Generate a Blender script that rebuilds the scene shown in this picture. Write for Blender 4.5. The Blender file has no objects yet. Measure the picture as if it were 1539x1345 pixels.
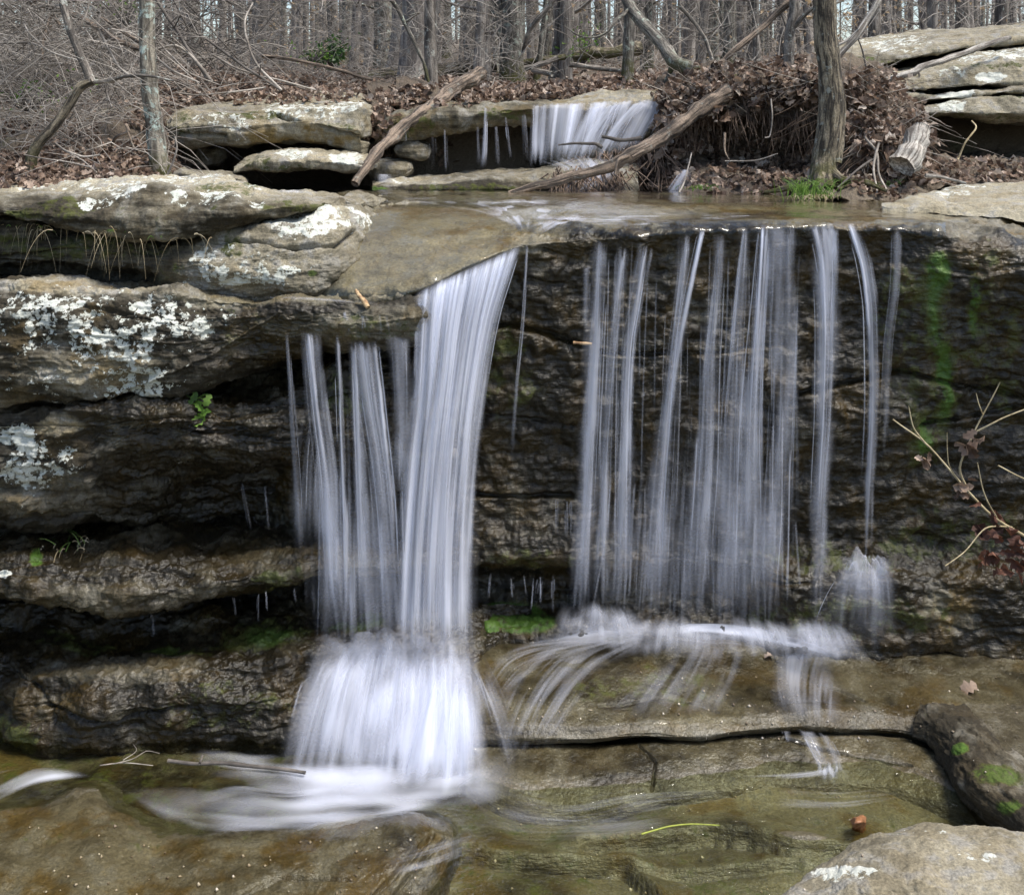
EXPO = 0.85
import bpy, math, random
import numpy as np
from mathutils import Vector
from mathutils.bvhtree import BVHTree

S = bpy.context.scene
COL = S.collection
RND = random.Random(5)
R = np.random.default_rng(11)
# ---- viewing frame used to measure the place: focal length, principal column, eye level, eye height
F, CX, HY, CZ = 1500.0, 769.5, 150.0, 3.3
def P(px, py, d):
    return ((px - CX) / F * d, d, CZ + (HY - py) / F * d)
def Pn(a):
    a = np.asarray(a, float)
    px, py, d = a[..., 0], a[..., 1], a[..., 2]
    return np.stack([(px - CX) / F * d, d, CZ + (HY - py) / F * d], -1)
def proj(V):
    return CX + V[..., 0] / V[..., 1] * F, HY - (V[..., 2] - CZ) / V[..., 1] * F
def dz(py, z):
    return (CZ - z) * F / (py - HY)

# ------------------------------------------------------------------ noise
_r = np.random.default_rng(3)
PERM = np.tile(_r.permutation(256), 3)
GR = _r.normal(size=(256, 3)); GR /= np.linalg.norm(GR, axis=1)[:, None]
def pn(p):
    i = np.floor(p).astype(np.int64); f = p - i; i &= 255
    w = f * f * f * (f * (f * 6 - 15) + 10)
    out = 0
    for a in (0, 1):
        wx = w[:, 0] if a else 1 - w[:, 0]
        ha = PERM[(i[:, 0] + a) & 255]
        for b in (0, 1):
            wy = w[:, 1] if b else 1 - w[:, 1]
            hb = PERM[ha + ((i[:, 1] + b) & 255)]
            for c in (0, 1):
                wz = w[:, 2] if c else 1 - w[:, 2]
                g = GR[PERM[hb + ((i[:, 2] + c) & 255)]]
                out = out + wx * wy * wz * (g[:, 0] * (f[:, 0] - a) + g[:, 1] * (f[:, 1] - b) + g[:, 2] * (f[:, 2] - c))
    return out * 1.5
def fbm(p, f=1.0, o=4, gain=.5, seed=0.0, ridged=False):
    p = np.asarray(p, float).reshape(-1, 3) * np.asarray(f) + seed * 17.31
    s, a = 0, 1.0
    for k in range(o):
        n = pn(p)
        if ridged: n = 1 - 2 * np.abs(n)
        s = s + a * n
        a *= gain; p = p * 2.03 + 5.7
    return s
def sstep(a, b, x):
    t = np.clip((x - a) / (b - a), 0, 1); return t * t * (3 - 2 * t)

# ------------------------------------------------------------------ mesh helpers
def tag(o, label=None, cat=None, group=None, kind=None):
    if label: o['label'] = label
    if cat: o['category'] = cat
    if group: o['group'] = group
    if kind: o['kind'] = kind
    return o
def make(name, V, faces, mat, attrs=None, parent=None, smooth=True, origin='base', uv=None):
    """V (n,3); faces (m,4) or (m,3) int array -> ONE mesh object, origin at its base"""
    V = np.asarray(V, float); faces = np.asarray(faces)
    loc = np.zeros(3)
    if origin == 'base' and parent is None:
        mn, mx = V.min(0), V.max(0)
        loc = np.array([(mn[0] + mx[0]) / 2, (mn[1] + mx[1]) / 2, mn[2]])
    if parent is not None: loc = np.array(parent.get('_o', (0, 0, 0)))
    me = bpy.data.meshes.new(name)
    n, k = faces.shape
    me.vertices.add(len(V)); me.vertices.foreach_set('co', (V - loc).astype(np.float32).ravel())
    me.loops.add(n * k); me.loops.foreach_set('vertex_index', faces.astype(np.int32).ravel())
    me.polygons.add(n)
    me.polygons.foreach_set('loop_start', np.arange(0, n * k, k, dtype=np.int32))
    me.polygons.foreach_set('loop_total', np.full(n, k, np.int32))
    me.polygons.foreach_set('use_smooth', np.full(n, smooth))
    for an, av in (attrs or {}).items():
        at = me.attributes.new(an, 'FLOAT', 'POINT'); at.data.foreach_set('value', np.asarray(av, np.float32).ravel())
    if uv is not None and np.shape(uv)[1] == 3:
        at = me.attributes.new('grain', 'FLOAT_VECTOR', 'POINT'); at.data.foreach_set('vector', np.asarray(uv, np.float32).ravel())
    elif uv is not None:
        ul = me.uv_layers.new(name='UVMap'); ul.data.foreach_set('uv', np.asarray(uv, np.float32)[faces.ravel()].ravel())
    me.update(); me.validate()
    me.materials.append(mat)
    o = bpy.data.objects.new(name, me); COL.objects.link(o)
    if parent is None: o.location = loc
    else: o.parent = parent
    return o
def empty(name, loc):
    o = bpy.data.objects.new(name, None); COL.objects.link(o); o.location = loc
    o.empty_display_size = .1; o['_o'] = list(loc)
    return o
def gridfaces(nr, nc, base=0, flip=False):
    a = np.arange(nr * nc).reshape(nr, nc) + base
    f = np.stack([a[:-1, :-1], a[:-1, 1:], a[1:, 1:], a[1:, :-1]], -1).reshape(-1, 4)
    return f[:, ::-1] if flip else f

def cubic(xs, Y, xq):
    """monotone-ish cubic through stations; Y (S,...)"""
    xs = np.asarray(xs, float); Y = np.asarray(Y, float)
    h = np.diff(xs); sh = (-1,) + (1,) * (Y.ndim - 1)
    d = np.diff(Y, axis=0) / h.reshape(sh)
    m = np.zeros_like(Y); m[0] = d[0]; m[-1] = d[-1]
    if len(xs) > 2:
        a, b = d[:-1], d[1:]
        m[1:-1] = np.where(a * b > 0, 2 * a * b / (a + b + 1e-12 * np.sign(a + b) + 1e-30), 0)
    i = np.clip(np.searchsorted(xs, xq, side='right') - 1, 0, len(xs) - 2)
    t = ((xq - xs[i]) / h[i]).reshape(sh); hh = h[i].reshape(sh)
    t2, t3 = t * t, t * t * t
    return (2*t3 - 3*t2 + 1) * Y[i] + (t3 - 2*t2 + t) * hh * m[i] + (-2*t3 + 3*t2) * Y[i+1] + (t3 - t2) * hh * m[i+1]
def blur(A, sig, axis):
    if sig <= 0: return A
    r = int(sig * 3) + 1; k = np.exp(-.5 * (np.arange(-r, r + 1) / sig) ** 2); k /= k.sum()
    pad = [(0, 0)] * A.ndim; pad[axis] = (r, r)
    B = np.pad(A, pad, mode='reflect', reflect_type='odd')
    n = A.shape[axis]; out = 0
    for j, kk in enumerate(k):
        sl = [slice(None)] * A.ndim; sl[axis] = slice(j, j + n); out = out + kk * B[tuple(sl)]
    return out
def normals(G):
    du = np.gradient(G, axis=1); dv = np.gradient(G, axis=0)
    n = np.cross(du, dv); return n / (np.linalg.norm(n, axis=-1, keepdims=True) + 1e-9)

BV = {}; GRID = {}
def loft(name, stations, mat, res=2.2, sv=3.0, su=0, big=(1.2, .05), mid=(6, .018), fine=(22, .006), strata=(0, 0), cracks=(),
         base=None, paint=(), seed=0.0, shape=None, bvh=True, parent=None, lump=None, calm=(), chip=.0, wide=True):
    """stations: each a list of (px,py,d) measured points; skin a rock surface over them and weather it"""
    if wide:                                                  # carry the outermost section on, well past the edge of the view
        st_ = [list(s) for s in stations]
        if st_[0][0][0] < 0: st_ = [[(x - 900, y, d) for x, y, d in st_[0]]] + st_
        if st_[-1][0][0] > 1539: st_ = st_ + [[(x + 900, y, d) for x, y, d in st_[-1]]]
        stations = st_
    A = np.array(stations, float); W = Pn(A)
    pxd = np.linalg.norm(np.diff(A[:, :, :2], axis=0), axis=-1).max(1)
    mx = A[:, 0, 0]; outside = (np.maximum(mx[1:], mx[:-1]) < -20) | (np.minimum(mx[1:], mx[:-1]) > 1550)
    us = np.concatenate([[0], np.cumsum(np.maximum(pxd, 4) * np.where(outside, .22, 1))])
    nu = max(6, int(us[-1] / res))
    U = cubic(us, W, np.linspace(0, us[-1], nu))            # (nu,K,3)
    seg = np.linalg.norm(np.diff(A[:, :, :2], axis=1), axis=-1).max(0)
    wseg = np.linalg.norm(np.diff(W, axis=1), axis=-1).max(0)
    rows = []
    for k in range(W.shape[1] - 1):
        n = max(3, int(max(seg[k] / res, wseg[k] / .05)))
        for j in range(n): rows.append((k, j / n))
    rows.append((W.shape[1] - 2, 1.0))
    ks = np.array([r[0] for r in rows]); ts = np.array([r[1] for r in rows])[:, None, None]
    UT = U.transpose(1, 0, 2)
    G = UT[ks] * (1 - ts) + UT[ks + 1] * ts                   # (nv,nu,3)
    G = blur(G, sv, 0)
    if su: G = blur(G, su, 1)
    N = normals(G)
    cam = np.array([0, 0, CZ])
    if np.mean(np.sum(N * (cam - G), -1)) < 0: N = -N; flip = True
    else: flip = False
    p = G.reshape(-1, 3)
    D = big[1] * fbm(p, big[0], 3, seed=seed + 1) + mid[1] * fbm(p, mid[0], 3, seed=seed + 2) + fine[1] * fbm(p, fine[0], 3, .6, seed=seed + 3)
    if lump: D = D + lump[1] * (np.abs(fbm(p, lump[0], 2, seed=seed + 6)) * 2 - .5)
    if chip:
        cc = fbm(p, (2.6, 2.6, 6.5), 4, .55, seed=seed + 31) * 4.5; fl = np.floor(cc)
        D = D + chip * (fl + sstep(.40, .60, cc - fl)) / 2.2
    if strata[1]:
        t = p[:, 2] * strata[0] + .9 * fbm(p, (.7, .7, .5), 3, seed=seed + 4) + p[:, 0] * strata[0] * .035
        i = np.floor(t); f = t - i
        def lay(ii): return pn(np.stack([p[:, 0] * .9 + ii * 3.7, ii * 11.3 + .5 + seed, p[:, 1] * .5], -1)) + .5 * pn(np.stack([p[:, 0] * 3.1 + ii * 1.7, ii * 7.3 + .5, p[:, 1]], -1))
        s = sstep(.8, 1.0, f)
        D = D + strata[1] * (lay(i) * (1 - s) + lay(i + 1) * s) - strata[1] * .45 * np.exp(-((f - .93) / .07) ** 2) * sstep(-.1, .5, fbm(p, (1.3, 1.3, 2.5), 3, seed=seed + 21))
    qx, qy = proj(p)
    if cracks: cn0, cn1 = fbm(p, 5, 2, seed=seed + 9), fbm(p, 4, 2, seed=seed + 8)
    for poly, w, dep in cracks:
        w_ = w * (1 + .5 * cn0); best = np.full(len(p), 1e9)
        for (x0, y0), (x1, y1) in zip(poly[:-1], poly[1:]):
            wob = 3.0 * cn1
            L2 = (x1 - x0) ** 2 + (y1 - y0) ** 2
            tt = np.clip(((qx - x0) * (x1 - x0) + (qy + wob - y0) * (y1 - y0)) / L2, 0, 1)
            best = np.minimum(best, np.hypot(qx - x0 - tt * (x1 - x0), qy + wob - y0 - tt * (y1 - y0)))
        D = D - dep * np.exp(-(best / np.maximum(w_, .8)) ** 2)
    for x, y, rx, ry, kf in calm:
        m = 1 - sstep(.75, 1.25, np.hypot((qx - x) / rx, (qy - y) / ry)); D = D * (1 - m * (1 - kf))
    G2 = p + N.reshape(-1, 3) * D[:, None]; GRID[name + str(seed)] = (G2.reshape(G.shape), N, qx.reshape(G.shape[:2]), qy.reshape(G.shape[:2]))
    if shape: G2 = shape(G2, qx, qy)
    nv, nuu = G.shape[:2]
    at = {k: np.full(len(p), v) for k, v in dict(lich=0, moss=0, wet=0, tan=.5, rust=.3).items()}
    for k, v in (base or {}).items(): at[k][:] = v
    nz0, nz1 = fbm(p, 3.5, 3, seed=seed + 12), fbm(p, 4.5, 3, seed=seed + 13)
    for ie, e in enumerate(paint):
        ch, x, y, rx, ry, st = e[:6]; soft = e[6] if len(e) > 6 else .35
        rr = np.hypot((qx - x) / rx, (qy - y) / ry) + .25 * (nz0 * math.cos(ie * 2.4) + nz1 * math.sin(ie * 2.4))
        m = 1 - sstep(1 - soft, 1 + soft, rr)
        at[ch] = at[ch] + (st - at[ch]) * m
    o = make(name, G2, gridfaces(nv, nuu, flip=flip), mat, at, parent=parent)
    if bvh:
        Gs = G2.reshape(nv, nuu, 3)[::3, ::3]
        f = gridfaces(Gs.shape[0], Gs.shape[1])
        BV[o.name] = BVHTree.FromPolygons([tuple(v) for v in Gs.reshape(-1, 3)], f.tolist())
    return o
def hit(px, py, names=None, off=.015):
    dv = Vector(((px - CX) / F, 1.0, (HY - py) / F)); dn = dv.normalized(); best = None
    for k, b in BV.items():
        if names and k not in names: continue
        h = b.ray_cast(Vector((0, 0, CZ)), dn)
        if h[0] is not None and (best is None or h[3] < best[1]): best = (h[0], h[3])
    if best is None: return None
    return np.array(best[0] - dn * off)

# ---- batches of tubes and ribbons
def frames(paths, ref):
    T = np.gradient(paths, axis=1); T /= np.linalg.norm(T, axis=-1, keepdims=True) + 1e-9
    A = np.cross(T, ref); A /= np.linalg.norm(A, axis=-1, keepdims=True) + 1e-9
    B = np.cross(T, A); return T, A, B
def tubes(paths, radii, sides=5, bump=0, bf=8, seed=0, ell=None):
    paths = np.asarray(paths, float); radii = np.asarray(radii, float)
    N, K = paths.shape[:2]
    m = np.mean(np.abs(np.diff(paths, axis=1)), axis=1)
    ref = np.zeros((N, 1, 3)); ref[np.arange(N), 0, np.argmin(m, 1)] = 1
    T, A, B = frames(paths, ref)
    an = np.arange(sides) / sides * 2 * np.pi
    V = paths[:, :, None] + radii[:, :, None, None] * (np.cos(an)[None, None, :, None] * A[:, :, None] + np.sin(an)[None, None, :, None] * B[:, :, None])
    if bump:
        q = V.reshape(-1, 3); nn = (V - paths[:, :, None]).reshape(-1, 3)
        V = (q + nn * (bump * fbm(q, bf, 3, seed=seed))[:, None]).reshape(V.shape)
    idx = np.arange(N * K * sides).reshape(N, K, sides)
    nx = np.roll(idx, -1, 2)
    f = np.stack([idx[:, :-1], nx[:, :-1], nx[:, 1:], idx[:, 1:]], -1).reshape(-1, 4)
    caps = []
    if sides == 4: caps = [idx[:, 0, ::-1], idx[:, -1]]
    elif sides >= 5:                      # fan of quads closing both ends
        for e, rv in ((0, True), (K - 1, False)):
            for j in range(1, sides - 2, 2):
                c = np.stack([idx[:, e, 0], idx[:, e, j], idx[:, e, j + 1], idx[:, e, (j + 2) % sides]], -1)
                caps.append(c[:, ::-1] if not rv else c)
            if sides % 2:                 # odd count leaves one sliver; close with a folded quad
                pass
    if caps: f = np.concatenate([f] + caps)
    al = np.concatenate([[[0]] * N, np.cumsum(np.linalg.norm(np.diff(paths, axis=1), axis=-1), 1)], 1) if K > 1 else np.zeros((N, 1))
    rm = radii.mean(1)[:, None, None]; of = R.random((N, 1, 1)) * 9
    uv = np.stack(np.broadcast_arrays(np.cos(an)[None, None] * rm + of, np.sin(an)[None, None] * rm, al[:, :, None]), -1).reshape(-1, 3)
    return V.reshape(-1, 3), f, uv
def respline(pts, K):
    pts = np.asarray(pts, float)
    s = np.concatenate([[0], np.cumsum(np.linalg.norm(np.diff(pts, axis=0), axis=1) + 1e-6)])
    return cubic(s, pts, np.linspace(0, s[-1], K))
def limb(pts, r0, r1, K=24, sides=8, bump=.25, bf=9, wob=0.0, seed=0, power=1.0):
    """one tapered branch through world points"""
    c = respline(pts, K)
    if wob: c = c + wob * np.stack([fbm(c, 2.2, 2, seed=seed + j) for j in range(3)], -1)
    t = np.linspace(0, 1, K) ** power
    return tubes(c[None], (r0 + (r1 - r0) * t)[None], sides, bump, bf, seed)
def merge(parts):
    V, Fs, U, b = [], [], [], 0
    for v, f, u in parts:
        V.append(v); Fs.append(f + b); U.append(u); b += len(v)
    return np.concatenate(V), np.concatenate(Fs), np.concatenate(U)
def ribbons(paths, width, alpha, facing, yaw=None):
    """soft-edged strands of falling water: three columns each, thin at the edges"""
    N, K = paths.shape[:2]
    fc = np.broadcast_to(np.asarray(facing, float), (N, 1, 3)).copy()
    if yaw is not None:
        c, s = np.cos(yaw)[:, None], np.sin(yaw)[:, None]
        x, y = fc[..., 0].copy(), fc[..., 1].copy()
        fc[..., 0] = x * c - y * s; fc[..., 1] = x * s + y * c
    T, A, B = frames(paths, fc)
    w = width[:, :, None] / 2
    bul = fc / np.linalg.norm(fc, axis=-1, keepdims=True)
    V = np.stack([paths - A * w - bul * w * .25, paths, paths + A * w - bul * w * .25], 2)
    a = np.stack([alpha * 0, alpha, alpha * 0], 2)
    idx = np.arange(N * K * 3).reshape(N, K, 3)
    f = np.stack([idx[:, :-1, :-1], idx[:, :-1, 1:], idx[:, 1:, 1:], idx[:, 1:, :-1]], -1).reshape(-1, 4)
    r = np.broadcast_to(R.random((N, 1, 1)) * 50, a.shape)
    al = np.concatenate([[[0]] * N, np.cumsum(np.linalg.norm(np.diff(paths, axis=1), axis=-1), 1)], 1)
    uv = np.stack([r + np.array([0, .5, 1])[None, None] * .3, np.broadcast_to(al[:, :, None], a.shape)], -1)
    return V.reshape(-1, 3), f, uv.reshape(-1, 2), a.ravel()
def rmerge(parts):
    V, Fs, U, Aa, b = [], [], [], [], 0
    for v, f, u, a in parts:
        V.append(v); Fs.append(f + b); U.append(u); Aa.append(a); b += len(v)
    return np.concatenate(V), np.concatenate(Fs), np.concatenate(U), np.concatenate(Aa)

# ------------------------------------------------------------------ materials
def newmat(name):
    m = bpy.data.materials.new(name); m.use_nodes = True
    nt = m.node_tree; nt.nodes.clear(); return m, nt
class N_:
    def __init__(s, nt): s.nt = nt; s.out = nt.nodes.new('ShaderNodeOutputMaterial')
    def n(s, t, **kw):
        nd = s.nt.nodes.new('ShaderNode' + t)
        for k, v in kw.items():
            if k.startswith('_'): setattr(nd, k[1:], v)
        for k, v in kw.items():
            if k.startswith('_'): continue
            key = int(k[1:]) if k[0] == 'i' and k[1:].isdigit() else k.replace('__', ' ')
            s.put(nd.inputs[key], v)
        return nd
    def put(s, inp, v):
        if hasattr(v, 'is_output'): s.nt.links.new(v, inp)
        elif isinstance(v, (tuple, list)) and inp.type == 'RGBA' and len(v) == 3: inp.default_value = (*v, 1)
        else: inp.default_value = v
    def math(s, op, a, b=0.0, c=None, clamp=False):
        nd = s.n('Math', _operation=op, _use_clamp=clamp, i0=a, i1=b)
        if c is not None: s.put(nd.inputs[2], c)
        return nd.outputs[0]
    def mix(s, f, a, b, bt='MIX'):
        nd = s.nt.nodes.new('ShaderNodeMix'); nd.data_type = 'RGBA'; nd.blend_type = bt
        s.put(nd.inputs[0], f); s.put(nd.inputs[6], a); s.put(nd.inputs[7], b); return nd.outputs[2]
    def attr(s, n): return s.n('Attribute', _attribute_name=n).outputs['Fac']
    def noise(s, vec, sc, det=4, ro=.55, dist=0): 
        return s.n('TexNoise', Vector=vec, Scale=sc, Detail=det, Roughness=ro, Distortion=dist).outputs['Fac']
    def scale(s, vec, x, y, z): return s.n('Mapping', Vector=vec, Scale=(x, y, z)).outputs[0]
    def step(s, a, b, x): return s.n('MapRange', _interpolation_type='SMOOTHSTEP', Value=x, i1=a, i2=b).outputs[0]
    def obj(s): return s.n('TexCoord').outputs['Object']
    def uv(s): return s.n('TexCoord').outputs['UV']
    def fin(s, sh): s.nt.links.new(sh, s.out.inputs[0])

def rock_mat():
    m, nt = newmat('sandstone'); k = N_(nt); co = k.obj()
    lich, moss, wet, tan, rust = [k.attr(a) for a in ('lich', 'moss', 'wet', 'tan', 'rust')]
    big = k.noise(co, 2.0, 4, .6); med = k.noise(co, 8, 4, .65); fin = k.noise(co, 80, 4, .75)
    st = k.noise(k.scale(co, 1.2, 1.2, 18), 1.8, 3, .6)
    t = k.math('ADD', tan, k.math('MULTIPLY', k.math('SUBTRACT', big, .5), 1.0))
    t = k.math('ADD', t, k.math('MULTIPLY', k.math('SUBTRACT', st, .5), .8))
    t = k.math('ADD', t, k.math('MULTIPLY', k.math('SUBTRACT', med, .5), .7), clamp=True)
    c = k.mix(t, (.026, .021, .012), (.33, .295, .21))
    c = k.mix(k.math('MULTIPLY', k.step(.48, .62, med), k.math('MINIMUM', t, .7)), c, (.22, .215, .20))
    rm = k.math('MULTIPLY', rust, k.step(.47, .62, k.noise(co, 3.6, 3, .65)))
    c = k.mix(k.math('MULTIPLY', rm, .75), c, k.mix(t, (.060, .040, .012), (.21, .145, .05)))
    slick = k.math('MULTIPLY', k.math('SUBTRACT', wet, 1.0), 2.0, clamp=True)
    c = k.mix(k.math('SUBTRACT', 1.0, k.math('MULTIPLY', slick, .72)), c, k.mix(1.0, c, k.n('MapRange', Value=fin, i1=.25, i2=.75, i3=.42, i4=1.55).outputs[0], 'MULTIPLY'))
    wn = k.math('MULTIPLY', k.math('MINIMUM', wet, 1.0), k.n('MapRange', Value=med, i1=.3, i2=.6, i3=.7, i4=1.0).outputs[0])
    c = k.mix(wn, c, k.mix(1.0, c, (.56, .54, .47), 'MULTIPLY'))
    # moss
    mf = k.noise(co, 26, 3, .7)
    mn = k.math('ADD', k.math('MULTIPLY', med, .6), k.math('MULTIPLY', mf, .4)); mt = k.math('SUBTRACT', .74, k.math('MULTIPLY', k.math('MINIMUM', moss, .94), .34))
    mm = k.math('MULTIPLY', k.step(k.math('SUBTRACT', mt, .05), k.math('ADD', mt, .09), mn), k.step(.02, .1, moss))
    mc = k.mix(fin, (.012, .015, .004), (.10, .11, .022))
    mc = k.mix(k.step(.82, 1.0, moss), mc, k.mix(fin, (.008, .022, .004), (.11, .22, .026)))
    c = k.mix(k.math('MULTIPLY', mm, .9), c, mc)
    # lichen: crusty pale rosettes with crisp crumbly edges
    lb = k.noise(co, 17, 5, .72); lo_ = k.noise(co, 4.5, 2)
    ln = k.math('ADD', k.math('MULTIPLY', k.math('SUBTRACT', lb, .5), 1.5), k.math('MULTIPLY', k.math('SUBTRACT', lo_, .5), .7))
    lt = k.math('MULTIPLY', k.math('SUBTRACT', 1.0, lich), .42)
    lm = k.math('MULTIPLY', k.step(lt, k.math('ADD', lt, .05), ln), k.step(.03, .1, lich))
    vo = k.n('TexVoronoi', Vector=k.n('VectorMath', _operation='ADD', i0=co, i1=k.n('VectorMath', _operation='SCALE', i0=k.n('TexNoise', Vector=co, Scale=30., Detail=2.).outputs['Color'], Scale=.045).outputs[0]).outputs[0], Scale=21.0, Randomness=1.0)
    sr = k.math('MULTIPLY', k.math('SUBTRACT', k.n('SeparateColor', Color=vo.outputs['Color']).outputs[0], k.math('SUBTRACT', 1.0, k.math('MULTIPLY', lich, .45))), 1.0)
    lm2 = k.math('MULTIPLY', k.step(0, .06, k.math('SUBTRACT', k.math('MINIMUM', sr, .42), vo.outputs['Distance'])), k.step(.05, .2, lich))
    lm = k.math('MAXIMUM', lm, lm2)
    lc = k.mix(lo_, (.36, .39, .32), (.66, .66, .61))
    lc = k.mix(1.0, lc, k.n('MapRange', Value=fin, i1=.25, i2=.7, i3=.72, i4=1.1).outputs[0], 'MULTIPLY')
    c = k.mix(k.math('MULTIPLY', lm, .95), c, lc)
    ro = k.math('SUBTRACT', k.math('SUBTRACT', .88, k.math('MULTIPLY', wn, .62)), k.math('MULTIPLY', slick, .11))
    ro = k.math('ADD', ro, k.math('MULTIPLY', k.math('MAXIMUM', lm, k.math('MULTIPLY', mm, .6)), .4), clamp=True)
    h = k.math('ADD', k.math('MULTIPLY', k.noise(co, 34, 4, .65), .6), k.math('MULTIPLY', k.noise(k.scale(co, 1, 1, 5), 15, 3, .6), .5))
    bp = k.n('Bump', Strength=k.math('SUBTRACT', .8, k.math('MULTIPLY', slick, .62)), Distance=.02, Height=h).outputs[0]
    b = k.n('BsdfPrincipled', Base__Color=c, Roughness=ro, Normal=bp)
    b.inputs['Specular IOR Level'].default_value = .36
    k.fin(b.outputs[0]); return m
def bark_mat(name, c0, c1, lichen=.3, mossh=.0, ridge=1.0, lichc=(.42, .45, .40), fs=34, al=4.0):
    m, nt = newmat(name); k = N_(nt); co = k.obj(); gr = k.n('Attribute', _attribute_name='grain').outputs['Vector']
    rd = k.n('TexNoise', Vector=k.scale(gr, fs, fs, al), Scale=1.0, Detail=4., Roughness=.65, Distortion=.5).outputs['Fac']; f = k.noise(co, 60, 3, .65)
    lo = k.noise(gr, 4, 3)
    c = k.mix(k.step(.40, .62, rd), c0, c1)
    c = k.mix(1.0, c, k.n('MapRange', Value=lo, i1=.3, i2=.7, i3=.65, i4=1.3).outputs[0], 'MULTIPLY')
    c = k.mix(1.0, c, k.n('MapRange', Value=f, i1=.3, i2=.7, i3=.65, i4=1.3).outputs[0], 'MULTIPLY')
    if lichen:
        lm = k.step(.60 - .1 * lichen, .63, k.noise(co, 11, 5, .72))
        c = k.mix(k.math('MULTIPLY', lm, min(1, lichen * 1.6)), c, lichc)
    if mossh:
        z = k.n('SeparateXYZ', Vector=co).outputs[2]
        mm = k.math('MULTIPLY', k.step(mossh, mossh * .3, z), k.step(.38, .55, k.noise(co, 12, 4)))
        c = k.mix(mm, c, k.mix(f, (.025, .025, .006), (.085, .08, .018)))
    bp = k.n('Bump', Strength=.9, Distance=.022 * ridge, Height=k.math('ADD', rd, k.math('MULTIPLY', f, .25))).outputs[0]
    k.fin(k.n('BsdfPrincipled', Base__Color=c, Roughness=.9, Normal=bp).outputs[0]); return m
def twig_mat(name, c0, c1, sc=3.0):
    m, nt = newmat(name); k = N_(nt); co = k.obj()
    c = k.mix(k.step(.35, .65, k.noise(co, sc, 3)), c0, c1)
    c = k.mix(1.0, c, k.n('MapRange', Value=k.noise(co, 50, 3), i1=.3, i2=.7, i3=.7, i4=1.25).outputs[0], 'MULTIPLY')
    k.fin(k.n('BsdfPrincipled', Base__Color=c, Roughness=.85).outputs[0]); return m
def leaf_mat(name, cols, tr=.25, ro=.7):
    m, nt = newmat(name); k = N_(nt)
    rp = k.n('ValToRGB', Fac=k.attr('rnd')); e = rp.color_ramp.elements
    while len(e) < len(cols): e.new(.5)
    for i, c in enumerate(cols): e[i].position = i / max(1, len(cols) - 1); e[i].color = (*c, 1)
    c = k.mix(1.0, rp.outputs[0], k.n('MapRange', Value=k.noise(k.obj(), 40, 3), i1=.3, i2=.7, i3=.75, i4=1.2).outputs[0], 'MULTIPLY')
    b = k.n('BsdfPrincipled', Base__Color=c, Roughness=ro).outputs[0]
    t = k.n('BsdfTranslucent', Color=c).outputs[0]
    k.fin(k.n('MixShader', i0=tr, i1=b, i2=t).outputs[0]); return m
def silk_mat(name, lo=.45, hi=1.25, us=9, vs=.8, col=(.83, .86, .965)):
    """aerated water: white, partly see-through, streaked along the flow"""
    m, nt = newmat(name); k = N_(nt); a = k.attr('a')
    d = k.n('BsdfDiffuse', Color=col).outputs[0]; t = k.n('BsdfTranslucent', Color=col).outputs[0]
    w = k.n('MixShader', i0=.4, i1=d, i2=t).outputs[0]
    k.fin(k.n('MixShader', i0=a, i1=k.n('BsdfTransparent').outputs[0], i2=w).outputs[0]); return m
def clear_water_mat(name, tint=(.80, .83, .72), sc=(1, 1, 1), strength=.35, wsc=9):
    m, nt = newmat(name); k = N_(nt); co = k.obj()
    v = k.scale(co, *sc)
    h = k.math('ADD', k.noise(v, wsc, 4, .55, .6), k.math('MULTIPLY', k.noise(v, wsc * 3.3, 3, .5, .4), .35))
    bp = k.n('Bump', Strength=strength, Distance=.035, Height=h).outputs[0]
    fr = k.n('Fresnel', IOR=1.33, Normal=bp).outputs[0]
    g = k.n('BsdfGlossy', Color=(1, 1, 1), Roughness=.06, Normal=bp).outputs[0]
    t = k.n('BsdfTransparent', Color=tint).outputs[0]
    k.fin(k.n('MixShader', i0=k.math('MULTIPLY', fr, 1.3, clamp=True), i1=t, i2=g).outputs[0]); return m
def litter_mat():
    m, nt = newmat('leaf_litter_soil'); k = N_(nt); co = k.obj()
    n1 = k.noise(co, .7, 4); n2 = k.noise(co, 14, 6, .7); n3 = k.noise(co, 45, 3, .6)
    c = k.mix(n2, (.035, .027, .020), (.17, .13, .092))
    c = k.mix(k.step(.45, .65, n1), c, k.mix(n3, (.07, .055, .038), (.22, .175, .12)))
    c = k.mix(k.math('MULTIPLY', k.step(.62, .72, k.noise(co, 1.3, 4)), .35), c, (.07, .085, .03))
    bp = k.n('Bump', Strength=.9, Distance=.05, Height=k.math('ADD', n2, k.math('MULTIPLY', n3, .5))).outputs[0]
    k.fin(k.n('BsdfPrincipled', Base__Color=c, Roughness=.95, Normal=bp).outputs[0]); return m
ROCK = rock_mat()
SOIL = litter_mat()
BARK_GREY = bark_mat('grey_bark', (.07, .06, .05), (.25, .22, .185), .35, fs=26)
BARK_PALE = bark_mat('pale_lichened_bark', (.10, .085, .065), (.30, .27, .21), .8, .28, lichc=(.42, .50, .44))
BARK_BROWN = bark_mat('furrowed_brown_bark', (.035, .028, .020), (.27, .225, .155), .3, .36, 1.8, fs=42, al=5)
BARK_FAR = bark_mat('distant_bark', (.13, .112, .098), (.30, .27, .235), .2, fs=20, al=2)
BARK_MOSS = bark_mat('mossy_grey_bark', (.06, .052, .042), (.22, .20, .165), .5, .5, lichc=(.33, .37, .30))
WOOD = bark_mat('weathered_wood', (.045, .034, .025), (.27, .205, .15), .15, 0, 1.3, fs=34, al=2.4)
WOOD_GREY = bark_mat('silver_grey_wood', (.14, .12, .10), (.44, .41, .36), .15, 0, .6, fs=45, al=3)
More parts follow.
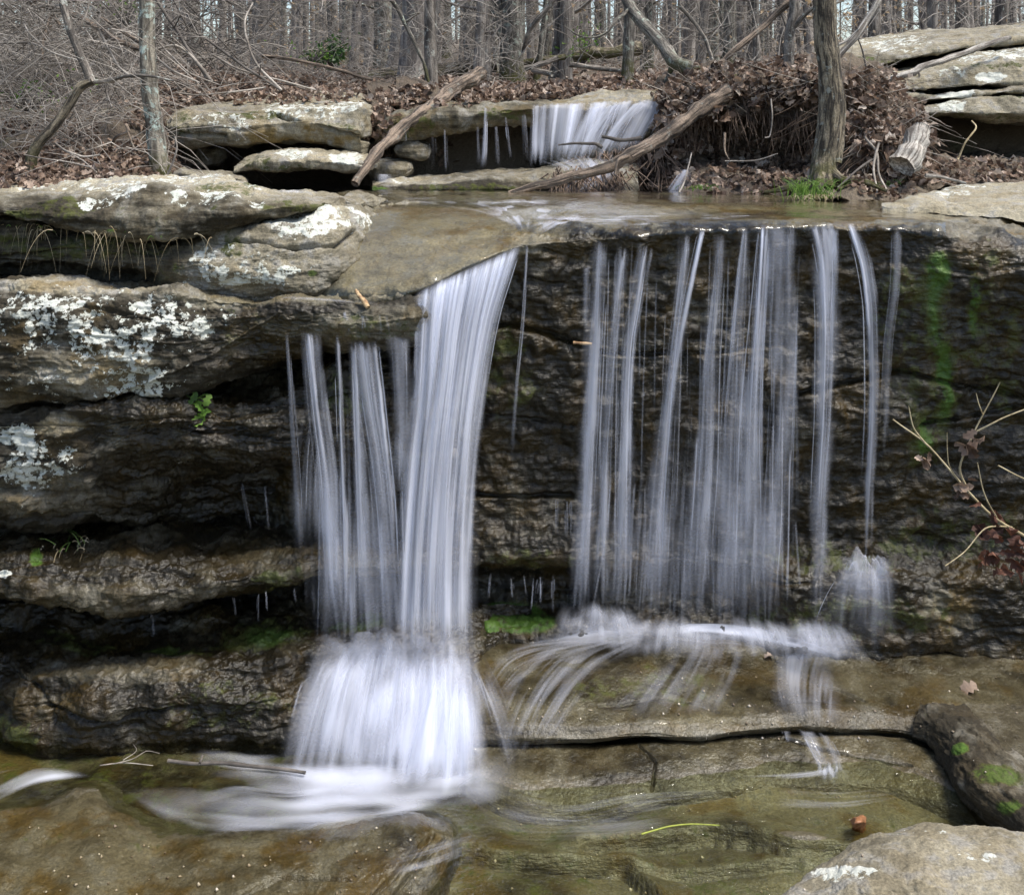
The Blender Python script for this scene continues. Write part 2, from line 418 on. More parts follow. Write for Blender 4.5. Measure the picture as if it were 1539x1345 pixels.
TWIG = twig_mat('pale_twig', (.13, .11, .09), (.40, .36, .31))
TWIG_D = twig_mat('dark_twig', (.05, .042, .035), (.16, .14, .12))
ROOT = twig_mat('root_fibre', (.06, .042, .03), (.24, .17, .12), 6)
STRAW = twig_mat('dry_straw', (.28, .22, .12), (.50, .42, .26), 6)
LEAF = leaf_mat('dry_brown_leaf', [(.035, .022, .016), (.10, .062, .042), (.21, .14, .097), (.34, .25, .185), (.50, .41, .34)])
TANLEAF = leaf_mat('tan_beech_leaf', [(.28, .19, .10), (.45, .33, .20), (.55, .43, .30)], .4)
GREEN = leaf_mat('fresh_green_leaf', [(.05, .11, .015), (.12, .24, .03), (.24, .36, .08)], .4)
HOLLY = leaf_mat('dark_green_leaf', [(.02, .05, .012), (.05, .11, .025), (.10, .16, .05)], .2, .4)
SILK = silk_mat('white_falling_water')
FOAM = silk_mat('white_foam_water', .15, 1.3, 6, 1.6)
POOL = clear_water_mat('clear_shallow_water', (.84, .87, .73), (.7, 1.3, 1), strength=.75, wsc=7)
# =================================================================== ROCK
def stn(px, *pts): return [(px, y, d) for y, d in pts]

# ---- main ledge: washed stream bed on top, lip, and the dark wet wall below it
low_l = [(600, 6.03), (740, 6.06), (820, 5.98), (852, 5.95), (862, 6.38), (915, 6.32), (936, 6.0), (1010, 5.95)]
low_m = [(600, 6.02), (740, 6.06), (818, 6.06), (850, 6.03), (868, 6.12), (915, 6.10), (936, 6.05), (1010, 6.0)]
low_r = [(600, 6.02), (740, 6.05), (815, 6.06), (842, 6.0), (872, 5.88), (915, 5.86), (940, 5.86), (1010, 5.86)]
cl = [stn(px, (300, 7.6), (330, 7.3), (380, 6.9), (440, 6.55), (455, 6.5), (520, 6.45), (600, 6.4), (740, 6.4), (820, 6.4), (852, 6.4), (870, 6.4), (915, 6.4), (936, 6.4), (1010, 6.4)) for px in (-160, 60, 330)]
for px, top, low in [
    (430, [(300, 7.6), (325, 6.8), (360, 6.4), (430, 6.15), (450, 6.15), (520, 6.2)], low_l),
    (500, [(293, 8.0), (322, 6.75), (360, 6.22), (434, 5.74), (448, 5.74), (480, 6.0)], low_l),
    (560, [(290, 8.1), (318, 6.8), (355, 6.2), (434, 5.64), (450, 5.62), (472, 5.95)], low_l),
    (620, [(289, 8.2), (315, 6.8), (350, 6.2), (424, 5.62), (443, 5.56), (460, 5.88)], low_l),
    (700, [(289, 8.2), (312, 6.9), (345, 6.22), (388, 5.77), (404, 5.68), (424, 5.92)], low_l),
    (786, [(289, 8.2), (310, 6.9), (338, 6.3), (356, 5.97), (369, 5.82), (388, 5.93)], low_l),
    (830, [(289, 8.2), (310, 6.9), (336, 6.35), (350, 6.03), (363, 5.92), (392, 5.96)], low_l),
    (870, [(289, 8.2), (309, 6.9), (334, 6.35), (348, 6.05), (360, 5.93), (392, 5.97)], low_l),
    (910, [(289, 8.2), (308, 6.9), (331, 6.35), (344, 6.05), (357, 5.94), (392, 5.98)], low_m),
    (1000, [(290, 8.2), (308, 6.9), (329, 6.36), (339, 6.06), (351, 5.95), (390, 6.0)], low_m),
    (1100, [(291, 8.2), (308, 6.9), (325, 6.4), (333, 6.08), (344, 5.96), (385, 6.03)], low_m),
    (1200, [(292, 8.2), (309, 6.9), (324, 6.4), (331, 6.09), (341, 5.96), (385, 6.03)], low_r),
    (1300, [(294, 8.2), (310, 6.9), (326, 6.4), (333, 6.09), (344, 5.96), (385, 6.03)], low_r),
    (1380, [(297, 8.2), (312, 7.0), (328, 6.4), (336, 6.09), (348, 5.95), (390, 5.94)], low_r),
    (1450, [(299, 8.2), (316, 7.0), (334, 6.4), (345, 6.05), (360, 5.9), (400, 5.86)], low_r),
    (1539, [(302, 8.2), (320, 7.0), (345, 6.4), (362, 6.0), (385, 5.85), (420, 5.8)], low_r),
    (1650, [(305, 8.2), (325, 7.0), (352, 6.4), (372, 6.0), (398, 5.8), (430, 5.75)], low_r),
    (1800, [(310, 8.2), (330, 7.0), (360, 6.4), (382, 6.0), (408, 5.75), (440, 5.7)], low_r)]:
    cl.append(stn(px, *top, *low))
def keep_lip(V, qx, qy): return V
cliff = loft('rock_cliff', cl, ROCK, res=1.9, sv=3.2, su=2, big=(1.1, .05), mid=(5, .028), fine=(17, .010), strata=(5, .035), lump=(8, .010), seed=1, calm=[(1000, 310, 760, 27, .22), (580, 380, 190, 62, .35)],
    chip=.012, base=dict(tan=-.02, wet=1.22, moss=.64, rust=1.2),
    cracks=[([(700, 492), (780, 490), (880, 520)], 4, .07), ([(1200, 590), (1360, 560), (1539, 600)], 4, .06), ([(1380, 640), (1539, 612)], 3, .05),
            ([(700, 742), (860, 748)], 3, .05), ([(720, 620), (860, 640)], 3, .03), ([(900, 530), (1000, 535), (1180, 520)], 3, .04)],
    paint=[('tan', 1000, 316, 720, 28, .95, .12), ('moss', 1000, 318, 720, 24, .1, .12), ('rust', 1000, 312, 720, 26, 1.1, .2),  # tan bed, painted brighter for the sun it reflects
           ('tan', 560, 395, 190, 62, .72, .15), ('moss', 560, 395, 200, 62, .05, .15), ('rust', 560, 395, 190, 60, .35, .2), ('wet', 560, 395, 190, 60, .7),
           ('tan', 720, 350, 120, 42, .8, .25), ('moss', 720, 350, 130, 45, .05, .2),
           ('tan', 1480, 335, 120, 22, .45, .3), ('wet', 1480, 335, 120, 26, .6, .3),
           ('moss', 1412, 405, 28, 44, 1.10, .8), ('moss', 1396, 480, 20, 70, 1.0, .8), ('moss', 1420, 570, 22, 90, 1.02, .8), ('moss', 1388, 660, 26, 60, .96, .8), ('moss', 1466, 470, 16, 64, 1.04, .8), ('moss', 1486, 410, 12, 40, .95, .8), ('moss', 1370, 560, 12, 90, .92, .8), ('moss', 1510, 520, 40, 120, .76, .8), ('moss', 1500, 560, 30, 70, .62, .6), ('moss', 1350, 480, 40, 120, .62, .5),
           ('moss', 770, 928, 75, 26, 1.0, .3), ('moss', 800, 840, 80, 18, .64, .4), ('moss', 1250, 835, 130, 25, .70, .4), ('moss', 1440, 800, 110, 50, .66, .4),
           ('moss', 760, 560, 55, 90, .66, .5), ('moss', 1280, 930, 170, 40, .7, .4), ('rust', 830, 640, 60, 120, 1.0, .5),
           ('tan', 1080, 360, 190, 30, .0, .5), ('moss', 1100, 360, 220, 30, .1, .5), ('tan', 1430, 920, 40, 30, .6, .4), ('tan', 560, 300, 100, 14, .6, .3)])
tag(cliff, kind='structure')

# ---- left bank: bedded slabs, one above the other
L1 = loft('rock_slab', [
    stn(-140, (288, 7.2), (308, 5.95), (318, 5.88), (324, 5.88), (320, 6.4), (300, 7.3)),
    stn(-40, (283, 7.2), (306, 5.9), (317, 5.85), (324, 5.85), (319, 6.4), (298, 7.3)),
    stn(0, (281, 7.2), (304, 5.9), (314, 5.84), (322, 5.84), (318, 6.4), (296, 7.3)),
    stn(60, (274, 7.2), (300, 5.9), (322, 5.8), (338, 5.8), (332, 6.4), (292, 7.3)),
    stn(150, (268, 7.2), (289, 5.95), (328, 5.75), (350, 5.78), (342, 6.4), (288, 7.3)),
    stn(265, (264, 7.2), (285, 5.95), (333, 5.72), (359, 5.76), (350, 6.4), (284, 7.3)),
    stn(330, (267, 7.0), (284, 5.95), (325, 5.73), (353, 5.78), (345, 6.4), (286, 7.1)),
    stn(372, (277, 6.8), (284, 6.0), (318, 5.78), (343, 5.82), (336, 6.4), (290, 6.9)),
    stn(400, (283, 6.6), (287, 6.02), (314, 5.84), (335, 5.87), (330, 6.4), (292, 6.8)),
    stn(460, (288, 6.6), (293, 6.12), (307, 5.98), (320, 6.0), (317, 6.4), (298, 6.8)),
    stn(540, (293, 7.2), (298, 6.8), (304, 6.7), (311, 6.7), (309, 6.9), (300, 7.3)),
    stn(600, (296, 8.3), (300, 8.0), (304, 7.8), (309, 7.7), (308, 7.8), (301, 8.4))], ROCK, res=1.7, sv=2.2, su=3, big=(1.6, .03), mid=(6, .014), fine=(22, .005), strata=(9, .022), seed=2,
    chip=.018, base=dict(tan=.60, lich=.34, moss=.22, rust=.25), cracks=[([(-40, 300), (60, 292), (200, 281), (380, 283)], 1.5, .02)],
    paint=[('lich', 200, 275, 330, 13, .85, .4), ('tan', 200, 274, 340, 13, 1.05, .3), ('moss', 200, 272, 340, 12, .0, .3), ('moss', 330, 283, 60, 4, .78),  # tan patch paints the top paler as sunlit, over real lichen
           ('tan', 200, 322, 300, 34, .10, .4), ('moss', 230, 325, 220, 24, .42, .5), ('lich', 140, 303, 30, 12, .9), ('lich', 190, 292, 35, 8, .95), ('lich', 268, 300, 22, 15, 1.1), ('lich', 330, 300, 40, 16, 1.0),  # tan patch here paints the face darker, as the less lit side
           ('lich', 385, 305, 16, 9, 1.2), ('moss', 90, 310, 50, 16, .75), ('moss', 30, 322, 30, 8, .78), ('moss', 430, 305, 40, 10, .7), ('moss', 465, 312, 50, 9, .8), ('lich', 240, 330, 200, 16, .15)])
tag(L1, 'long tan slab with a pale dry top and lichen spots, uppermost of the left bank stack', 'rock slab')
L2 = loft('rock_slab', [
    stn(-140, (318, 6.4), (332, 6.05), (375, 6.0), (396, 6.05), (402, 6.35), (440, 6.35)),
    stn(-40, (318, 6.4), (332, 6.02), (375, 5.97), (397, 6.02), (402, 6.3), (440, 6.3)),
    stn(100, (330, 6.4), (350, 6.03), (372, 5.95), (395, 5.98), (400, 6.3), (440, 6.3)),
    stn(230, (345, 6.4), (362, 5.98), (385, 5.88), (405, 5.9), (412, 6.15), (446, 6.15)),
    stn(270, (348, 6.4), (363, 5.88), (388, 5.79), (410, 5.76), (430, 5.78), (452, 5.85)),
    stn(350, (342, 6.3), (358, 5.82), (380, 5.74), (410, 5.68), (433, 5.70), (454, 5.78)),
    stn(420, (322, 6.3), (336, 5.92), (368, 5.78), (405, 5.68), (435, 5.70), (456, 5.78)),
    stn(500, (300, 6.5), (316, 6.12), (360, 5.90), (405, 5.76), (440, 5.76), (460, 5.82)),
    stn(560, (302, 6.95), (314, 6.8), (355, 6.36), (405, 6.1), (442, 6.05), (462, 6.05)),
    stn(630, (305, 7.3), (320, 7.1), (355, 6.7), (405, 6.4), (442, 6.3), (462, 6.2))], ROCK, res=1.7, sv=2, su=2, big=(1.6, .03), mid=(6, .016), fine=(22, .005), strata=(9, .02), seed=5,
    chip=.02, base=dict(tan=.46, lich=.25, moss=.3, rust=.3),
    cracks=[([(255, 362), (350, 364), (430, 369), (505, 371), (530, 350)], 2.2, .05), ([(-40, 388), (120, 372), (250, 384)], 2, .03)],
    paint=[('lich', 390, 405, 85, 32, 1.15, .4), ('lich', 460, 335, 55, 26, 1.25, .4), ('lich', 520, 330, 40, 20, 1.0), ('lich', 280, 410, 40, 25, .9), ('lich', 340, 388, 60, 20, .8),
           ('tan', 100, 385, 190, 60, .1, .3), ('moss', 100, 370, 190, 25, .75, .5), ('wet', 100, 415, 190, 30, .8), ('lich', 100, 385, 190, 60, .0, .3),
           ('moss', 350, 372, 18, 22, .78), ('moss', 262, 405, 22, 16, .72), ('moss', 462, 322, 10, 8, .85), ('moss', 470, 412, 8, 6, .9), ('tan', 495, 325, 30, 20, .85), ('wet', 540, 420, 70, 50, .8)])
tag(L2, 'lichen crusted rock block in the left bank, second from the top, with grass hanging over its dark end', 'rock slab')
L3 = loft('rock_slab', [
    stn(-140, (410, 6.3), (424, 5.55), (470, 5.42), (540, 5.38), (590, 5.4), (609, 5.42), (600, 6.1), (420, 6.4)),
    stn(-40, (412, 6.3), (419, 5.55), (470, 5.42), (540, 5.38), (590, 5.4), (609, 5.42), (600, 6.1), (420, 6.4)),
    stn(60, (418, 6.3), (426, 5.55), (472, 5.43), (540, 5.38), (588, 5.4), (606, 5.43), (598, 6.1), (422, 6.4)),
    stn(160, (424, 6.25), (434, 5.55), (478, 5.44), (540, 5.40), (585, 5.44), (602, 5.47), (594, 6.1), (428, 6.4)),
    stn(250, (430, 6.2), (440, 5.55), (480, 5.45), (535, 5.42), (575, 5.46), (595, 5.5), (588, 6.1), (436, 6.4)),
    stn(340, (434, 6.1), (446, 5.55), (478, 5.48), (515, 5.48), (548, 5.54), (574, 5.62), (570, 6.1), (440, 6.4)),
    stn(430, (437, 6.0), (451, 5.55), (470, 5.48), (498, 5.48), (522, 5.55), (545, 5.65), (540, 6.1), (442, 6.3)),
    stn(520, (440, 6.0), (456, 5.52), (468, 5.44), (488, 5.42), (507, 5.45), (516, 5.55), (511, 6.1), (446, 6.2)),
    stn(620, (446, 6.0), (463, 5.52), (474, 5.45), (492, 5.44), (507, 5.47), (516, 5.58), (511, 6.1), (452, 6.2)),
    stn(690, (450, 6.1), (467, 5.7), (478, 5.66), (492, 5.66), (507, 5.68), (516, 5.75), (511, 6.1), (456, 6.2))], ROCK, res=1.7, sv=2.4, su=2, big=(1.5, .035), mid=(5, .02), fine=(20, .007), strata=(8, .03), seed=8,
    chip=.022, base=dict(tan=.06, lich=.62, moss=.12, rust=.8),
    cracks=[([(160, 602), (250, 560), (330, 525), (420, 470)], 2.0, .02), ([(-40, 520), (120, 500), (240, 512)], 2, .012), ([(-40, 470), (140, 468), (260, 480)], 1.6, .012)],
    paint=[('lich', 450, 500, 200, 60, .12, .3), ('wet', 440, 505, 170, 60, .9, .35), ('moss', 380, 505, 60, 30, .45), ('tan', 440, 448, 200, 10, .75, .3), ('wet', 440, 450, 260, 12, 1, .3),
           ('lich', 120, 490, 230, 60, .95, .5), ('lich', 120, 570, 170, 34, .9, .5), ('lich', 200, 575, 50, 30, 1.15, .4), ('lich', 60, 570, 70, 25, .45), ('lich', 300, 492, 28, 14, 1.1), ('tan', 150, 560, 100, 30, .5),
           ('tan', 130, 432, 170, 10, .75, .3), ('lich', 60, 560, 90, 30, .5), ('tan', 520, 490, 130, 22, .42), ('moss', 330, 470, 60, 14, .5), ('moss', 560, 490, 80, 20, .6)])
tag(L3, 'big dark slab covered in white lichen on the left bank, with a water film along its top edge', 'rock slab')
L4 = loft('rock_slab', [
    stn(-140, (595, 6.1), (612, 5.52), (640, 5.42), (700, 5.4), (760, 5.45), (800, 5.6), (794, 6.1), (806, 6.2)),
    stn(-40, (595, 6.1), (612, 5.52), (640, 5.42), (700, 5.4), (760, 5.45), (798, 5.6), (794, 6.1), (806, 6.2)),
    stn(120, (590, 6.1), (609, 5.5), (640, 5.42), (690, 5.42), (745, 5.5), (788, 5.68), (784, 6.1), (806, 6.2)),
    stn(210, (585, 6.1), (604, 5.52), (632, 5.43), (664, 5.46), (700, 5.66), (770, 5.92), (776, 6.1), (806, 6.2)),
    stn(330, (570, 6.15), (598, 5.6), (632, 5.48), (668, 5.5), (697, 5.62), (712, 6.05), (760, 6.15), (806, 6.2)),
    stn(430, (540, 6.15), (585, 5.62), (640, 5.5), (682, 5.52), (700, 5.6), (706, 6.12), (760, 6.2), (806, 6.2)),
    stn(540, (511, 6.15), (540, 5.82), (600, 5.66), (664, 5.6), (692, 5.66), (698, 6.15), (760, 6.2), (806, 6.2)),
    stn(690, (511, 6.15), (540, 5.95), (600, 5.85), (664, 5.8), (692, 5.85), (698, 6.15), (760, 6.2), (806, 6.2))], ROCK, res=1.8, sv=2.2, su=2, big=(1.5, .04), mid=(5, .024), fine=(20, .008), strata=(9, .045), seed=11,
    chip=.03, base=dict(tan=-.02, lich=.0, moss=.2, wet=1.3, rust=.6),
    cracks=[([(-40, 632), (150, 640), (300, 625), (430, 610)], 2.2, .03), ([(200, 720), (330, 735), (450, 740)], 3, .04), ([(-40, 745), (100, 752), (220, 740)], 2.5, .03), ([(260, 650), (430, 660), (560, 640)], 2, .025)],
    paint=[('wet', 40, 700, 120, 100, .15, .4), ('lich', 50, 705, 75, 45, 1.0, .4), ('lich', 15, 650, 40, 22, 1.3), ('tan', 90, 642, 40, 14, .95), ('lich', 55, 770, 50, 16, .6), ('tan', 50, 745, 100, 40, .3), ('rust', 60, 740, 110, 50, 1, .4), ('moss', 520, 590, 70, 40, .6)])
tag(L4, 'black wet overhanging slab in the left bank, with a lichen patch at its outer end', 'rock slab')
L5 = loft('rock_slab', [
    stn(-140, (792, 6.15), (812, 5.75), (840, 5.47), (868, 5.4), (882, 5.42), (874, 6.1)),
    stn(-40, (792, 6.15), (812, 5.75), (840, 5.46), (870, 5.4), (884, 5.42), (875, 6.1)),
    stn(60, (790, 6.15), (818, 5.75), (845, 5.46), (884, 5.36), (903, 5.39), (892, 6.1)),
    stn(200, (787, 6.15), (822, 5.76), (850, 5.5), (892, 5.36), (916, 5.39), (903, 6.1)),
    stn(300, (784, 6.2), (824, 5.8), (850, 5.55), (880, 5.43), (902, 5.44), (892, 6.1)),
    stn(400, (782, 6.2), (820, 5.82), (840, 5.6), (866, 5.49), (886, 5.51), (877, 6.1)),
    stn(480, (780, 6.2), (815, 5.85), (835, 5.62), (856, 5.53), (873, 5.55), (866, 6.1)),
    stn(580, (780, 6.2), (815, 5.95), (830, 5.72), (850, 5.62), (865, 5.65), (858, 6.1)),
    stn(690, (780, 6.2), (815, 6.05), (830, 5.95), (850, 5.9), (865, 5.92), (858, 6.2))], ROCK, res=1.7, sv=2.2, su=2, big=(1.6, .04), mid=(6, .022), fine=(20, .008), strata=(10, .02), seed=14,
    chip=.02, base=dict(tan=-.02, moss=.2, wet=1.35, rust=.6), cracks=[([(-40, 838), (100, 842), (220, 858), (290, 862)], 2, .03), ([(180, 880), (250, 850), (330, 835)], 2, .02)],
    paint=[('tan', 200, 895, 180, 20, .24, .5), ('tan', 470, 845, 110, 26, .36, .5), ('moss', 430, 870, 70, 14, .7), ('lich', 5, 862, 16, 9, 1.3), ('moss', 55, 840, 14, 12, 1.0), ('tan', 200, 815, 260, 14, .1)])
tag(L5, 'wet grey ledge jutting out low in the left bank between two black hollows', 'rock slab')
L6 = loft('rock_slab', [
    stn(-140, (905, 6.05), (950, 5.9), (985, 5.6), (1015, 5.5), (1080, 5.45), (1140, 5.45), (1190, 5.45)),
    stn(-20, (905, 6.05), (950, 5.9), (990, 5.62), (1025, 5.56), (1080, 5.55), (1140, 5.5), (1190, 5.45)),
    stn(40, (905, 6.05), (953, 5.9), (985, 5.6), (1018, 5.42), (1070, 5.36), (1130, 5.4), (1190, 5.42)),
    stn(150, (905, 6.05), (955, 5.88), (980, 5.6), (1010, 5.4), (1068, 5.28), (1125, 5.33), (1180, 5.4)),
    stn(300, (905, 6.05), (945, 5.88), (970, 5.6), (1000, 5.42), (1060, 5.3), (1112, 5.32), (1172, 5.38)),
    stn(420, (905, 6.05), (932, 5.9), (955, 5.65), (985, 5.5), (1050, 5.36), (1108, 5.35), (1170, 5.36)),
    stn(500, (903, 6.05), (926, 5.9), (950, 5.7), (980, 5.6), (1040, 5.46), (1108, 5.36), (1170, 5.3)),
    stn(600, (900, 6.05), (928, 5.85), (955, 5.72), (982, 5.62), (1040, 5.46), (1108, 5.32), (1180, 5.22)),
    stn(720, (905, 6.1), (930, 5.98), (960, 5.85), (990, 5.75), (1040, 5.56), (1108, 5.36), (1185, 5.22)),
    stn(800, (910, 6.2), (940, 6.15), (970, 6.05), (1000, 5.95), (1040, 5.8), (1108, 5.6), (1185, 5.3))], ROCK, res=1.8, sv=2.5, su=2, big=(1.4, .06), mid=(5, .03), fine=(18, .009), strata=(8, .02), seed=17,
    chip=.02, base=dict(tan=-.02, moss=.45, wet=1.25, rust=1.0), cracks=[([(60, 1060), (180, 1085), (300, 1060)], 3, .03), ([(20, 1000), (60, 1040), (80, 1090)], 3, .03)],
    paint=[('moss', 400, 952, 90, 22, .92, .9), ('moss', 250, 968, 70, 8, .9, .5), ('moss', 330, 1060, 110, 45, .62, .5), ('moss', 110, 965, 80, 10, .75), ('tan', 180, 1000, 150, 26, .42, .4), ('moss', 20, 1110, 50, 40, .8), ('moss', 530, 940, 60, 14, .9), ('moss', 190, 1005, 130, 22, .1)])
tag(L6, 'rounded mossy wet rock at the foot of the left bank beside the splash', 'rock')

# ---- stream floor on the right: a broad shelf, its lower step and the pool bed
F1 = loft('rock_shelf', [
    stn(680, (940, 6.3), (968, 5.9), (1010, 5.66), (1055, 5.45), (1092, 5.28), (1122, 5.22), (1150, 5.2), (1190, 5.3)),
    stn(740, (940, 6.3), (965, 5.9), (1008, 5.66), (1052, 5.43), (1088, 5.26), (1112, 5.22), (1124, 5.26), (1150, 5.5)),
    stn(800, (940, 6.3), (962, 5.92), (1004, 5.67), (1050, 5.42), (1088, 5.25), (1110, 5.2), (1118, 5.24), (1126, 5.5)),
    stn(880, (938, 6.3), (958, 5.94), (996, 5.68), (1046, 5.43), (1088, 5.25), (1112, 5.2), (1120, 5.24), (1126, 5.5)),
    stn(960, (938, 6.3), (956, 5.94), (998, 5.70), (1045, 5.46), (1078, 5.3), (1106, 5.22), (1116, 5.26), (1122, 5.5)),
    stn(1040, (938, 6.3), (958, 5.94), (1006, 5.72), (1048, 5.48), (1076, 5.33), (1108, 5.23), (1117, 5.27), (1124, 5.5)),
    stn(1120, (942, 6.3), (962, 5.94), (1010, 5.72), (1048, 5.5), (1072, 5.36), (1098, 5.28), (1106, 5.33), (1114, 5.55)),
    stn(1220, (946, 6.3), (968, 5.94), (1012, 5.72), (1048, 5.51), (1068, 5.38), (1092, 5.32), (1099, 5.36), (1108, 5.6)),
    stn(1320, (950, 6.3), (972, 5.92), (1012, 5.72), (1046, 5.52), (1068, 5.4), (1098, 5.32), (1106, 5.36), (1114, 5.6)),
    stn(1400, (952, 6.3), (974, 5.92), (1014, 5.70), (1048, 5.5), (1074, 5.38), (1108, 5.28), (1120, 5.26), (1140, 5.3)),
    stn(1470, (954, 6.3), (974, 5.92), (1018, 5.68), (1058, 5.45), (1090, 5.28), (1130, 5.1), (1165, 5.0), (1200, 4.95)),
    stn(1560, (956, 6.3), (974, 5.92), (1022, 5.66), (1068, 5.4), (1110, 5.18), (1160, 4.96), (1200, 4.84), (1240, 4.8)),
    stn(1750, (956, 6.3), (974, 5.92), (1022, 5.66), (1068, 5.4), (1110, 5.18), (1160, 4.96), (1200, 4.84), (1240, 4.8))], ROCK, res=1.8, sv=2.4, su=3, big=(1.3, .03), mid=(4, .007), fine=(16, .002), strata=(0, 0), seed=20,
    base=dict(tan=.22, moss=.46, wet=1.5, rust=.8), cracks=[([(1160, 985), (1230, 1025), (1300, 1050)], 1.3, .02), ([(900, 1060), (1000, 1040), (1080, 1065)], 2, .012)],
    paint=[('moss', 960, 1030, 150, 40, .62, .5), ('tan', 860, 1075, 90, 26, .34), ('tan', 1050, 1090, 180, 20, .36, .5), ('tan', 1290, 1075, 90, 18, .36), ('moss', 1050, 1085, 200, 20, .1),
           ('tan', 1450, 1000, 140, 40, .26), ('rust', 1400, 1030, 160, 50, .9), ('moss', 1450, 1000, 140, 60, .15)])
tag(F1, 'broad wet rock shelf under the right hand curtain of water, split by a black crack', 'rock shelf')
zf = lambda py, z: dz(py, z)
F2 = loft('rock_shelf', [
    stn(px, (a - 15, zf(a - 15, -.20)), (a, zf(a, -.085)), (b - 22, zf(b - 22, -.112)), (b, zf(b, -.137)), (b + 26, zf(b + 26, -.17)), (b + 70, zf(b + 70, -.27)))
    for px, a, b in [(700, 1126, 1150), (760, 1116, 1172), (850, 1112, 1186), (900, 1112, 1184), (1000, 1112, 1168), (1100, 1106, 1158), (1200, 1100, 1150), (1300, 1104, 1150), (1370, 1112, 1166), (1430, 1135, 1185), (1500, 1165, 1205)]],
    ROCK, res=1.8, sv=2, su=3, big=(1.6, .02), mid=(5, .008), fine=(18, .002), strata=(0, 0), seed=23,
    base=dict(tan=.30, moss=.30, wet=1.5, rust=.4), cracks=[([(960, 1120), (985, 1145), (980, 1185)], 1.6, .03), ([(1180, 1110), (1260, 1130), (1370, 1150)], 1.6, .03)],
    paint=[('tan', 900, 1150, 120, 26, .22), ('tan', 1260, 1135, 110, 16, .34)])
tag(F2, 'lower flat step of grey wet rock running along below the black crack', 'rock shelf')

# stream bed: one sheet that also carries the ground round the place
xs = np.concatenate([np.linspace(-30, -4.2, 30), np.linspace(-4, 4, 420), np.linspace(4.2, 30, 30)])
ys = np.concatenate([np.linspace(-25, 3.3, 30), np.linspace(3.4, 6.2, 170), np.linspace(6.5, 8.4, 12)])
X, Y = np.meshgrid(xs, ys); p = np.stack([X, Y, X * 0], -1).reshape(-1, 3)
qx = CX + p[:, 0] / np.maximum(p[:, 1], .5) * F; qy = HY + (CZ + .2) / np.maximum(p[:, 1], .5) * F
Z = -.215 + .035 * fbm(p, .9, 3, seed=30) + .012 * fbm(p, 4, 4, seed=31)
near = (np.abs(p[:, 0]) < 4.1) & (p[:, 1] > 3.35)
def crack(poly, w, dep, lift=0):
    best = np.full(len(p), 1e9); side = np.zeros(len(p))
    wob = 5 * fbm(p, 3, 3, seed=33)
    for (x0, y0), (x1, y1) in zip(poly[:-1], poly[1:]):
        t = np.clip(((qx - x0) * (x1 - x0) + (qy + wob - y0) * (y1 - y0)) / ((x1 - x0) ** 2 + (y1 - y0) ** 2), 0, 1)
        dd = np.hypot(qx - x0 - t * (x1 - x0), qy + wob - y0 - t * (y1 - y0))
        s = (qy + wob) - (y0 + t * (y1 - y0)); side = np.where(dd < best, s, side); best = np.minimum(best, dd)
    return -dep * np.exp(-(best / w) ** 2) + lift * np.exp(-(best / (w * 7)) ** 2) * (side < 0)
Z += np.where(near, crack([(560, 1310), (700, 1285), (800, 1292), (940, 1298), (985, 1345), (1010, 1400)], 4, .10, .05), 0)
Z += np.where(near, crack([(880, 1275), (960, 1268), (1060, 1256), (1120, 1262), (1190, 1285), (1300, 1290)], 5, .05, .07), 0)
Z += np.where(near, crack([(930, 1300), (1050, 1310), (1200, 1300)], 4, .04, .03), 0)
far = sstep(4.2, 9, np.abs(p[:, 0])); Z += far * (1.6 + .5 * fbm(p, .3, 3, seed=35)) + np.where(p[:, 1] < 2.5, sstep(2.5, -3, p[:, 1]) * 1.1, 0)
p[:, 2] = Z
at = dict(lich=0 * Z, moss=np.where(far > .05, .75, .44), wet=np.where(far > .05, .2, 1.0), tan=.55 + .55 * fbm(p, 1.3, 3, seed=37), rust=1.1 + 0 * Z)
at['moss'] = at['moss'] + .30 * fbm(p, 1.1, 3, seed=38)
def pel(ch, x, y, rx, ry, v):
    m = (1 - sstep(.6, 1.4, np.hypot((qx - x) / rx, (qy - y) / ry) + .2 * fbm(p, 3, 3, seed=36))) * near
    at[ch] = at[ch] + (v - at[ch]) * m
pel('tan', 330, 1185, 330, 42, .05); pel('moss', 880, 1230, 150, 40, .62); pel('tan', 1250, 1190, 220, 50, .75); pel('moss', 1250, 1190, 240, 50, .2); pel('tan', 1080, 1285, 130, 30, .45); pel('moss', 800, 1320, 120, 30, .6)  # first tan patch darkens the left bed, standing for depth and shade
bed = make('stream_bed', p, gridfaces(len(ys), len(xs), flip=False), ROCK, at, origin='world'); tag(bed, kind='structure')

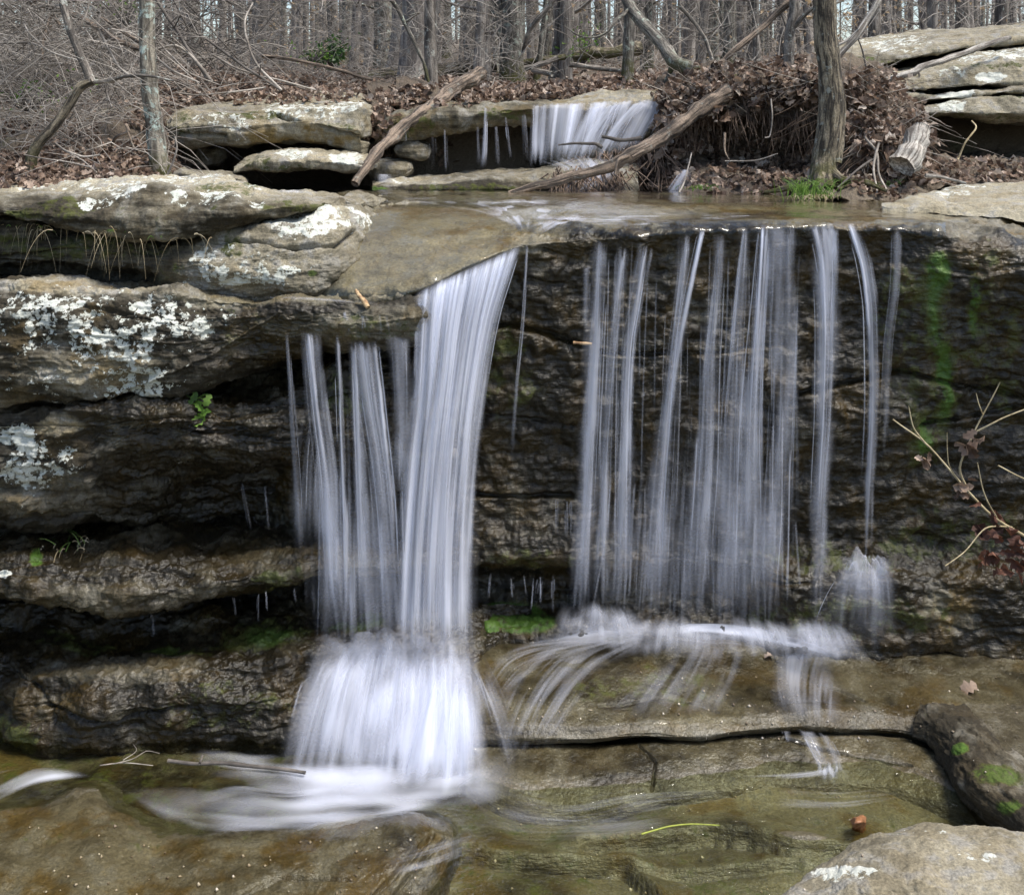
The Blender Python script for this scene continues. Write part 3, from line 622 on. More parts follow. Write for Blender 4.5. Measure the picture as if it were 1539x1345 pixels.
zg = lambda z: (lambda py: dz(py, z))
G1 = loft('submerged_rock', [
    stn(-140, (1180, zf(1180, -.3)), (1205, zf(1205, -.13)), (1240, zf(1240, -.08)), (1300, zf(1300, -.05)), (1360, zf(1360, -.04)), (1430, zf(1430, -.08)), (1500, zf(1500, -.3))),
    stn(0, (1190, zf(1190, -.3)), (1215, zf(1215, -.12)), (1245, zf(1245, -.08)), (1300, zf(1300, -.05)), (1360, zf(1360, -.04)), (1430, zf(1430, -.08)), (1500, zf(1500, -.3))),
    stn(120, (1170, zf(1170, -.3)), (1195, zf(1195, -.11)), (1240, zf(1240, -.07)), (1300, zf(1300, -.05)), (1360, zf(1360, -.04)), (1430, zf(1430, -.08)), (1500, zf(1500, -.3))),
    stn(240, (1210, zf(1210, -.3)), (1245, zf(1245, -.12)), (1265, zf(1265, -.085)), (1305, zf(1305, -.05)), (1360, zf(1360, -.05)), (1430, zf(1430, -.08)), (1500, zf(1500, -.3))),
    stn(400, (1220, zf(1220, -.3)), (1250, zf(1250, -.13)), (1268, zf(1268, -.09)), (1305, zf(1305, -.06)), (1360, zf(1360, -.06)), (1430, zf(1430, -.08)), (1500, zf(1500, -.3))),
    stn(520, (1200, zf(1200, -.3)), (1232, zf(1232, -.12)), (1255, zf(1255, -.07)), (1300, zf(1300, -.06)), (1360, zf(1360, -.07)), (1430, zf(1430, -.1)), (1500, zf(1500, -.3))),
    stn(610, (1205, zf(1205, -.3)), (1230, zf(1230, -.10)), (1250, zf(1250, -.06)), (1290, zf(1290, -.07)), (1345, zf(1345, -.10)), (1400, zf(1400, -.14)), (1450, zf(1450, -.3))),
    stn(670, (1215, zf(1215, -.3)), (1235, zf(1235, -.13)), (1255, zf(1255, -.09)), (1285, zf(1285, -.11)), (1320, zf(1320, -.16)), (1350, zf(1350, -.22)), (1400, zf(1400, -.3))),
    stn(702, (1240, zf(1240, -.32)), (1255, zf(1255, -.28)), (1265, zf(1265, -.26)), (1280, zf(1280, -.27)), (1300, zf(1300, -.29)), (1320, zf(1320, -.31)), (1350, zf(1350, -.33)))],
    ROCK, res=1.9, sv=3, su=3, big=(1.6, .03), mid=(5, .016), fine=(18, .005), strata=(0, 0), seed=40,
    base=dict(tan=.38, moss=.62, wet=1.4, rust=1.2), cracks=[([(560, 1345), (610, 1300), (650, 1255)], 4, .03), ([(590, 1345), (640, 1290), (668, 1260)], 3, .03), ([(360, 1345), (420, 1315), (520, 1320)], 3, .02)],
    paint=[('tan', 430, 1275, 110, 12, .5), ('tan', 140, 1320, 120, 22, .4), ('tan', 640, 1270, 60, 40, .3), ('moss', 200, 1250, 200, 30, .5)])
tag(G1, 'low olive brown rock awash in the stream, filling the near left of the pool', 'rock')
G2 = loft('grey_boulder', [
    stn(1130, (1400, 4.0), (1398, 4.0), (1402, 3.98), (1420, 3.95), (1440, 3.92), (1470, 3.9)),
    stn(1175, (1352, 4.24), (1345, 4.2), (1355, 4.1), (1385, 4.02), (1420, 3.95), (1480, 3.88)),
    stn(1232, (1318, 4.42), (1304, 4.36), (1318, 4.24), (1360, 4.05), (1420, 3.92), (1490, 3.85)),
    stn(1288, (1284, 4.55), (1263, 4.48), (1285, 4.3), (1340, 4.05), (1420, 3.86), (1500, 3.8)),
    stn(1340, (1265, 4.62), (1243, 4.56), (1268, 4.34), (1335, 4.04), (1420, 3.82), (1500, 3.75)),
    stn(1400, (1255, 4.66), (1231, 4.6), (1258, 4.35), (1330, 4.02), (1420, 3.8), (1500, 3.72)),
    stn(1450, (1260, 4.64), (1237, 4.58), (1262, 4.35), (1330, 4.02), (1420, 3.8), (1500, 3.72)),
    stn(1539, (1270, 4.6), (1249, 4.54), (1270, 4.34), (1335, 4.02), (1420, 3.8), (1500, 3.72)),
    stn(1680, (1330, 4.45), (1300, 4.4), (1310, 4.25), (1350, 4.02), (1420, 3.8), (1500, 3.72))], ROCK, res=1.7, sv=3, su=4, big=(2.0, .02), mid=(7, .012), fine=(24, .005), strata=(0, 0), seed=44,
    base=dict(tan=.52, lich=.22, moss=.08, wet=.0, rust=.25), cracks=[([(1290, 1345), (1400, 1330), (1539, 1318)], 2, .012)],
    paint=[('lich', 1272, 1316, 50, 13, 1.12, .4), ('lich', 1232, 1275, 10, 8, 1.2), ('lich', 1470, 1280, 40, 16, .6), ('moss', 1330, 1250, 30, 10, .4), ('tan', 1420, 1290, 150, 50, .55), ('lich', 1390, 1245, 60, 8, .55)])
tag(G2, 'dry grey boulder in the near corner with one white lichen blotch', 'boulder')
def rr(*t): return [(x, y, zf(y, z)) for x, y, z in t]
G3 = loft('mossy_rock_ridge', [
    rr((1385, 1062, .0), (1378, 1068, .03), (1372, 1084, .02), (1372, 1104, -.06), (1372, 1120, -.2)),
    rr((1425, 1050, .0), (1412, 1060, .04), (1400, 1085, .03), (1394, 1112, -.06), (1392, 1130, -.2)),
    rr((1470, 1072, .0), (1455, 1084, .05), (1432, 1108, .03), (1418, 1140, -.06), (1412, 1168, -.24)),
    rr((1510, 1110, .0), (1494, 1118, .055), (1466, 1144, .035), (1446, 1180, -.06), (1440, 1205, -.24)),
    rr((1560, 1150, .0), (1540, 1160, .06), (1508, 1188, .035), (1486, 1222, -.06), (1480, 1245, -.24)),
    rr((1620, 1205, .0), (1600, 1215, .06), (1570, 1240, .035), (1548, 1270, -.06), (1540, 1295, -.24)),
    rr((1700, 1270, .0), (1680, 1280, .06), (1650, 1300, .035), (1630, 1330, -.06), (1620, 1350, -.24))], ROCK, res=1.7, sv=2.4, su=2, big=(2, .02), mid=(7, .014), fine=(24, .006), strata=(12, .015), seed=48, chip=.015,
    base=dict(tan=-.05, moss=.60, wet=.8), paint=[('moss', 1445, 1130, 13, 10, .96), ('moss', 1520, 1215, 24, 14, .92), ('moss', 1400, 1075, 30, 14, .2), ('moss', 1500, 1165, 40, 20, .9)])
tag(G3, 'dark mossy ridge of rock at the pool edge on the right', 'rock')
G4 = loft('cobble', [rr((1276, 1236, -.15), (1277, 1232, -.13), (1279, 1238, -.11), (1280, 1246, -.16)), rr((1282, 1230, -.13), (1284, 1226, -.05), (1285, 1238, -.05), (1285, 1250, -.16)),
    rr((1292, 1228, -.13), (1293, 1224, -.04), (1294, 1236, -.04), (1293, 1250, -.16)), rr((1300, 1230, -.14), (1302, 1226, -.09), (1302, 1236, -.10), (1300, 1246, -.16))], ROCK, res=.8, sv=2, su=1, big=(6, .01), mid=(20, .006), fine=(60, .002), seed=50, base=dict(tan=.55, rust=1.5, wet=.5), bvh=False)
m_, nt_ = newmat('orange_stone'); k_ = N_(nt_); c_ = k_.obj()
k_.fin(k_.n('BsdfPrincipled', Base__Color=k_.mix(k_.noise(c_, 30, 4), (.16, .06, .025), (.36, .17, .075)), Roughness=.5, Normal=k_.n('Bump', Strength=.6, Distance=.01, Height=k_.noise(c_, 60, 4)).outputs[0]).outputs[0])
G4.data.materials[0] = m_
tag(G4, 'small orange brown stone sitting beside the grey boulder', 'stone')

# ---- upper tier rocks
U = {}
U[1] = loft('flat_rock', [
    stn(248, (188, 10.3), (180, 9.9), (182, 9.3), (196, 9.2), (208, 9.25), (206, 9.9)),
    stn(262, (170, 10.6), (169, 10.2), (174, 9.25), (192, 9.1), (212, 9.2), (206, 10.2)),
    stn(310, (160, 10.7), (160, 10.2), (166, 9.2), (190, 9.05), (218, 9.15), (210, 10.2)),
    stn(345, (156, 10.7), (156, 10.2), (163, 9.2), (190, 9.05), (221, 9.12), (213, 10.2)),
    stn(400, (151, 10.7), (151, 10.2), (159, 9.2), (186, 9.05), (219, 9.15), (210, 10.2)),
    stn(455, (146, 10.7), (146, 10.2), (155, 9.2), (184, 9.05), (214, 9.2), (206, 10.2)),
    stn(510, (144, 10.7), (144, 10.2), (153, 9.2), (192, 9.0), (228, 9.15), (218, 10.2)),
    stn(545, (146, 10.7), (146, 10.2), (156, 9.2), (196, 9.05), (236, 9.15), (226, 10.2)),
    stn(558, (165, 10.6), (160, 10.2), (166, 9.5), (196, 9.4), (230, 9.45), (222, 10.2))], ROCK, res=1.5, sv=2.4, su=2, big=(1.1, .06), mid=(4, .03), fine=(14, .010), strata=(5, .02), seed=60,
    base=dict(tan=.62, lich=.45, moss=.35, rust=.45), cracks=[([(415, 168), (460, 185), (510, 203), (560, 210)], 2.2, .10), ([(262, 196), (300, 200), (338, 206)], 2, .05)],
    paint=[('moss', 275, 185, 22, 20, .74), ('moss', 370, 168, 60, 8, .8), ('lich', 340, 185, 50, 22, .9, .5), ('lich', 450, 165, 70, 14, 1.0), ('rust', 450, 208, 90, 18, 1.3, .4), ('lich', 450, 208, 90, 16, .15, .3), ('moss', 510, 190, 40, 12, .7), ('lich', 520, 155, 30, 10, 1.0)])
tag(U[1], 'broad flat topped tan rock on the upper bank', 'rock')
U[2] = loft('flat_rock', [
    stn(352, (252, 9.0), (250, 8.9), (254, 8.6), (260, 8.6), (256, 9.0)),
    stn(370, (236, 9.4), (236, 9.0), (246, 8.5), (260, 8.55), (252, 9.2)),
    stn(410, (226, 9.6), (227, 9.0), (240, 8.45), (258, 8.5), (252, 9.3)),
    stn(470, (224, 9.6), (225, 9.0), (238, 8.45), (257, 8.5), (252, 9.3)),
    stn(520, (227, 9.6), (228, 9.0), (242, 8.45), (258, 8.5), (252, 9.3)),
    stn(556, (236, 9.4), (238, 9.0), (246, 8.6), (256, 8.6), (252, 9.2)),
    stn(568, (248, 9.1), (248, 9.0), (251, 8.8), (254, 8.8), (252, 9.0))], ROCK, res=1.4, sv=2, su=2, big=(1.5, .04), mid=(5, .03), fine=(16, .010), seed=63,
    base=dict(tan=.75, lich=.55, moss=.3), cracks=[([(440, 243), (500, 238), (545, 247)], 1.5, .05)], paint=[('moss', 385, 245, 28, 12, .74), ('moss', 440, 254, 60, 6, .7), ('lich', 520, 238, 28, 10, 1.3), ('lich', 440, 232, 30, 6, 1.2)])
tag(U[2], 'pale flat stone propped under the broad flat topped rock, black gap beneath', 'rock')
U[3] = loft('flat_rock', [stn(262, (262, 8.7), (258, 8.6), (262, 8.3), (276, 8.3)), stn(275, (256, 8.8), (252, 8.7), (258, 8.25), (280, 8.25)), stn(320, (262, 8.8), (257, 8.7), (264, 8.25), (282, 8.25)), stn(362, (264, 8.8), (260, 8.7), (266, 8.3), (284, 8.3)), stn(374, (272, 8.7), (270, 8.6), (274, 8.4), (284, 8.4))],
    ROCK, res=1.4, sv=1.6, su=1, big=(2, .03), mid=(6, .02), fine=(16, .008), seed=66, base=dict(tan=.5, lich=.5, moss=.5))
tag(U[3], 'small grey stone behind the long tan slab', 'rock')
U[4] = loft('fall_rock', [
    stn(560, (196, 10.4), (176, 10.0), (180, 9.4), (205, 9.4), (222, 9.5), (224, 10.6), (290, 10.6)),
    stn(592, (170, 10.9), (166, 10.2), (170, 9.25), (196, 9.2), (214, 9.3), (212, 10.7), (290, 10.7)),
    stn(650, (160, 11.3), (158, 10.3), (160, 9.4), (176, 9.2), (203, 9.3), (196, 10.8), (290, 10.8)),
    stn(720, (156, 11.6), (155, 10.3), (157, 9.5), (170, 9.3), (192, 9.4), (186, 10.9), (290, 10.9)),
    stn(790, (155, 11.7), (154, 10.3), (156, 9.6), (164, 9.45), (186, 9.6), (190, 10.6), (290, 10.6)),
    stn(830, (155, 11.7), (153, 10.3), (155, 9.7), (162, 9.6), (190, 9.7), (220, 9.75), (290, 9.75)),
    stn(880, (152, 11.7), (147, 10.4), (152, 9.8), (164, 9.6), (190, 9.68), (220, 9.7), (290, 9.7)),
    stn(960, (145, 11.7), (137, 10.6), (142, 9.9), (152, 9.7), (190, 9.72), (220, 9.75), (290, 9.75)),
    stn(1020, (144, 11.7), (136, 10.6), (140, 10.0), (150, 9.8), (190, 9.8), (220, 9.8), (290, 9.8)),
    stn(1090, (144, 11.7), (140, 10.6), (144, 10.0), (156, 9.9), (190, 9.9), (220, 9.9), (290, 9.9))], ROCK, res=1.6, sv=2.0, su=2, big=(1.2, .05), mid=(4, .03), fine=(14, .012), strata=(6, .02), seed=70,
    base=dict(tan=.30, moss=.55, wet=.9, rust=.8), paint=[('tan', 920, 148, 90, 14, .75), ('moss', 920, 148, 100, 14, .15), ('moss', 620, 190, 40, 16, .8), ('moss', 760, 172, 50, 10, .8), ('tan', 700, 240, 120, 45, .0), ('moss', 700, 240, 120, 40, .1)])  # last tan patch paints the shade of the hollow under the ledge
tag(U[4], 'mossy overhanging ledge that the small upper fall pours over', 'rock ledge')
U[5] = loft('flat_rock', [
    stn(560, (276, 9.4), (276, 8.9), (280, 8.5), (287, 8.45), (294, 8.5)),
    stn(600, (270, 9.6), (271, 8.9), (277, 8.4), (287, 8.35), (294, 8.4)),
    stn(680, (262, 9.7), (264, 9.0), (271, 8.45), (285, 8.35), (294, 8.4)),
    stn(760, (256, 9.8), (258, 9.1), (265, 8.55), (284, 8.45), (294, 8.5)),
    stn(830, (247, 9.8), (250, 9.2), (258, 8.7), (284, 8.55), (294, 8.6)),
    stn(900, (240, 9.8), (244, 9.3), (252, 8.9), (282, 8.7), (294, 8.7)),
    stn(960, (240, 9.8), (246, 9.3), (256, 9.0), (284, 8.8), (294, 8.8))], ROCK, res=1.5, sv=2, su=2, big=(1.5, .04), mid=(5, .024), fine=(16, .008), seed=74,
    base=dict(tan=.45, moss=.35, wet=.9), paint=[('tan', 720, 282, 140, 10, .0), ('moss', 700, 284, 130, 8, .7), ('moss', 570, 286, 14, 6, .95), ('tan', 620, 272, 50, 6, .8), ('lich', 610, 273, 26, 4, .8)])
tag(U[5], 'low wet slab at the foot of the small upper fall', 'rock slab')
def lump_rock(name, px, py, w, h, d, deep, seed, base, label, cat='rock', **kw):
    sts = []
    for f in np.linspace(-1, 1, 7):
        c = math.sqrt(max(0, 1 - f * f)); hh = max(.06, c ** .7)
        sts.append(stn(px + f * w / 2, (py - h * .25 * hh, d + deep * hh), (py - h * .5 * hh, d + deep * .5 * hh), (py - h * .42 * hh, d), (py, d - deep * .25 * hh), (py + h * .5 * hh, d - deep * .2 * hh), (py + h * .5 * hh + 2, d + deep * .2)))
    o = loft(name, sts, ROCK, res=1.4, sv=1.6, su=1.5, big=(1.6, .03), mid=(5, .03), fine=(15, .010), seed=seed, base=base, **kw)
    return tag(o, label, cat)
lump_rock('stone', 622, 224, 56, 34, 9.3, .4, 80, dict(tan=.2, moss=.6, wet=.7), 'dark mossy stone tucked under the upper ledge beside the leaning log')
lump_rock('stone', 586, 254, 72, 32, 9.2, .4, 81, dict(tan=.35, moss=.5, wet=.6), 'dark wet stone behind the foot of the leaning log')
lump_rock('stone', 305, 232, 70, 40, 9.6, .4, 82, dict(tan=.2, moss=.5, wet=.2), 'brown stone deep in the hollow under the flat topped rock')
U[6] = loft('flat_rock', [stn(738, (150, 12.2), (148, 12.0), (150, 11.6), (156, 11.6)), stn(760, (144, 12.5), (140, 12.2), (144, 11.5), (158, 11.5)), stn(820, (134, 12.6), (132, 12.2), (138, 11.5), (158, 11.5)),
    stn(860, (130, 12.6), (128, 12.2), (134, 11.5), (156, 11.5)), stn(895, (134, 12.5), (132, 12.2), (138, 11.6), (150, 11.6)), stn(908, (144, 12.3), (141, 12.1), (144, 11.8), (150, 11.8))], ROCK, res=1.4, sv=1.8, su=1.5, big=(1, .06), mid=(3, .03), fine=(12, .012), seed=84,
    base=dict(tan=.45, lich=.45, moss=.45), paint=[('lich', 865, 138, 16, 8, 1.3), ('tan', 890, 142, 20, 8, .1)])
tag(U[6], 'long low grey rock above the upper fall, before the tree trunks', 'rock')
# big layered outcrop, right
def outcrop(name, sts, seed, base, label, **kw):
    o = loft(name, sts, ROCK, res=1.6, sv=2.2, su=3, big=(.8, .06), mid=(3, .035), fine=(12, .012), strata=(6, .02), seed=seed, base=base, **kw)
    return tag(o, label, 'rock')
outcrop('layered_rock', [
    stn(1120, (118, 12.5), (114, 12.0), (118, 11.0), (122, 11.0), (118, 12)),
    stn(1150, (108, 13.0), (103, 12.3), (110, 10.8), (120, 10.7), (116, 12)),
    stn(1210, (92, 13.5), (87, 12.5), (98, 10.6), (110, 10.5), (106, 12)),
    stn(1290, (70, 14), (64, 12.8), (82, 10.4), (106, 10.2), (100, 12)),
    stn(1340, (60, 14.2), (55, 12.9), (74, 10.4), (97, 10.2), (92, 12)),
    stn(1400, (52, 14.2), (47, 13.0), (64, 10.5), (82, 10.3), (76, 12)),
    stn(1470, (48, 14.2), (42, 13.0), (56, 10.6), (70, 10.4), (66, 12)),
    stn(1545, (44, 14.2), (38, 13.0), (50, 10.7), (62, 10.5), (58, 12)),
    stn(1700, (44, 14.2), (38, 13.0), (48, 10.8), (56, 10.6), (52, 12))], 90, dict(tan=.66, lich=.6, moss=.15), 'pale rounded top layer of the big outcrop at the right',
    paint=[('tan', 1330, 95, 110, 14, .4), ('lich', 1330, 97, 110, 10, .2), ('moss', 1300, 90, 20, 5, .9), ('moss', 1350, 92, 30, 5, .8), ('lich', 1350, 66, 60, 12, .95), ('moss', 1170, 106, 20, 6, 1.0)])
outcrop('layered_rock', [
    stn(1250, (118, 11.6), (112, 11.0), (118, 10.0), (128, 9.9), (124, 11)),
    stn(1300, (110, 12), (103, 11.2), (116, 9.9), (132, 9.8), (128, 11)),
    stn(1340, (100, 12), (97, 11.2), (116, 9.8), (137, 9.7), (132, 11)),
    stn(1400, (88, 12), (83, 11.2), (108, 9.8), (136, 9.65), (130, 11)),
    stn(1470, (76, 12), (70, 11.2), (98, 9.8), (131, 9.65), (126, 11)),
    stn(1545, (68, 12), (62, 11.2), (90, 9.8), (128, 9.65), (124, 11)),
    stn(1700, (64, 12), (58, 11.2), (84, 9.8), (124, 9.65), (120, 11))], 93, dict(tan=.68, lich=.62, moss=.2), 'thick pale second layer of the big outcrop, white lichen along its top',
    paint=[('lich', 1480, 84, 80, 12, 1.0), ('moss', 1500, 100, 60, 4, .74), ('moss', 1430, 103, 30, 3, .7), ('lich', 1490, 115, 24, 8, 1.4), ('lich', 1430, 112, 30, 7, 1.0), ('tan', 1400, 130, 120, 8, .4)])
outcrop('layered_rock', [
    stn(1310, (138, 11), (136, 10.5), (142, 9.7), (150, 9.65), (146, 10.8)),
    stn(1350, (141, 11), (138, 10.5), (145, 9.6), (154, 9.55), (150, 10.8)),
    stn(1400, (140, 11), (137, 10.5), (144, 9.55), (152, 9.5), (148, 10.8)),
    stn(1470, (134, 11), (131, 10.5), (138, 9.55), (145, 9.5), (142, 10.8)),
    stn(1545, (131, 11), (128, 10.5), (133, 9.55), (137, 9.5), (134, 10.8)),
    stn(1700, (128, 11), (124, 10.5), (128, 9.55), (132, 9.5), (130, 10.8))], 96, dict(tan=.55, lich=.45, moss=.45), 'thin mossy third layer of the big outcrop',
    paint=[('lich', 1434, 142, 28, 7, 1.6, .2), ('moss', 1390, 136, 26, 5, .78)])
outcrop('layered_rock', [
    stn(1330, (160, 11), (156, 10.4), (162, 9.6), (172, 9.5), (174, 9.6), (168, 11.2), (260, 11.4)),
    stn(1370, (158, 11), (155, 10.4), (162, 9.45), (172, 9.35), (176, 9.45), (168, 11.2), (260, 11.4)),
    stn(1430, (152, 11), (148, 10.4), (156, 9.4), (170, 9.3), (178, 9.4), (168, 11.2), (260, 11.4)),
    stn(1500, (146, 11), (141, 10.4), (150, 9.4), (172, 9.25), (183, 9.4), (172, 11.2), (260, 11.4)),
    stn(1560, (142, 11), (138, 10.4), (146, 9.4), (172, 9.2), (184, 9.4), (172, 11.2), (260, 11.4)),
    stn(1700, (138, 11), (134, 10.4), (142, 9.4), (168, 9.2), (182, 9.4), (170, 11.2), (260, 11.4))], 99, dict(tan=.60, lich=.45, moss=.35), 'bottom layer of the big outcrop, overhanging a black hollow',
    paint=[('lich', 1430, 160, 26, 7, 1.3), ('moss', 1450, 176, 110, 7, .72), ('moss', 1520, 148, 24, 8, .72), ('tan', 1480, 225, 140, 38, .0), ('lich', 1480, 230, 140, 40, .0, .2)])  # hollow under the overhang darkened in colour, its shade painted in
R5 = loft('flat_rock', [
    stn(1325, (312, 6.95), (306, 6.9), (309, 6.8), (316, 6.78)), stn(1345, (309, 7.2), (303, 7.15), (309, 6.75), (318, 6.7)),
    stn(1385, (294, 7.9), (290, 7.8), (308, 6.75), (319, 6.7)), stn(1440, (283, 8.3), (279, 8.2), (308, 6.7), (322, 6.6)),
    stn(1500, (277, 8.5), (274, 8.4), (310, 6.65), (327, 6.5)), stn(1560, (275, 8.5), (272, 8.4), (312, 6.6), (334, 6.4)), stn(1720, (275, 8.5), (272, 8.4), (314, 6.6), (338, 6.4))],
    ROCK, res=1.6, sv=2, su=3, big=(1, .03), mid=(4, .02), fine=(14, .007), strata=(14, .02), seed=104, base=dict(tan=.80, lich=.25, moss=.05, rust=.4), cracks=[([(1360, 308), (1440, 302), (1539, 312)], 1.5, .03), ([(1400, 296), (1539, 296)], 1.2, .02)], paint=[('lich', 1430, 285, 60, 8, .8)])
tag(R5, 'pale smooth slab on the lip of the ledge at the right, below the overhang', 'rock slab')
# =================================================================== FALLING WATER
def curve_at(poly, n):
    return respline(np.array(poly, float), n)
def streak(u, v, f=(30, 90, 240), g=(.5, .35, .25), vs=1.2, seed=0.0):
    """brightness streaks running along a flow: u across (m), v along (m)"""
    s = 0
    for k, (ff, gg) in enumerate(zip(f, g)):
        s = s + gg * pn(np.stack([u * ff, v * vs * (1 + .6 * k), np.full_like(u, seed * 3.3 + k * 9.1)], -1))
    return s
def sheet(edgeL, edgeR, alpha, d0, d1, dpow=.5, soft=.15, top=.03, bot=.25, v0=0.0, v1=1.0, bow=.02, con=1.6, fade=(1, 1), res=1.5, nv=46, f=(30, 90, 240), g=(.55, .30, .13), vs=1.0, rag=.10, stretch=0):
    """one thin sheet of falling water between two measured edges; its density is streaky and ragged at the rim"""
    sd = R.random() * 50
    L = curve_at(edgeL, nv); Rr = curve_at(edgeR, nv)
    i0, i1 = int(v0 * (nv - 1)), int(v1 * (nv - 1)); L, Rr = L[i0:i1 + 1], Rr[i0:i1 + 1]; nv = len(L)
    wpx = np.linalg.norm(Rr - L, axis=1).max(); nu = int(np.clip(wpx / res, 7, 260))
    u = np.linspace(0, 1, nu)[None]; t = np.linspace(0, 1, nv)[:, None]
    q = L[:, None] * (1 - u[..., None]) + Rr[:, None] * u[..., None]
    D0 = d0[0] * (1 - u) + d0[1] * u if isinstance(d0, tuple) else d0 + 0 * u
    D1 = d1[0] * (1 - u) + d1[1] * u if isinstance(d1, tuple) else d1 + 0 * u
    d = D0 + (D1 - D0) * (v0 + (v1 - v0) * t) ** dpow
    um = u * wpx / 1500 * 5.6 + 0 * t; vm = t * np.linalg.norm(L[-1] - L[0]) / 1500 * 5.6 + 0 * u
    d = d - bow * (4 * u * (1 - u)) + .5 * bow * pn(np.stack([um * 22, vm * .8, um * 0 + sd], -1).reshape(-1, 3)).reshape(d.shape)
    V = Pn(np.concatenate([q, d[..., None]], -1))
    S_ = streak(um.ravel() , vm.ravel(), f, g, vs, sd).reshape(d.shape)
    S_ = S_ + .35 * pn(np.stack([um * 9, vm * 2.2, um * 0 + sd + 7], -1).reshape(-1, 3)).reshape(d.shape)
    a = np.clip(.5 + con * S_ * .8, 0.03, 1.6)
    r1 = rag * pn(np.stack([um * 0 + sd, vm * 2.5, um * 0], -1).reshape(-1, 3)).reshape(d.shape) + .4 * rag * pn(np.stack([um * 0 + sd + 3, vm * 9, um * 0], -1).reshape(-1, 3)).reshape(d.shape)
    a = a * sstep(0, soft, u + r1) * (1 - sstep(1 - soft, 1, u + r1))
    jt = pn(np.stack([um * 40, um * 0 + sd, um * 0 + 5], -1).reshape(-1, 3)).reshape(d.shape)
    a = a * sstep(0, max(top, 1e-3), t - top * .8 * (jt + .3)) * (1 - sstep(1 - bot, 1, t + .5 * bot * jt))
    a = np.clip(alpha * a * (fade[0] + (fade[1] - fade[0]) * t), 0, .97)
    a[:, 0] = 0; a[:, -1] = 0
    return V.reshape(-1, 3), gridfaces(nv, nu), np.stack([um, vm], -1).reshape(-1, 2), a.ravel()
def strand_batch(edgeL, edgeR, n, K, w, alpha, d0, d1, jit=.02, dj=.05, v0=(0, .12), v1=(.85, 1.0), dpow=.5, facing=(0, -1, .15), yaw=.5, u_of=None, wg=1.0, minlen=.0):
    """strands falling between two measured edges (px,py polylines), n of them; depth runs d0(u)->d1(u)"""
    L = curve_at(edgeL, 64); Rr = curve_at(edgeR, 64)
    u = R.random(n) if u_of is None else u_of(n)
    a0 = R.uniform(*v0, n); a1 = R.uniform(*v1, n); a1 = np.maximum(a1, a0 + minlen)
    t = a0[:, None] + (a1 - a0)[:, None] * np.linspace(0, 1, K)[None]
    ti = t * 63; i = np.clip(ti.astype(int), 0, 62); f = (ti - i)[..., None]
    l = L[i] * (1 - f) + L[i + 1] * f; r = Rr[i] * (1 - f) + Rr[i + 1] * f
    uu = (u[:, None] + jit * (R.normal(size=(n, 1)) * t + .35 * np.sin(t * R.uniform(2, 7, (n, 1)) + R.random((n, 1)) * 6)))[..., None]
    q = l * (1 - uu) + r * uu
    D0 = d0[0] * (1 - u) + d0[1] * u if isinstance(d0, tuple) else np.full(n, d0)
    D1 = d1[0] * (1 - u) + d1[1] * u if isinstance(d1, tuple) else np.full(n, d1)
    d = D0[:, None] + (D1 - D0)[:, None] * t ** dpow + dj * R.normal(size=(n, 1)) * np.minimum(1, t * 4 + .1)
    path = Pn(np.concatenate([q, d[..., None]], -1))
    s = np.linspace(0, 1, K)[None]
    env = sstep(0, .07, s) * (1 - sstep(.72, 1.0, s))
    al = alpha * R.uniform(.35, 1.25, (n, 1)) * env
    wd = R.uniform(.4, 1.6, (n, 1)) * w * (1 + (wg - 1) * t)
    return ribbons(path, wd, al, facing, R.uniform(-yaw, yaw, n))
def lane(pts, w0, w1, n, alpha, d0, d1, w=.03, v0=None, **kw):
    """a stream running down a centre line, w0 px wide at its lip and w1 px at its foot"""
    pts = np.array(pts, float); k = np.linspace(0, 1, len(pts))[:, None]; hw = (w0 + (w1 - w0) * k) / 2
    l, r = pts - hw * [1, 0], pts + hw * [1, 0]
    st = dict(top=.5, bot=.3) if v0 else {}
    out = [sheet(l, r, min(.9, alpha * 1.35), d0, d1, dpow=kw.get('dpow', .5), soft=.45, fade=(1.2, .8), bow=.015, rag=.26, con=1.25, res=1.3, f=(18, 55, 150), **st)]
    if w1 > 18 and not v0: out.append(sheet(l - 6, r + 6, alpha * .95, d0 - .03, d1 - .03, dpow=kw.get('dpow', .5), soft=.5, con=1.1, f=(12, 40, 120), fade=(.5, 1.15), bow=.01, rag=.25, **st))
    m = max(2, n // 14)
    out.append(strand_batch(l - 2, r + 2, m, 24, max(.008, w * .42), min(.6, alpha * 1.1), d0, d1, v0=v0 or (0, .25), v1=(.35, 1.0), **kw))
    return rmerge(out)
def fall(name, base, label):
    e = empty(name, base); tag(e, label, 'waterfall'); return e
def water_part(name, parts, parent, mat=None):
    v, f, u, a = rmerge(parts)
    o = make(name, v, f, mat or SILK, {'a': a}, parent=parent, uv=u); o['kind'] = 'stuff'; return o

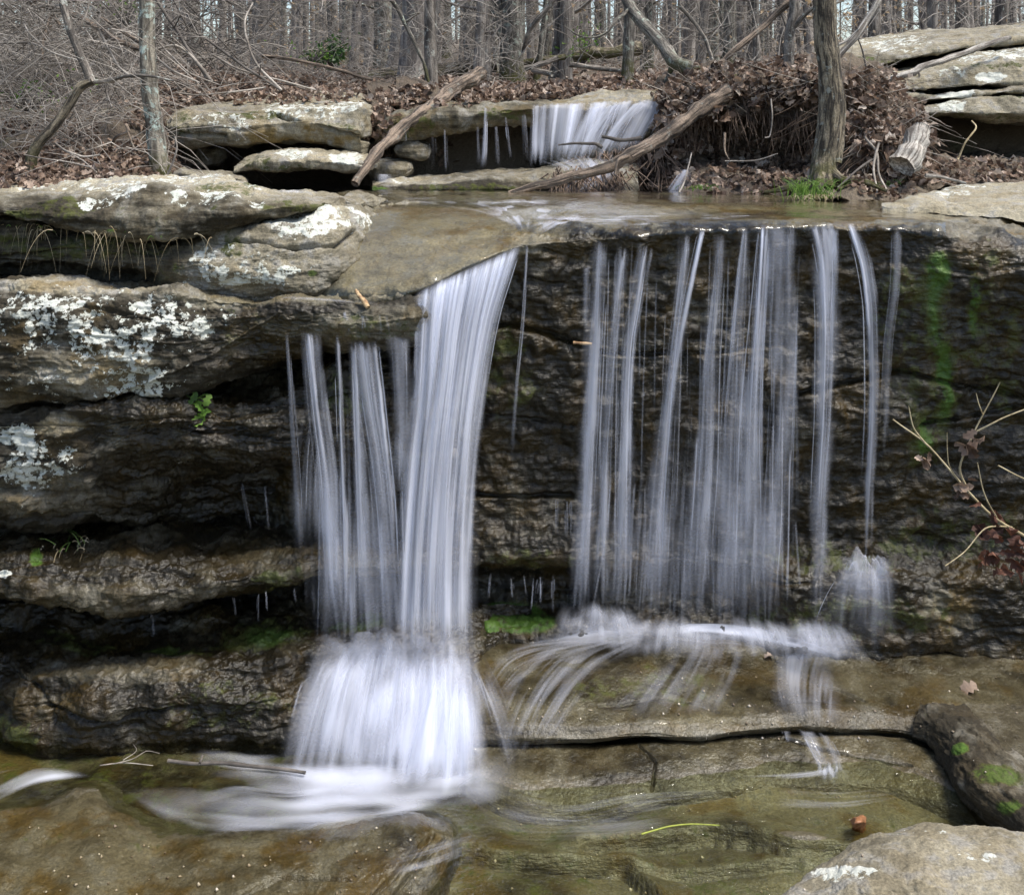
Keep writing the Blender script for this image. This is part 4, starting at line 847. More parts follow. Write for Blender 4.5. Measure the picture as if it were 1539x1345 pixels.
# --- the main fall
W1 = fall('waterfall', P(655, 965, 5.4), 'thick white main fall bursting into a bright cone of spray at its foot')
eL = [(622, 440), (619, 480), (618, 560), (606, 690), (597, 820), (594, 900), (592, 975)]
eR = [(786, 366), (772, 410), (752, 475), (736, 560), (722, 680), (713, 800), (709, 900), (708, 975)]
lipL, lipR = (5.50, 5.78), (5.33, 5.50)
mid_top = lambda n: R.beta(1.05, 1.0, n)
water_part('falling_sheet', [
    sheet(eL, eR, .80, lipL, lipR, soft=.12, bow=.05, fade=(1.0, .95), res=1.2, bot=.12, rag=.05, con=1.0, f=(16, 50, 160)),
    sheet(eL, eR, .52, (5.47, 5.75), (5.29, 5.45), soft=.14, bow=.06, fade=(1.1, .7), res=1.2, bot=.10, rag=.06, con=1.6, f=(35, 110, 280)),
    sheet([(618, 470), (598, 700), (580, 900), (578, 985)], [(765, 440), (728, 640), (722, 820), (724, 985)], .55, (5.45, 5.68), (5.26, 5.42), soft=.28, bow=.05, fade=(.1, 1.1), res=1.5, bot=.12, top=.3),
    sheet(eL, eR, .85, (5.485, 5.765), (5.32, 5.49), soft=.06, bow=.05, fade=(1.1, .5), v1=.45, bot=.9, res=1.1, con=2.0, f=(40, 110, 260)),
    strand_batch(eL, eR, 26, 36, .008, .5, (5.46, 5.74), (5.28, 5.44), jit=.035, dj=.03, v0=(0, .10), v1=(.3, 1.0))], W1)
def burst(n, a0, a1, z0, z1, w, alpha, K=22, rise=.05, j=.05, pw=1.0):
    """strands leaping out of the foot of a fall and down to the pool"""
    u = R.random(n); v = np.clip(u + R.normal(size=n) * .06, -.05, 1.05)
    A = np.array(a0, float); B = np.array(z0, float)
    A2 = np.array(a1, float); B2 = np.array(z1, float)
    s = A[None] * (1 - u)[:, None] + A2[None] * u[:, None]; e = B[None] * (1 - v)[:, None] + B2[None] * v[:, None]
    s = s + R.normal(size=(n, 3)) * [10, 9, .04]; e = e + R.normal(size=(n, 3)) * [14, 12, .05]
    S0, E0 = Pn(s), Pn(e); t0 = R.uniform(0, .35, n)[:, None]; t1 = R.uniform(.6, 1.0, n)[:, None]
    t = (t0 + (t1 - t0) * np.linspace(0, 1, K)[None])[..., None]
    path = S0[:, None] * (1 - t) + E0[:, None] * t
    out = E0 - S0; hor = t ** .75 - t
    path[..., 0:2] += hor * out[:, None, 0:2] * .9
    path[..., 2] += (R.uniform(.3, 1.4, (n, 1)) * rise)[..., None][..., 0] * np.sin(np.pi * np.minimum(1, t[..., 0] * 1.1)) 
    ss = np.linspace(0, 1, K)[None]; env = sstep(0, .22, ss) * (1 - sstep(.6, 1, ss))
    return ribbons(path, R.uniform(.5, 1.6, (n, 1)) * w * (1 + .6 * ss), alpha * R.uniform(.3, 1.2, (n, 1)) * env, (0, -1, .7), R.uniform(-.8, .8, n))
def spray(a0, a1, z0, z1, alpha, layers=2, rise=.08, soft=.3, top=.25, bot=.25, con=1.5, f=(14, 40, 110), K=26, res=2.0, sub=20, pw=.7, jag=.8):
    """curved sheets of spray arching from the foot of a fall out to where they land"""
    out = []
    for l in range(layers):
        sd = R.random() * 40; nu = int(np.clip(max(abs(z1[0] - z0[0]), abs(a1[0] - a0[0])) / res, 10, 220))
        u = np.linspace(0, 1, nu)[None]; t = np.linspace(0, 1, K)[:, None]
        nz = lambda fr, o: pn(np.stack([u.ravel() * fr, u.ravel() * 0 + sd, u.ravel() * 0 + o], -1)).reshape(u.shape)
        A = np.array(a0, float) * (1 - u[..., None]) + np.array(a1, float) * u[..., None]; B = np.array(z0, float) * (1 - u[..., None]) + np.array(z1, float) * u[..., None]
        A = A + np.stack([0 * u, jag * (34 * nz(6, 1) + 12 * nz(19, 8)), 0 * u], -1); B = B + np.stack([8 * nz(7, 2), 16 * nz(6, 3), .03 * nz(5, 4) - .03 * l], -1)
        S0, E0 = Pn(A), Pn(B); tt = t[..., None]
        V = S0 * (1 - tt) + E0 * tt; hor = tt ** pw - tt
        V[..., :2] = V[..., :2] + hor * (E0 - S0)[..., :2]
        V[..., 2] += rise * (1 + .5 * nz(6, 5)) * (.6 + .5 * l) * np.sin(np.pi * np.minimum(1, t * 1.1))
        wm = max(abs(z1[0] - z0[0]), 20) / 1500 * 5.3
        um = u * wm + 0 * t; vm = t * .5 + 0 * u
        S_ = streak(um.ravel(), vm.ravel(), f, (.5, .4, .3), 1.4, sd).reshape(um.shape) + .6 * pn(np.stack([um * 7, vm * 7, um * 0 + sd], -1).reshape(-1, 3)).reshape(um.shape)
        a = np.clip(.5 + con * S_ * .8, .03, 1.6) * sstep(0, soft, u) * (1 - sstep(1 - soft, 1, u))
        jt = pn(np.stack([um * 20, um * 0 + sd, um * 0 + 5], -1).reshape(-1, 3)).reshape(um.shape)
        a = a * sstep(0, top, t + .16 * jt) * (1 - sstep(1 - bot, 1, t + .2 * jt))
        a = np.clip(alpha * a, 0, .97); a[:, 0] = 0; a[:, -1] = 0; a[0] = 0; a[-1] = 0
        out.append((V.reshape(-1, 3), gridfaces(K, nu), np.stack([um, vm], -1).reshape(-1, 2), a.ravel()))
    return rmerge(out)
water_part('splash_cone', [
    spray((478, 980, 5.44), (722, 975, 5.46), (402, 1170, 5.06), (742, 1180, 5.02), .46, 3, rise=.05, soft=.18, top=.25, bot=.35, f=(9, 28, 90), con=1.15, pw=.92),
    spray((480, 962, 5.42), (722, 960, 5.43), (410, 1150, 5.08), (742, 1165, 5.03), .36, 2, rise=.05, soft=.22, top=.3, bot=.45, f=(14, 50, 140), con=1.6, pw=.94),
    spray((540, 985, 5.38), (722, 985, 5.38), (470, 1182, 5.03), (742, 1186, 5.00), .46, 2, rise=.04, soft=.35, top=.4, bot=.3, f=(8, 26, 80), con=1.0, pw=.94),
    spray((640, 1000, 5.34), (718, 1000, 5.34), (575, 1192, 4.99), (745, 1192, 4.98), .85, 2, rise=.03, soft=.32, top=.45, bot=.25, con=.6, f=(6, 18, 60), pw=.95),
    spray((470, 952, 5.46), (724, 955, 5.44), (450, 1040, 5.34), (730, 1040, 5.28), .44, 3, rise=.07, soft=.35, top=.5, bot=.6, con=.8, f=(7, 20, 60), pw=.9),
    spray((690, 1000, 5.42), (735, 1000, 5.40), (735, 1165, 5.14), (800, 1160, 5.12), .20, 2, rise=.04, soft=.45, top=.35, bot=.6, f=(20, 60, 160), pw=.9),
    burst(24, (500, 985, 5.50), (712, 975, 5.45), (415, 1150, 5.2), (740, 1168, 5.05), .010, .25, rise=.14)], W1)

# --- thin fall to its left
W2 = fall('waterfall', P(520, 950, 5.4), 'thin combed fall of separate strands just left of the thick main fall')
kw = dict(d0=5.44, d1=5.33)
water_part('falling_strands', [
    lane([(431, 500), (437, 600), (446, 720), (450, 840)], 6, 16, 14, .34, w=.016, **kw),
    lane([(470, 500), (478, 600), (492, 720), (502, 860), (512, 960)], 28, 40, 60, .40, w=.022, **kw),
    lane([(463, 500), (476, 620), (490, 740), (498, 900)], 10, 14, 26, .6, w=.014, **kw),
    lane([(507, 500), (512, 620), (517, 760), (520, 960)], 9, 16, 34, .6, w=.018, **kw),
    lane([(545, 512), (556, 600), (574, 720), (584, 840), (590, 965)], 40, 40, 90, .42, w=.022, **kw),
    lane([(532, 512), (536, 620), (542, 760), (548, 950)], 10, 22, 36, .55, w=.016, **kw),
    lane([(562, 512), (574, 620), (588, 760), (594, 900)], 10, 10, 30, .6, w=.014, **kw),
    lane([(600, 505), (604, 600), (602, 740)], 34, 20, 40, .30, w=.02, **kw),
    lane([(480, 600), (470, 700), (466, 820)], 60, 70, 40, .24, w=.016, v0=(0, .5), **kw),
    lane([(530, 600), (535, 760), (540, 970)], 150, 165, 150, .30, w=.03, v0=(0, .55), **kw),
    lane([(540, 700), (545, 850), (548, 985)], 120, 165, 110, .34, w=.05, v0=(0, .6), **kw),
    strand_batch([(505, 468), (512, 505)], [(600, 462), (604, 505)], 14, 14, .012, .22, 5.46, 5.43, v0=(0, .3), v1=(.7, 1)),
    lane([(398, 730), (404, 800)], 3, 5, 3, .16, w=.008, d0=5.6, d1=5.55), lane([(364, 725), (378, 800)], 3, 5, 3, .14, w=.008, d0=5.6, d1=5.55)], W2)

# --- the wide curtain on the right
W3 = fall('waterfall', P(1010, 940, 5.85), 'wide broken curtain of many strands sliding down the dark mossy wall')
kc = dict(d0=5.90, d1=5.80, dj=.03, dpow=.35)
water_part('falling_strands', [
    lane([(903, 362), (899, 440), (892, 560), (884, 700), (878, 820), (876, 925)], 20, 40, 80, .42, w=.026, **kc),
    lane([(897, 520), (884, 700), (878, 920)], 26, 50, 60, .34, w=.04, v0=(0, .4), **kc),
    lane([(938, 372), (926, 480), (914, 600), (906, 740), (902, 920)], 12, 24, 44, .38, w=.018, **kc),
    lane([(970, 368), (957, 450), (944, 530), (939, 640), (936, 780), (930, 915)], 10, 30, 60, .48, w=.02, **kc),
    lane([(980, 372), (964, 450), (950, 540), (945, 640)], 8, 10, 24, .42, w=.012, **kc),
    lane([(1032, 352), (1024, 430), (1010, 560), (1000, 680), (992, 800), (988, 935)], 12, 40, 80, .44, w=.022, **kc),
    lane([(1056, 345), (1038, 430), (1018, 540), (1006, 640)], 10, 12, 30, .48, w=.014, **kc),
    lane([(1082, 352), (1074, 470), (1066, 560), (1060, 700), (1050, 800), (1042, 935)], 14, 50, 60, .30, w=.022, **kc),
    lane([(1120, 342), (1112, 450), (1105, 560), (1100, 660), (1096, 800), (1098, 935)], 12, 60, 80, .34, w=.022, **kc),
    lane([(1150, 335), (1142, 450), (1134, 560), (1130, 660), (1130, 780), (1128, 940)], 16, 50, 100, .46, w=.024, **kc),
    lane([(1146, 340), (1138, 480), (1130, 640)], 6, 14, 26, .62, w=.012, **kc),
    lane([(1186, 335), (1186, 440), (1180, 560), (1172, 690), (1160, 820), (1150, 940)], 26, 50, 64, .26, w=.018, **kc),
    lane([(1168, 338), (1166, 450), (1160, 600)], 30, 30, 40, .28, w=.014, **kc),
    lane([(1232, 335), (1240, 400), (1243, 500), (1240, 620), (1233, 740), (1228, 945)], 44, 22, 110, .44, w=.02, **kc),
    lane([(1222, 338), (1236, 420), (1241, 540)], 14, 12, 34, .6, w=.012, **kc),
    lane([(1256, 335), (1255, 430), (1248, 560), (1240, 700)], 12, 10, 30, .50, w=.012, **kc),
    lane([(1283, 335), (1301, 400), (1311, 480), (1312, 600), (1307, 720), (1303, 845)], 26, 18, 90, .50, w=.018, **kc),
    lane([(1276, 335), (1298, 410), (1308, 520)], 8, 8, 26, .7, w=.012, **kc),
    lane([(1348, 345), (1345, 430), (1335, 520), (1328, 680)], 18, 14, 26, .24, w=.010, **kc),
    lane([(1110, 600), (1105, 760), (1095, 940)], 170, 190, 170, .30, w=.035, v0=(0, .55), **kc),
    lane([(1000, 640), (990, 780), (975, 940)], 230, 260, 120, .20, w=.03, v0=(0, .6), **kc),
    strand_batch([(880, 362), (870, 920)], [(1215, 335), (1200, 930)], 70, 30, .010, .26, 5.92, 5.82, v0=(0, .5), v1=(.4, 1)),
    strand_batch([(880, 700), (865, 945)], [(1200, 700), (1200, 950)], 70, 20, .014, .2, 5.86, 5.78, v0=(0, .6), v1=(.7, 1)),
    lane([(792, 368), (786, 470), (776, 580), (770, 690)], 5, 8, 10, .40, w=.010, d0=5.84, d1=5.82),
    lane([(882, 400), (878, 500)], 12, 12, 12, .22, w=.01, **kc)], W3)
water_part('splash', [
    spray((1282, 852, 5.82), (1326, 850, 5.82), (1222, 972, 5.72), (1362, 974, 5.72), .30, 3, rise=.13, soft=.3, top=.2, bot=.7, f=(16, 50, 120)),
    spray((1276, 846, 5.80), (1330, 846, 5.80), (1255, 905, 5.76), (1355, 905, 5.76), .40, 2, rise=.09, soft=.35, top=.3, bot=.6, con=1.0),
    burst(4, (1290, 842, 5.82), (1316, 842, 5.82), (1195, 965, 5.74), (1350, 972, 5.70), .010, .40, rise=.13),
    spray((845, 905, 5.86), (960, 908, 5.86), (815, 972, 5.70), (1000, 972, 5.70), .38, 2, rise=.02, jag=.35, soft=.35, top=.4, bot=.5, con=1.0, f=(10, 30, 90)),
    spray((930, 925, 5.86), (1260, 930, 5.86), (900, 990, 5.68), (1310, 996, 5.68), .42, 2, rise=.015, jag=.35, soft=.2, top=.4, bot=.6, con=1.1, f=(8, 24, 80)),
    spray((1195, 925, 5.86), (1270, 935, 5.86), (1170, 992, 5.66), (1320, 998, 5.66), .36, 2, rise=.02, jag=.35, soft=.35, top=.4, bot=.6, con=1.0, f=(10, 30, 90))], W3)
# dribbles under the moss and from the left hollow
W6 = fall('water_dribble', P(795, 915, 5.95), 'row of thin dribbles from the mossy ledge between the main fall and the curtain')
water_part('dribble', [lane([(x, 858 + R.uniform(0, 14)), (x + R.uniform(-5, 5), 890 + R.uniform(0, 32))], 2, 4, 3, R.uniform(.10, .34), w=.010, d0=5.94, d1=5.93) for x in (738, 768, 787, 802, 808, 812, 831)] +
           [lane([(x, 752), (x, 812)], 3, 3, 3, .35, w=.01, d0=5.98, d1=5.97) for x in (838, 852, 858)], W6)
W7 = fall('water_dribble', P(395, 930, 5.45), 'faint dribbles hanging under the wet ledge low in the left bank')
water_part('dribble', [lane([(x, y), (x + R.uniform(-5, 5), y + h)], 2, 4, 3, R.uniform(.06, .2), w=.008, d0=5.5, d1=5.5) for x, y, h in ((228, 918, 40), (352, 897, 34), (389, 892, 46), (400, 888, 30), (442, 884, 22), (470, 878, 52))], W7)
# small step cascade
W8 = fall('small_cascade', P(1215, 1160, 5.2), 'small white trickle dropping over the black crack in the rock shelf')
water_part('trickle', [
    lane([(1212, 1098), (1228, 1130), (1244, 1158)], 26, 26, 60, .30, w=.022, d0=5.30, d1=5.10, dj=.01),
    lane([(1240, 1104), (1258, 1140), (1262, 1160)], 12, 20, 24, .24, w=.02, d0=5.30, d1=5.10, dj=.01),
    lane([(1182, 1098), (1186, 1116)], 12, 12, 14, .25, w=.016, d0=5.30, d1=5.24, dj=.01),
    spray((1228, 1148, 5.12), (1272, 1144, 5.12), (1220, 1176, 5.04), (1276, 1168, 5.05), .5, 1, rise=.02, soft=.35, top=.4, bot=.4, con=1.2)], W8)

# --- small upper fall
W5 = fall('waterfall', P(900, 245, 9.2), 'small bright upper fall between the mossy ledge and the leaf pile')
uL, uR = [(797, 157), (796, 200), (795, 252)], [(1010, 148), (990, 180), (962, 225)]
water_part('falling_sheet', [
    sheet(uL, uR, .80, 9.55, (9.15, 9.25), soft=.08, bow=.04, res=1.2, bot=.35, con=1.7, f=(14, 44, 120), vs=.6),
    sheet([(848, 163), (832, 205), (822, 255)], [(1004, 150), (960, 190), (925, 235)], .7, 9.5, 9.08, soft=.38, bow=.03, res=1.2, bot=.3, con=1.6, f=(14, 40, 100), vs=.8),
    strand_batch(uL, uR, 14, 22, .014, .5, 9.5, 9.08, v0=(0, .10), v1=(.4, 1), dj=.02)], W5)
water_part('sliding_foam', [
    sheet([(800, 240), (842, 256), (800, 293)], [(932, 225), (940, 252), (905, 293)], .55, 9.05, 8.52, dpow=1, soft=.25, top=.2, bot=.3, f=(14, 36, 90)),
    sheet([(838, 236), (862, 262), (822, 292)], [(900, 232), (912, 262), (880, 292)], .55, 9.02, 8.48, dpow=1, soft=.3, top=.15, bot=.3, f=(14, 36, 90))], W5)
W9 = fall('water_dribble', P(728, 255, 9.0), 'thin upper drips falling past the black hollow under the mossy ledge')
water_part('dribble', [
    lane([(730, 160), (729, 205), (727, 256)], 6, 12, 16, .55, w=.014, d0=9.25, d1=8.95),
    lane([(760, 175), (763, 205), (768, 243)], 4, 6, 8, .4, w=.012, d0=9.25, d1=9.0),
    lane([(718, 190), (720, 250)], 5, 9, 4, .12, w=.012, d0=9.2, d1=9.0), lane([(745, 190), (748, 250)], 6, 10, 4, .10, w=.012, d0=9.2, d1=9.0),
    lane([(668, 195), (670, 258)], 4, 5, 4, .22, w=.012, d0=9.15, d1=8.9), lane([(650, 205), (652, 258)], 5, 10, 4, .08, w=.01, d0=9.15, d1=8.9),
    lane([(787, 172), (791, 244)], 8, 12, 10, .22, w=.014, d0=9.4, d1=9.1), lane([(610, 190), (610, 215)], 4, 4, 4, .3, w=.012, d0=9.15, d1=9.1)], W9)
W10 = fall('water_dribble', P(575, 285, 8.6), 'small trickle off the dark wet stone behind the foot of the leaning log')
water_part('dribble', [lane([(577, 262), (574, 276)], 26, 22, 24, .3, w=.018, d0=8.75, d1=8.7), lane([(1030, 255), (1006, 292)], 14, 22, 40, .34, w=.022, d0=8.5, d1=8.35)], W10)

# =================================================================== WATER LYING ON THE BED
xs = np.concatenate([np.linspace(-14, -3.6, 12), np.linspace(-3.5, 3.6, 200), np.linspace(3.8, 14, 12)]); ys = np.linspace(-4, 5.6, 200)
X, Y = np.meshgrid(xs, ys); p = np.stack([X, Y, X * 0 - .135], -1).reshape(-1, 3)
p[:, 2] += .006 * fbm(p, (2.5, 4, 1), 4, seed=200)
pool = make('pool_water', p, gridfaces(len(ys), len(xs)), POOL, origin='world'); tag(pool, kind='structure')

def flow(edges, n, w, alpha, names=None, K=26, off=.012, v0=(0, .5), v1=(.4, 1), jit=.04, prof=None, flat=None, ent=.26):
    """foam streaks and painted reflections drawn along the current, lying on whatever rock or pool they run over"""
    A, B = curve_at(edges[0], 30), curve_at(edges[1], 30)
    Gd = np.zeros((12, 30, 3)); 
    for a in range(12):
        for b in range(30):
            q = A[b] * (1 - a / 11) + B[b] * a / 11
            if flat is not None: Gd[a, b] = Pn([q[0], q[1], dz(q[1], flat)])
            else:
                h = hit(q[0], q[1], names, off); zq = np.array(Pn([q[0], q[1], dz(q[1], -.118)]))
                Gd[a, b] = zq if (h is None or h[1] > zq[1]) else h
    Gd = blur(blur(Gd, 1.0, 0), 1.2, 1)
    nu, nv = 90, 60; u = np.linspace(0, 1, nu)[None] + np.zeros((nv, 1)); t = np.linspace(0, 1, nv)[:, None] + np.zeros((1, nu))
    uu = u * 11; tt = t * 29; i = np.clip(uu.astype(int), 0, 10); j = np.clip(tt.astype(int), 0, 28); fi = (uu - i)[..., None]; fj = (tt - j)[..., None]
    V = (Gd[i, j] * (1 - fi) + Gd[i + 1, j] * fi) * (1 - fj) + (Gd[i, j + 1] * (1 - fi) + Gd[i + 1, j + 1] * fi) * fj
    sd = R.random() * 60
    wm = np.linalg.norm(Gd[-1] - Gd[0], axis=-1).mean(); lm = np.linalg.norm(np.diff(Gd, axis=1), axis=-1).sum(1).mean()
    um, vm = u * wm, t * lm; fr = 1 / max(w, .01) * .5
    S_ = streak(um.ravel(), vm.ravel(), (fr * .5, fr * 1.3, fr * 3), (.55, .4, .3), 1.6, sd).reshape(u.shape) + .45 * fbm(np.stack([um * fr * .25, vm * 2.2, um * 0 + sd], -1), 1, 2).reshape(u.shape)
    a = np.clip(.45 + 1.35 * S_, 0, 1.6)
    e1 = .2 * fbm(np.stack([um * 3, vm * 3, um * 0 + sd], -1), 1, 2).reshape(u.shape)
    a = a * sstep(0, .3, u + e1) * (1 - sstep(.7, 1, u + e1)) * sstep(0, ent, t + .6 * e1) * (1 - sstep(.66, 1, t + .6 * e1))
    a = a * alpha * 1.7
    if prof is not None: a = a * prof(u, t)
    a = np.clip(a, 0, .97); a[0] = 0; a[-1] = 0; a[:, 0] = 0; a[:, -1] = 0
    V[..., 2] += .004 * (1 + pn(np.stack([um * 14, vm * 4, um * 0], -1).reshape(-1, 3)).reshape(u.shape))
    return V.reshape(-1, 3), gridfaces(nv, nu), np.stack([um, vm], -1).reshape(-1, 2), a.ravel()
ff = [
    # bright apron at the foot of the main fall, sweeping left over the pool
    flow(([(735, 1160), (600, 1150), (480, 1140), (380, 1132), (270, 1122)], [(735, 1185), (600, 1190), (470, 1180), (360, 1160), (250, 1140)]), 260, .10, .40, flat=-.105, ent=.3),
    flow(([(780, 1145), (650, 1160), (520, 1165), (380, 1170)], [(790, 1192), (650, 1208), (520, 1210), (360, 1200)]), 320, .14, .44, flat=-.10, ent=.4),
    flow(([(690, 1180), (560, 1195), (430, 1195), (310, 1185), (200, 1180)], [(690, 1205), (560, 1238), (440, 1250), (300, 1250), (170, 1190)]), 260, .09, .44, flat=-.095, prof=lambda u, t: 1.2 - .7 * t),
    flow(([(690, 1192), (560, 1222), (430, 1240), (310, 1236), (220, 1205), (170, 1172)], [(690, 1200), (560, 1236), (430, 1252), (310, 1252), (215, 1220), (160, 1182)]), 150, .08, .36, flat=-.09, v0=(0, .6), v1=(.4, 1)),
    flow(([(520, 1180), (430, 1188), (360, 1180), (300, 1190)], [(520, 1186), (440, 1200), (370, 1196), (300, 1210)]), 50, .03, .22, flat=-.09),
    flow(([(-40, 1200), (20, 1168), (70, 1152), (130, 1160)], [(-40, 1216), (20, 1196), (80, 1176), (150, 1168)]), 120, .04, .34, flat=-.10, v0=(0, .4)),
    flow(([(-40, 1168), (20, 1156), (70, 1150)], [(-40, 1180), (20, 1160), (70, 1154)]), 40, .03, .2, flat=-.10),
    flow(([(800, 1130), (660, 1140), (540, 1144), (380, 1144)], [(810, 1200), (660, 1218), (520, 1222), (360, 1210)]), 100, .2, .60, flat=-.085, ent=.4),
    flow(([(600, 1150), (500, 1150), (400, 1146), (300, 1138)], [(600, 1200), (500, 1200), (400, 1190), (300, 1170)]), 100, .12, .32, flat=-.088, ent=.3),
    flow(([(560, 1205), (470, 1222), (380, 1225), (280, 1215)], [(560, 1228), (470, 1246), (380, 1248), (290, 1240)]), 100, .08, .26, flat=-.092, ent=.3),
    # foam along the foot of the curtain and its run-off over the shelf, then painted reflections on the pool
    flow(([(800, 958), (900, 940), (1000, 934), (1100, 936), (1200, 955), (1310, 985)], [(790, 976), (900, 972), (1000, 962), (1100, 962), (1200, 978), (1320, 1000)]), 420, .05, .40, v0=(0, .8), v1=(.15, 1), prof=lambda u, t: .55 + .45 * np.sin(t * 9 + 1)),
    flow(([(1010, 938), (1100, 938), (1190, 955), (1280, 985)], [(1010, 956), (1100, 958), (1190, 975), (1280, 998)]), 220, .035, .5, v0=(0, .8), v1=(.2, 1)),
    flow(([(900, 955), (820, 970), (770, 1010), (745, 1070), (730, 1130)], [(1000, 960), (930, 1000), (880, 1060), (840, 1120), (820, 1160)]), 260, .014, .15, ent=.15),
    flow(([(860, 960), (790, 965), (740, 985), (720, 1030)], [(960, 962), (880, 985), (800, 1010), (750, 1060)]), 200, .016, .18, ent=.15),
    flow(([(1000, 965), (960, 1020), (900, 1090)], [(1140, 965), (1130, 1020), (1110, 1080)]), 120, .014, .08, ent=.1),
    flow(([(1150, 965), (1150, 1020), (1170, 1090)], [(1290, 985), (1270, 1030), (1262, 1095)]), 220, .016, .16, ent=.12),
    flow(([(1110, 1166), (1180, 1162), (1260, 1150)], [(1130, 1176), (1200, 1172), (1270, 1160)]), 40, .022, .28),
    flow(([(760, 1175), (860, 1200), (950, 1185), (1100, 1180)], [(740, 1240), (860, 1250), (960, 1225), (1100, 1205)]), 140, .014, .09, flat=-.118),  # faint streaks painted as pale reflections on the pool
    flow(([(740, 1190), (800, 1215), (900, 1225), (1000, 1215)], [(700, 1260), (800, 1272), (920, 1262), (1040, 1240)]), 140, .014, .07, flat=-.118),  # more painted reflection swirls, nearer the viewer
    flow(([(700, 1150), (740, 1180), (760, 1220)], [(660, 1215), (690, 1240), (720, 1280)]), 60, .02, .045, flat=-.115),  # weak painted sheen on the pool right of the splash
    flow(([(1150, 1180), (1250, 1190), (1340, 1185)], [(1150, 1215), (1260, 1215), (1360, 1200)]), 60, .012, .10, flat=-.118),  # painted reflection streak at the right of the pool
    flow(([(560, 1285), (640, 1265), (700, 1245)], [(600, 1335), (660, 1320), (720, 1290)]), 6, .015, .2, flat=-.05),
]
v, f, u, a = rmerge(ff)
foam = make('stream_foam', v, f, FOAM, {'a': a}, uv=u, origin='world'); tag(foam, kind='stuff')
foam['label'] = 'white foam streaks drifting over the pool and the rock shelf'
# water sheet creeping over the top ledge toward the lip
tf = [flow(([(560, 296), (700, 318), (780, 345)], [(1000, 300), (900, 330), (800, 360)]), 120, .03, .22, off=.02),
      flow(([(800, 305), (900, 318), (1000, 322), (1100, 318)], [(760, 335), (900, 342), (1040, 334), (1180, 326)]), 160, .03, .24, off=.02),
      flow(([(840, 312), (940, 314), (1060, 312)], [(820, 322), (940, 326), (1080, 322)]), 50, .03, .20, off=.02),
      flow(([(400, 288), (500, 284), (600, 276)], [(430, 292), (520, 290), (606, 280)]), 50, .05, .25, off=.05),
      flow(([(300, 444), (420, 446), (560, 452)], [(330, 446), (440, 451), (600, 462)]), 50, .03, .14, off=.02)]
v, f, u, a = rmerge(tf)
o = make('ledge_water', v, f, FOAM, {'a': a}, uv=u, origin='world'); tag(o, 'thin sheet of stream water creeping over the top ledge', kind='stuff')

# clear film of water that runs over the ledge, the shelf and the drowned rock
def film(key, name, cond, label, off=.012, sm=2.0, mat=None):
    G2, Nn, qx, qy = GRID[key]
    step = 2
    G = blur(blur(G2, sm, 0), sm, 1)[::step, ::step]; n = Nn[::step, ::step]; qx, qy = qx[::step, ::step], qy[::step, ::step]
    p = G.reshape(-1, 3); dd = off + .004 * fbm(p, 3, 2, seed=77)
    V = p + n.reshape(-1, 3) * dd[:, None]
    f = gridfaces(G.shape[0], G.shape[1])
    fn = np.cross(V[f[:, 1]] - V[f[:, 0]], V[f[:, 2]] - V[f[:, 0]])
    if np.mean(np.sum(fn * n.reshape(-1, 3)[f[:, 0]], 1)) < 0: f = f[:, ::-1]
    keep = cond(qx.ravel(), qy.ravel(), p)[f].all(1); f = f[keep]
    us, inv = np.unique(f, return_inverse=True)
    o = make(name, V[us], inv.reshape(f.shape), mat or FILM, origin='world'); return tag(o, label, kind='structure')
FILM = clear_water_mat('running_water_film', (.95, .95, .90), (1, .45, 1), .22, 10)
film('rock_cliff1', 'water', lambda x, y, p: ((p[:, 2] > 2.475) | (x < 770)) & (((x > 500 + 30 * np.sin(p[:, 1] * 3)) & (x < 1420)) | (y < 300)) & (y < 455) & (p[:, 1] > 5.55) & (x > 470), None, .008, 2.5)
film('rock_shelf20', 'water', lambda x, y, p: (y < np.where(x > 1120, 1058, 1088)) & (y > 955) & (x > 700), None, .006, 2.0)
film('submerged_rock40', 'water', lambda x, y, p: (y < 1420) & (p[:, 2] > -.2), None, .014, 6)
film('rock_shelf23', 'water', lambda x, y, p: (p[:, 2] > -.125) & (y > 1108) & (x > 690), None, .006, 2.0)
# =================================================================== BANKS AND WOODLAND FLOOR
_gy = np.array([5, 6.8, 8, 9.3, 10.5, 12, 16, 30, 60, 100, 150.]); _gz = np.array([2.3, 2.60, 2.78, 3.0, 3.2, 3.42, 3.66, 4.25, 6.2, 9.0, 12.])
def gz(x, y):
    x, y = np.broadcast_arrays(np.asarray(x, float), np.asarray(y, float)); sh = x.shape; x, y = x.ravel(), y.ravel()
    z = np.interp(y, _gy, _gz)
    q = np.stack([x, y, x * 0], -1)
    z = z + (.07 + .004 * y) * fbm(q, .55, 3, seed=301)
    m = sstep(-.35, .35, x - (-2.85 - .16 * (y - 8))) * (1 - sstep(10.1, 10.7, y))
    z = z * (1 - m) + 2.42 * m
    return z.reshape(sh)
xs = np.concatenate([np.linspace(-70, -9, 60), np.linspace(-8.9, 8.9, 220), np.linspace(9, 70, 60)])
ys = np.concatenate([np.linspace(6.6, 16, 170), np.linspace(16.3, 45, 80), np.linspace(46, 150, 50)])
X, Y = np.meshgrid(xs, ys); Z = gz(X, Y); p = np.stack([X, Y, Z], -1).reshape(-1, 3); p[:, 2] += .02 * fbm(p, 6, 3, seed=302)
gr = make('ground', p, gridfaces(len(ys), len(xs)), SOIL, origin='world'); tag(gr, kind='structure')
def on_ground(px, py):
    d = np.linspace(9.5, 70, 600); x = (px - CX) / F * d; q = HY - (gz(x, d) - CZ) / d * F
    return float(d[np.argmin(np.abs(q - py))])
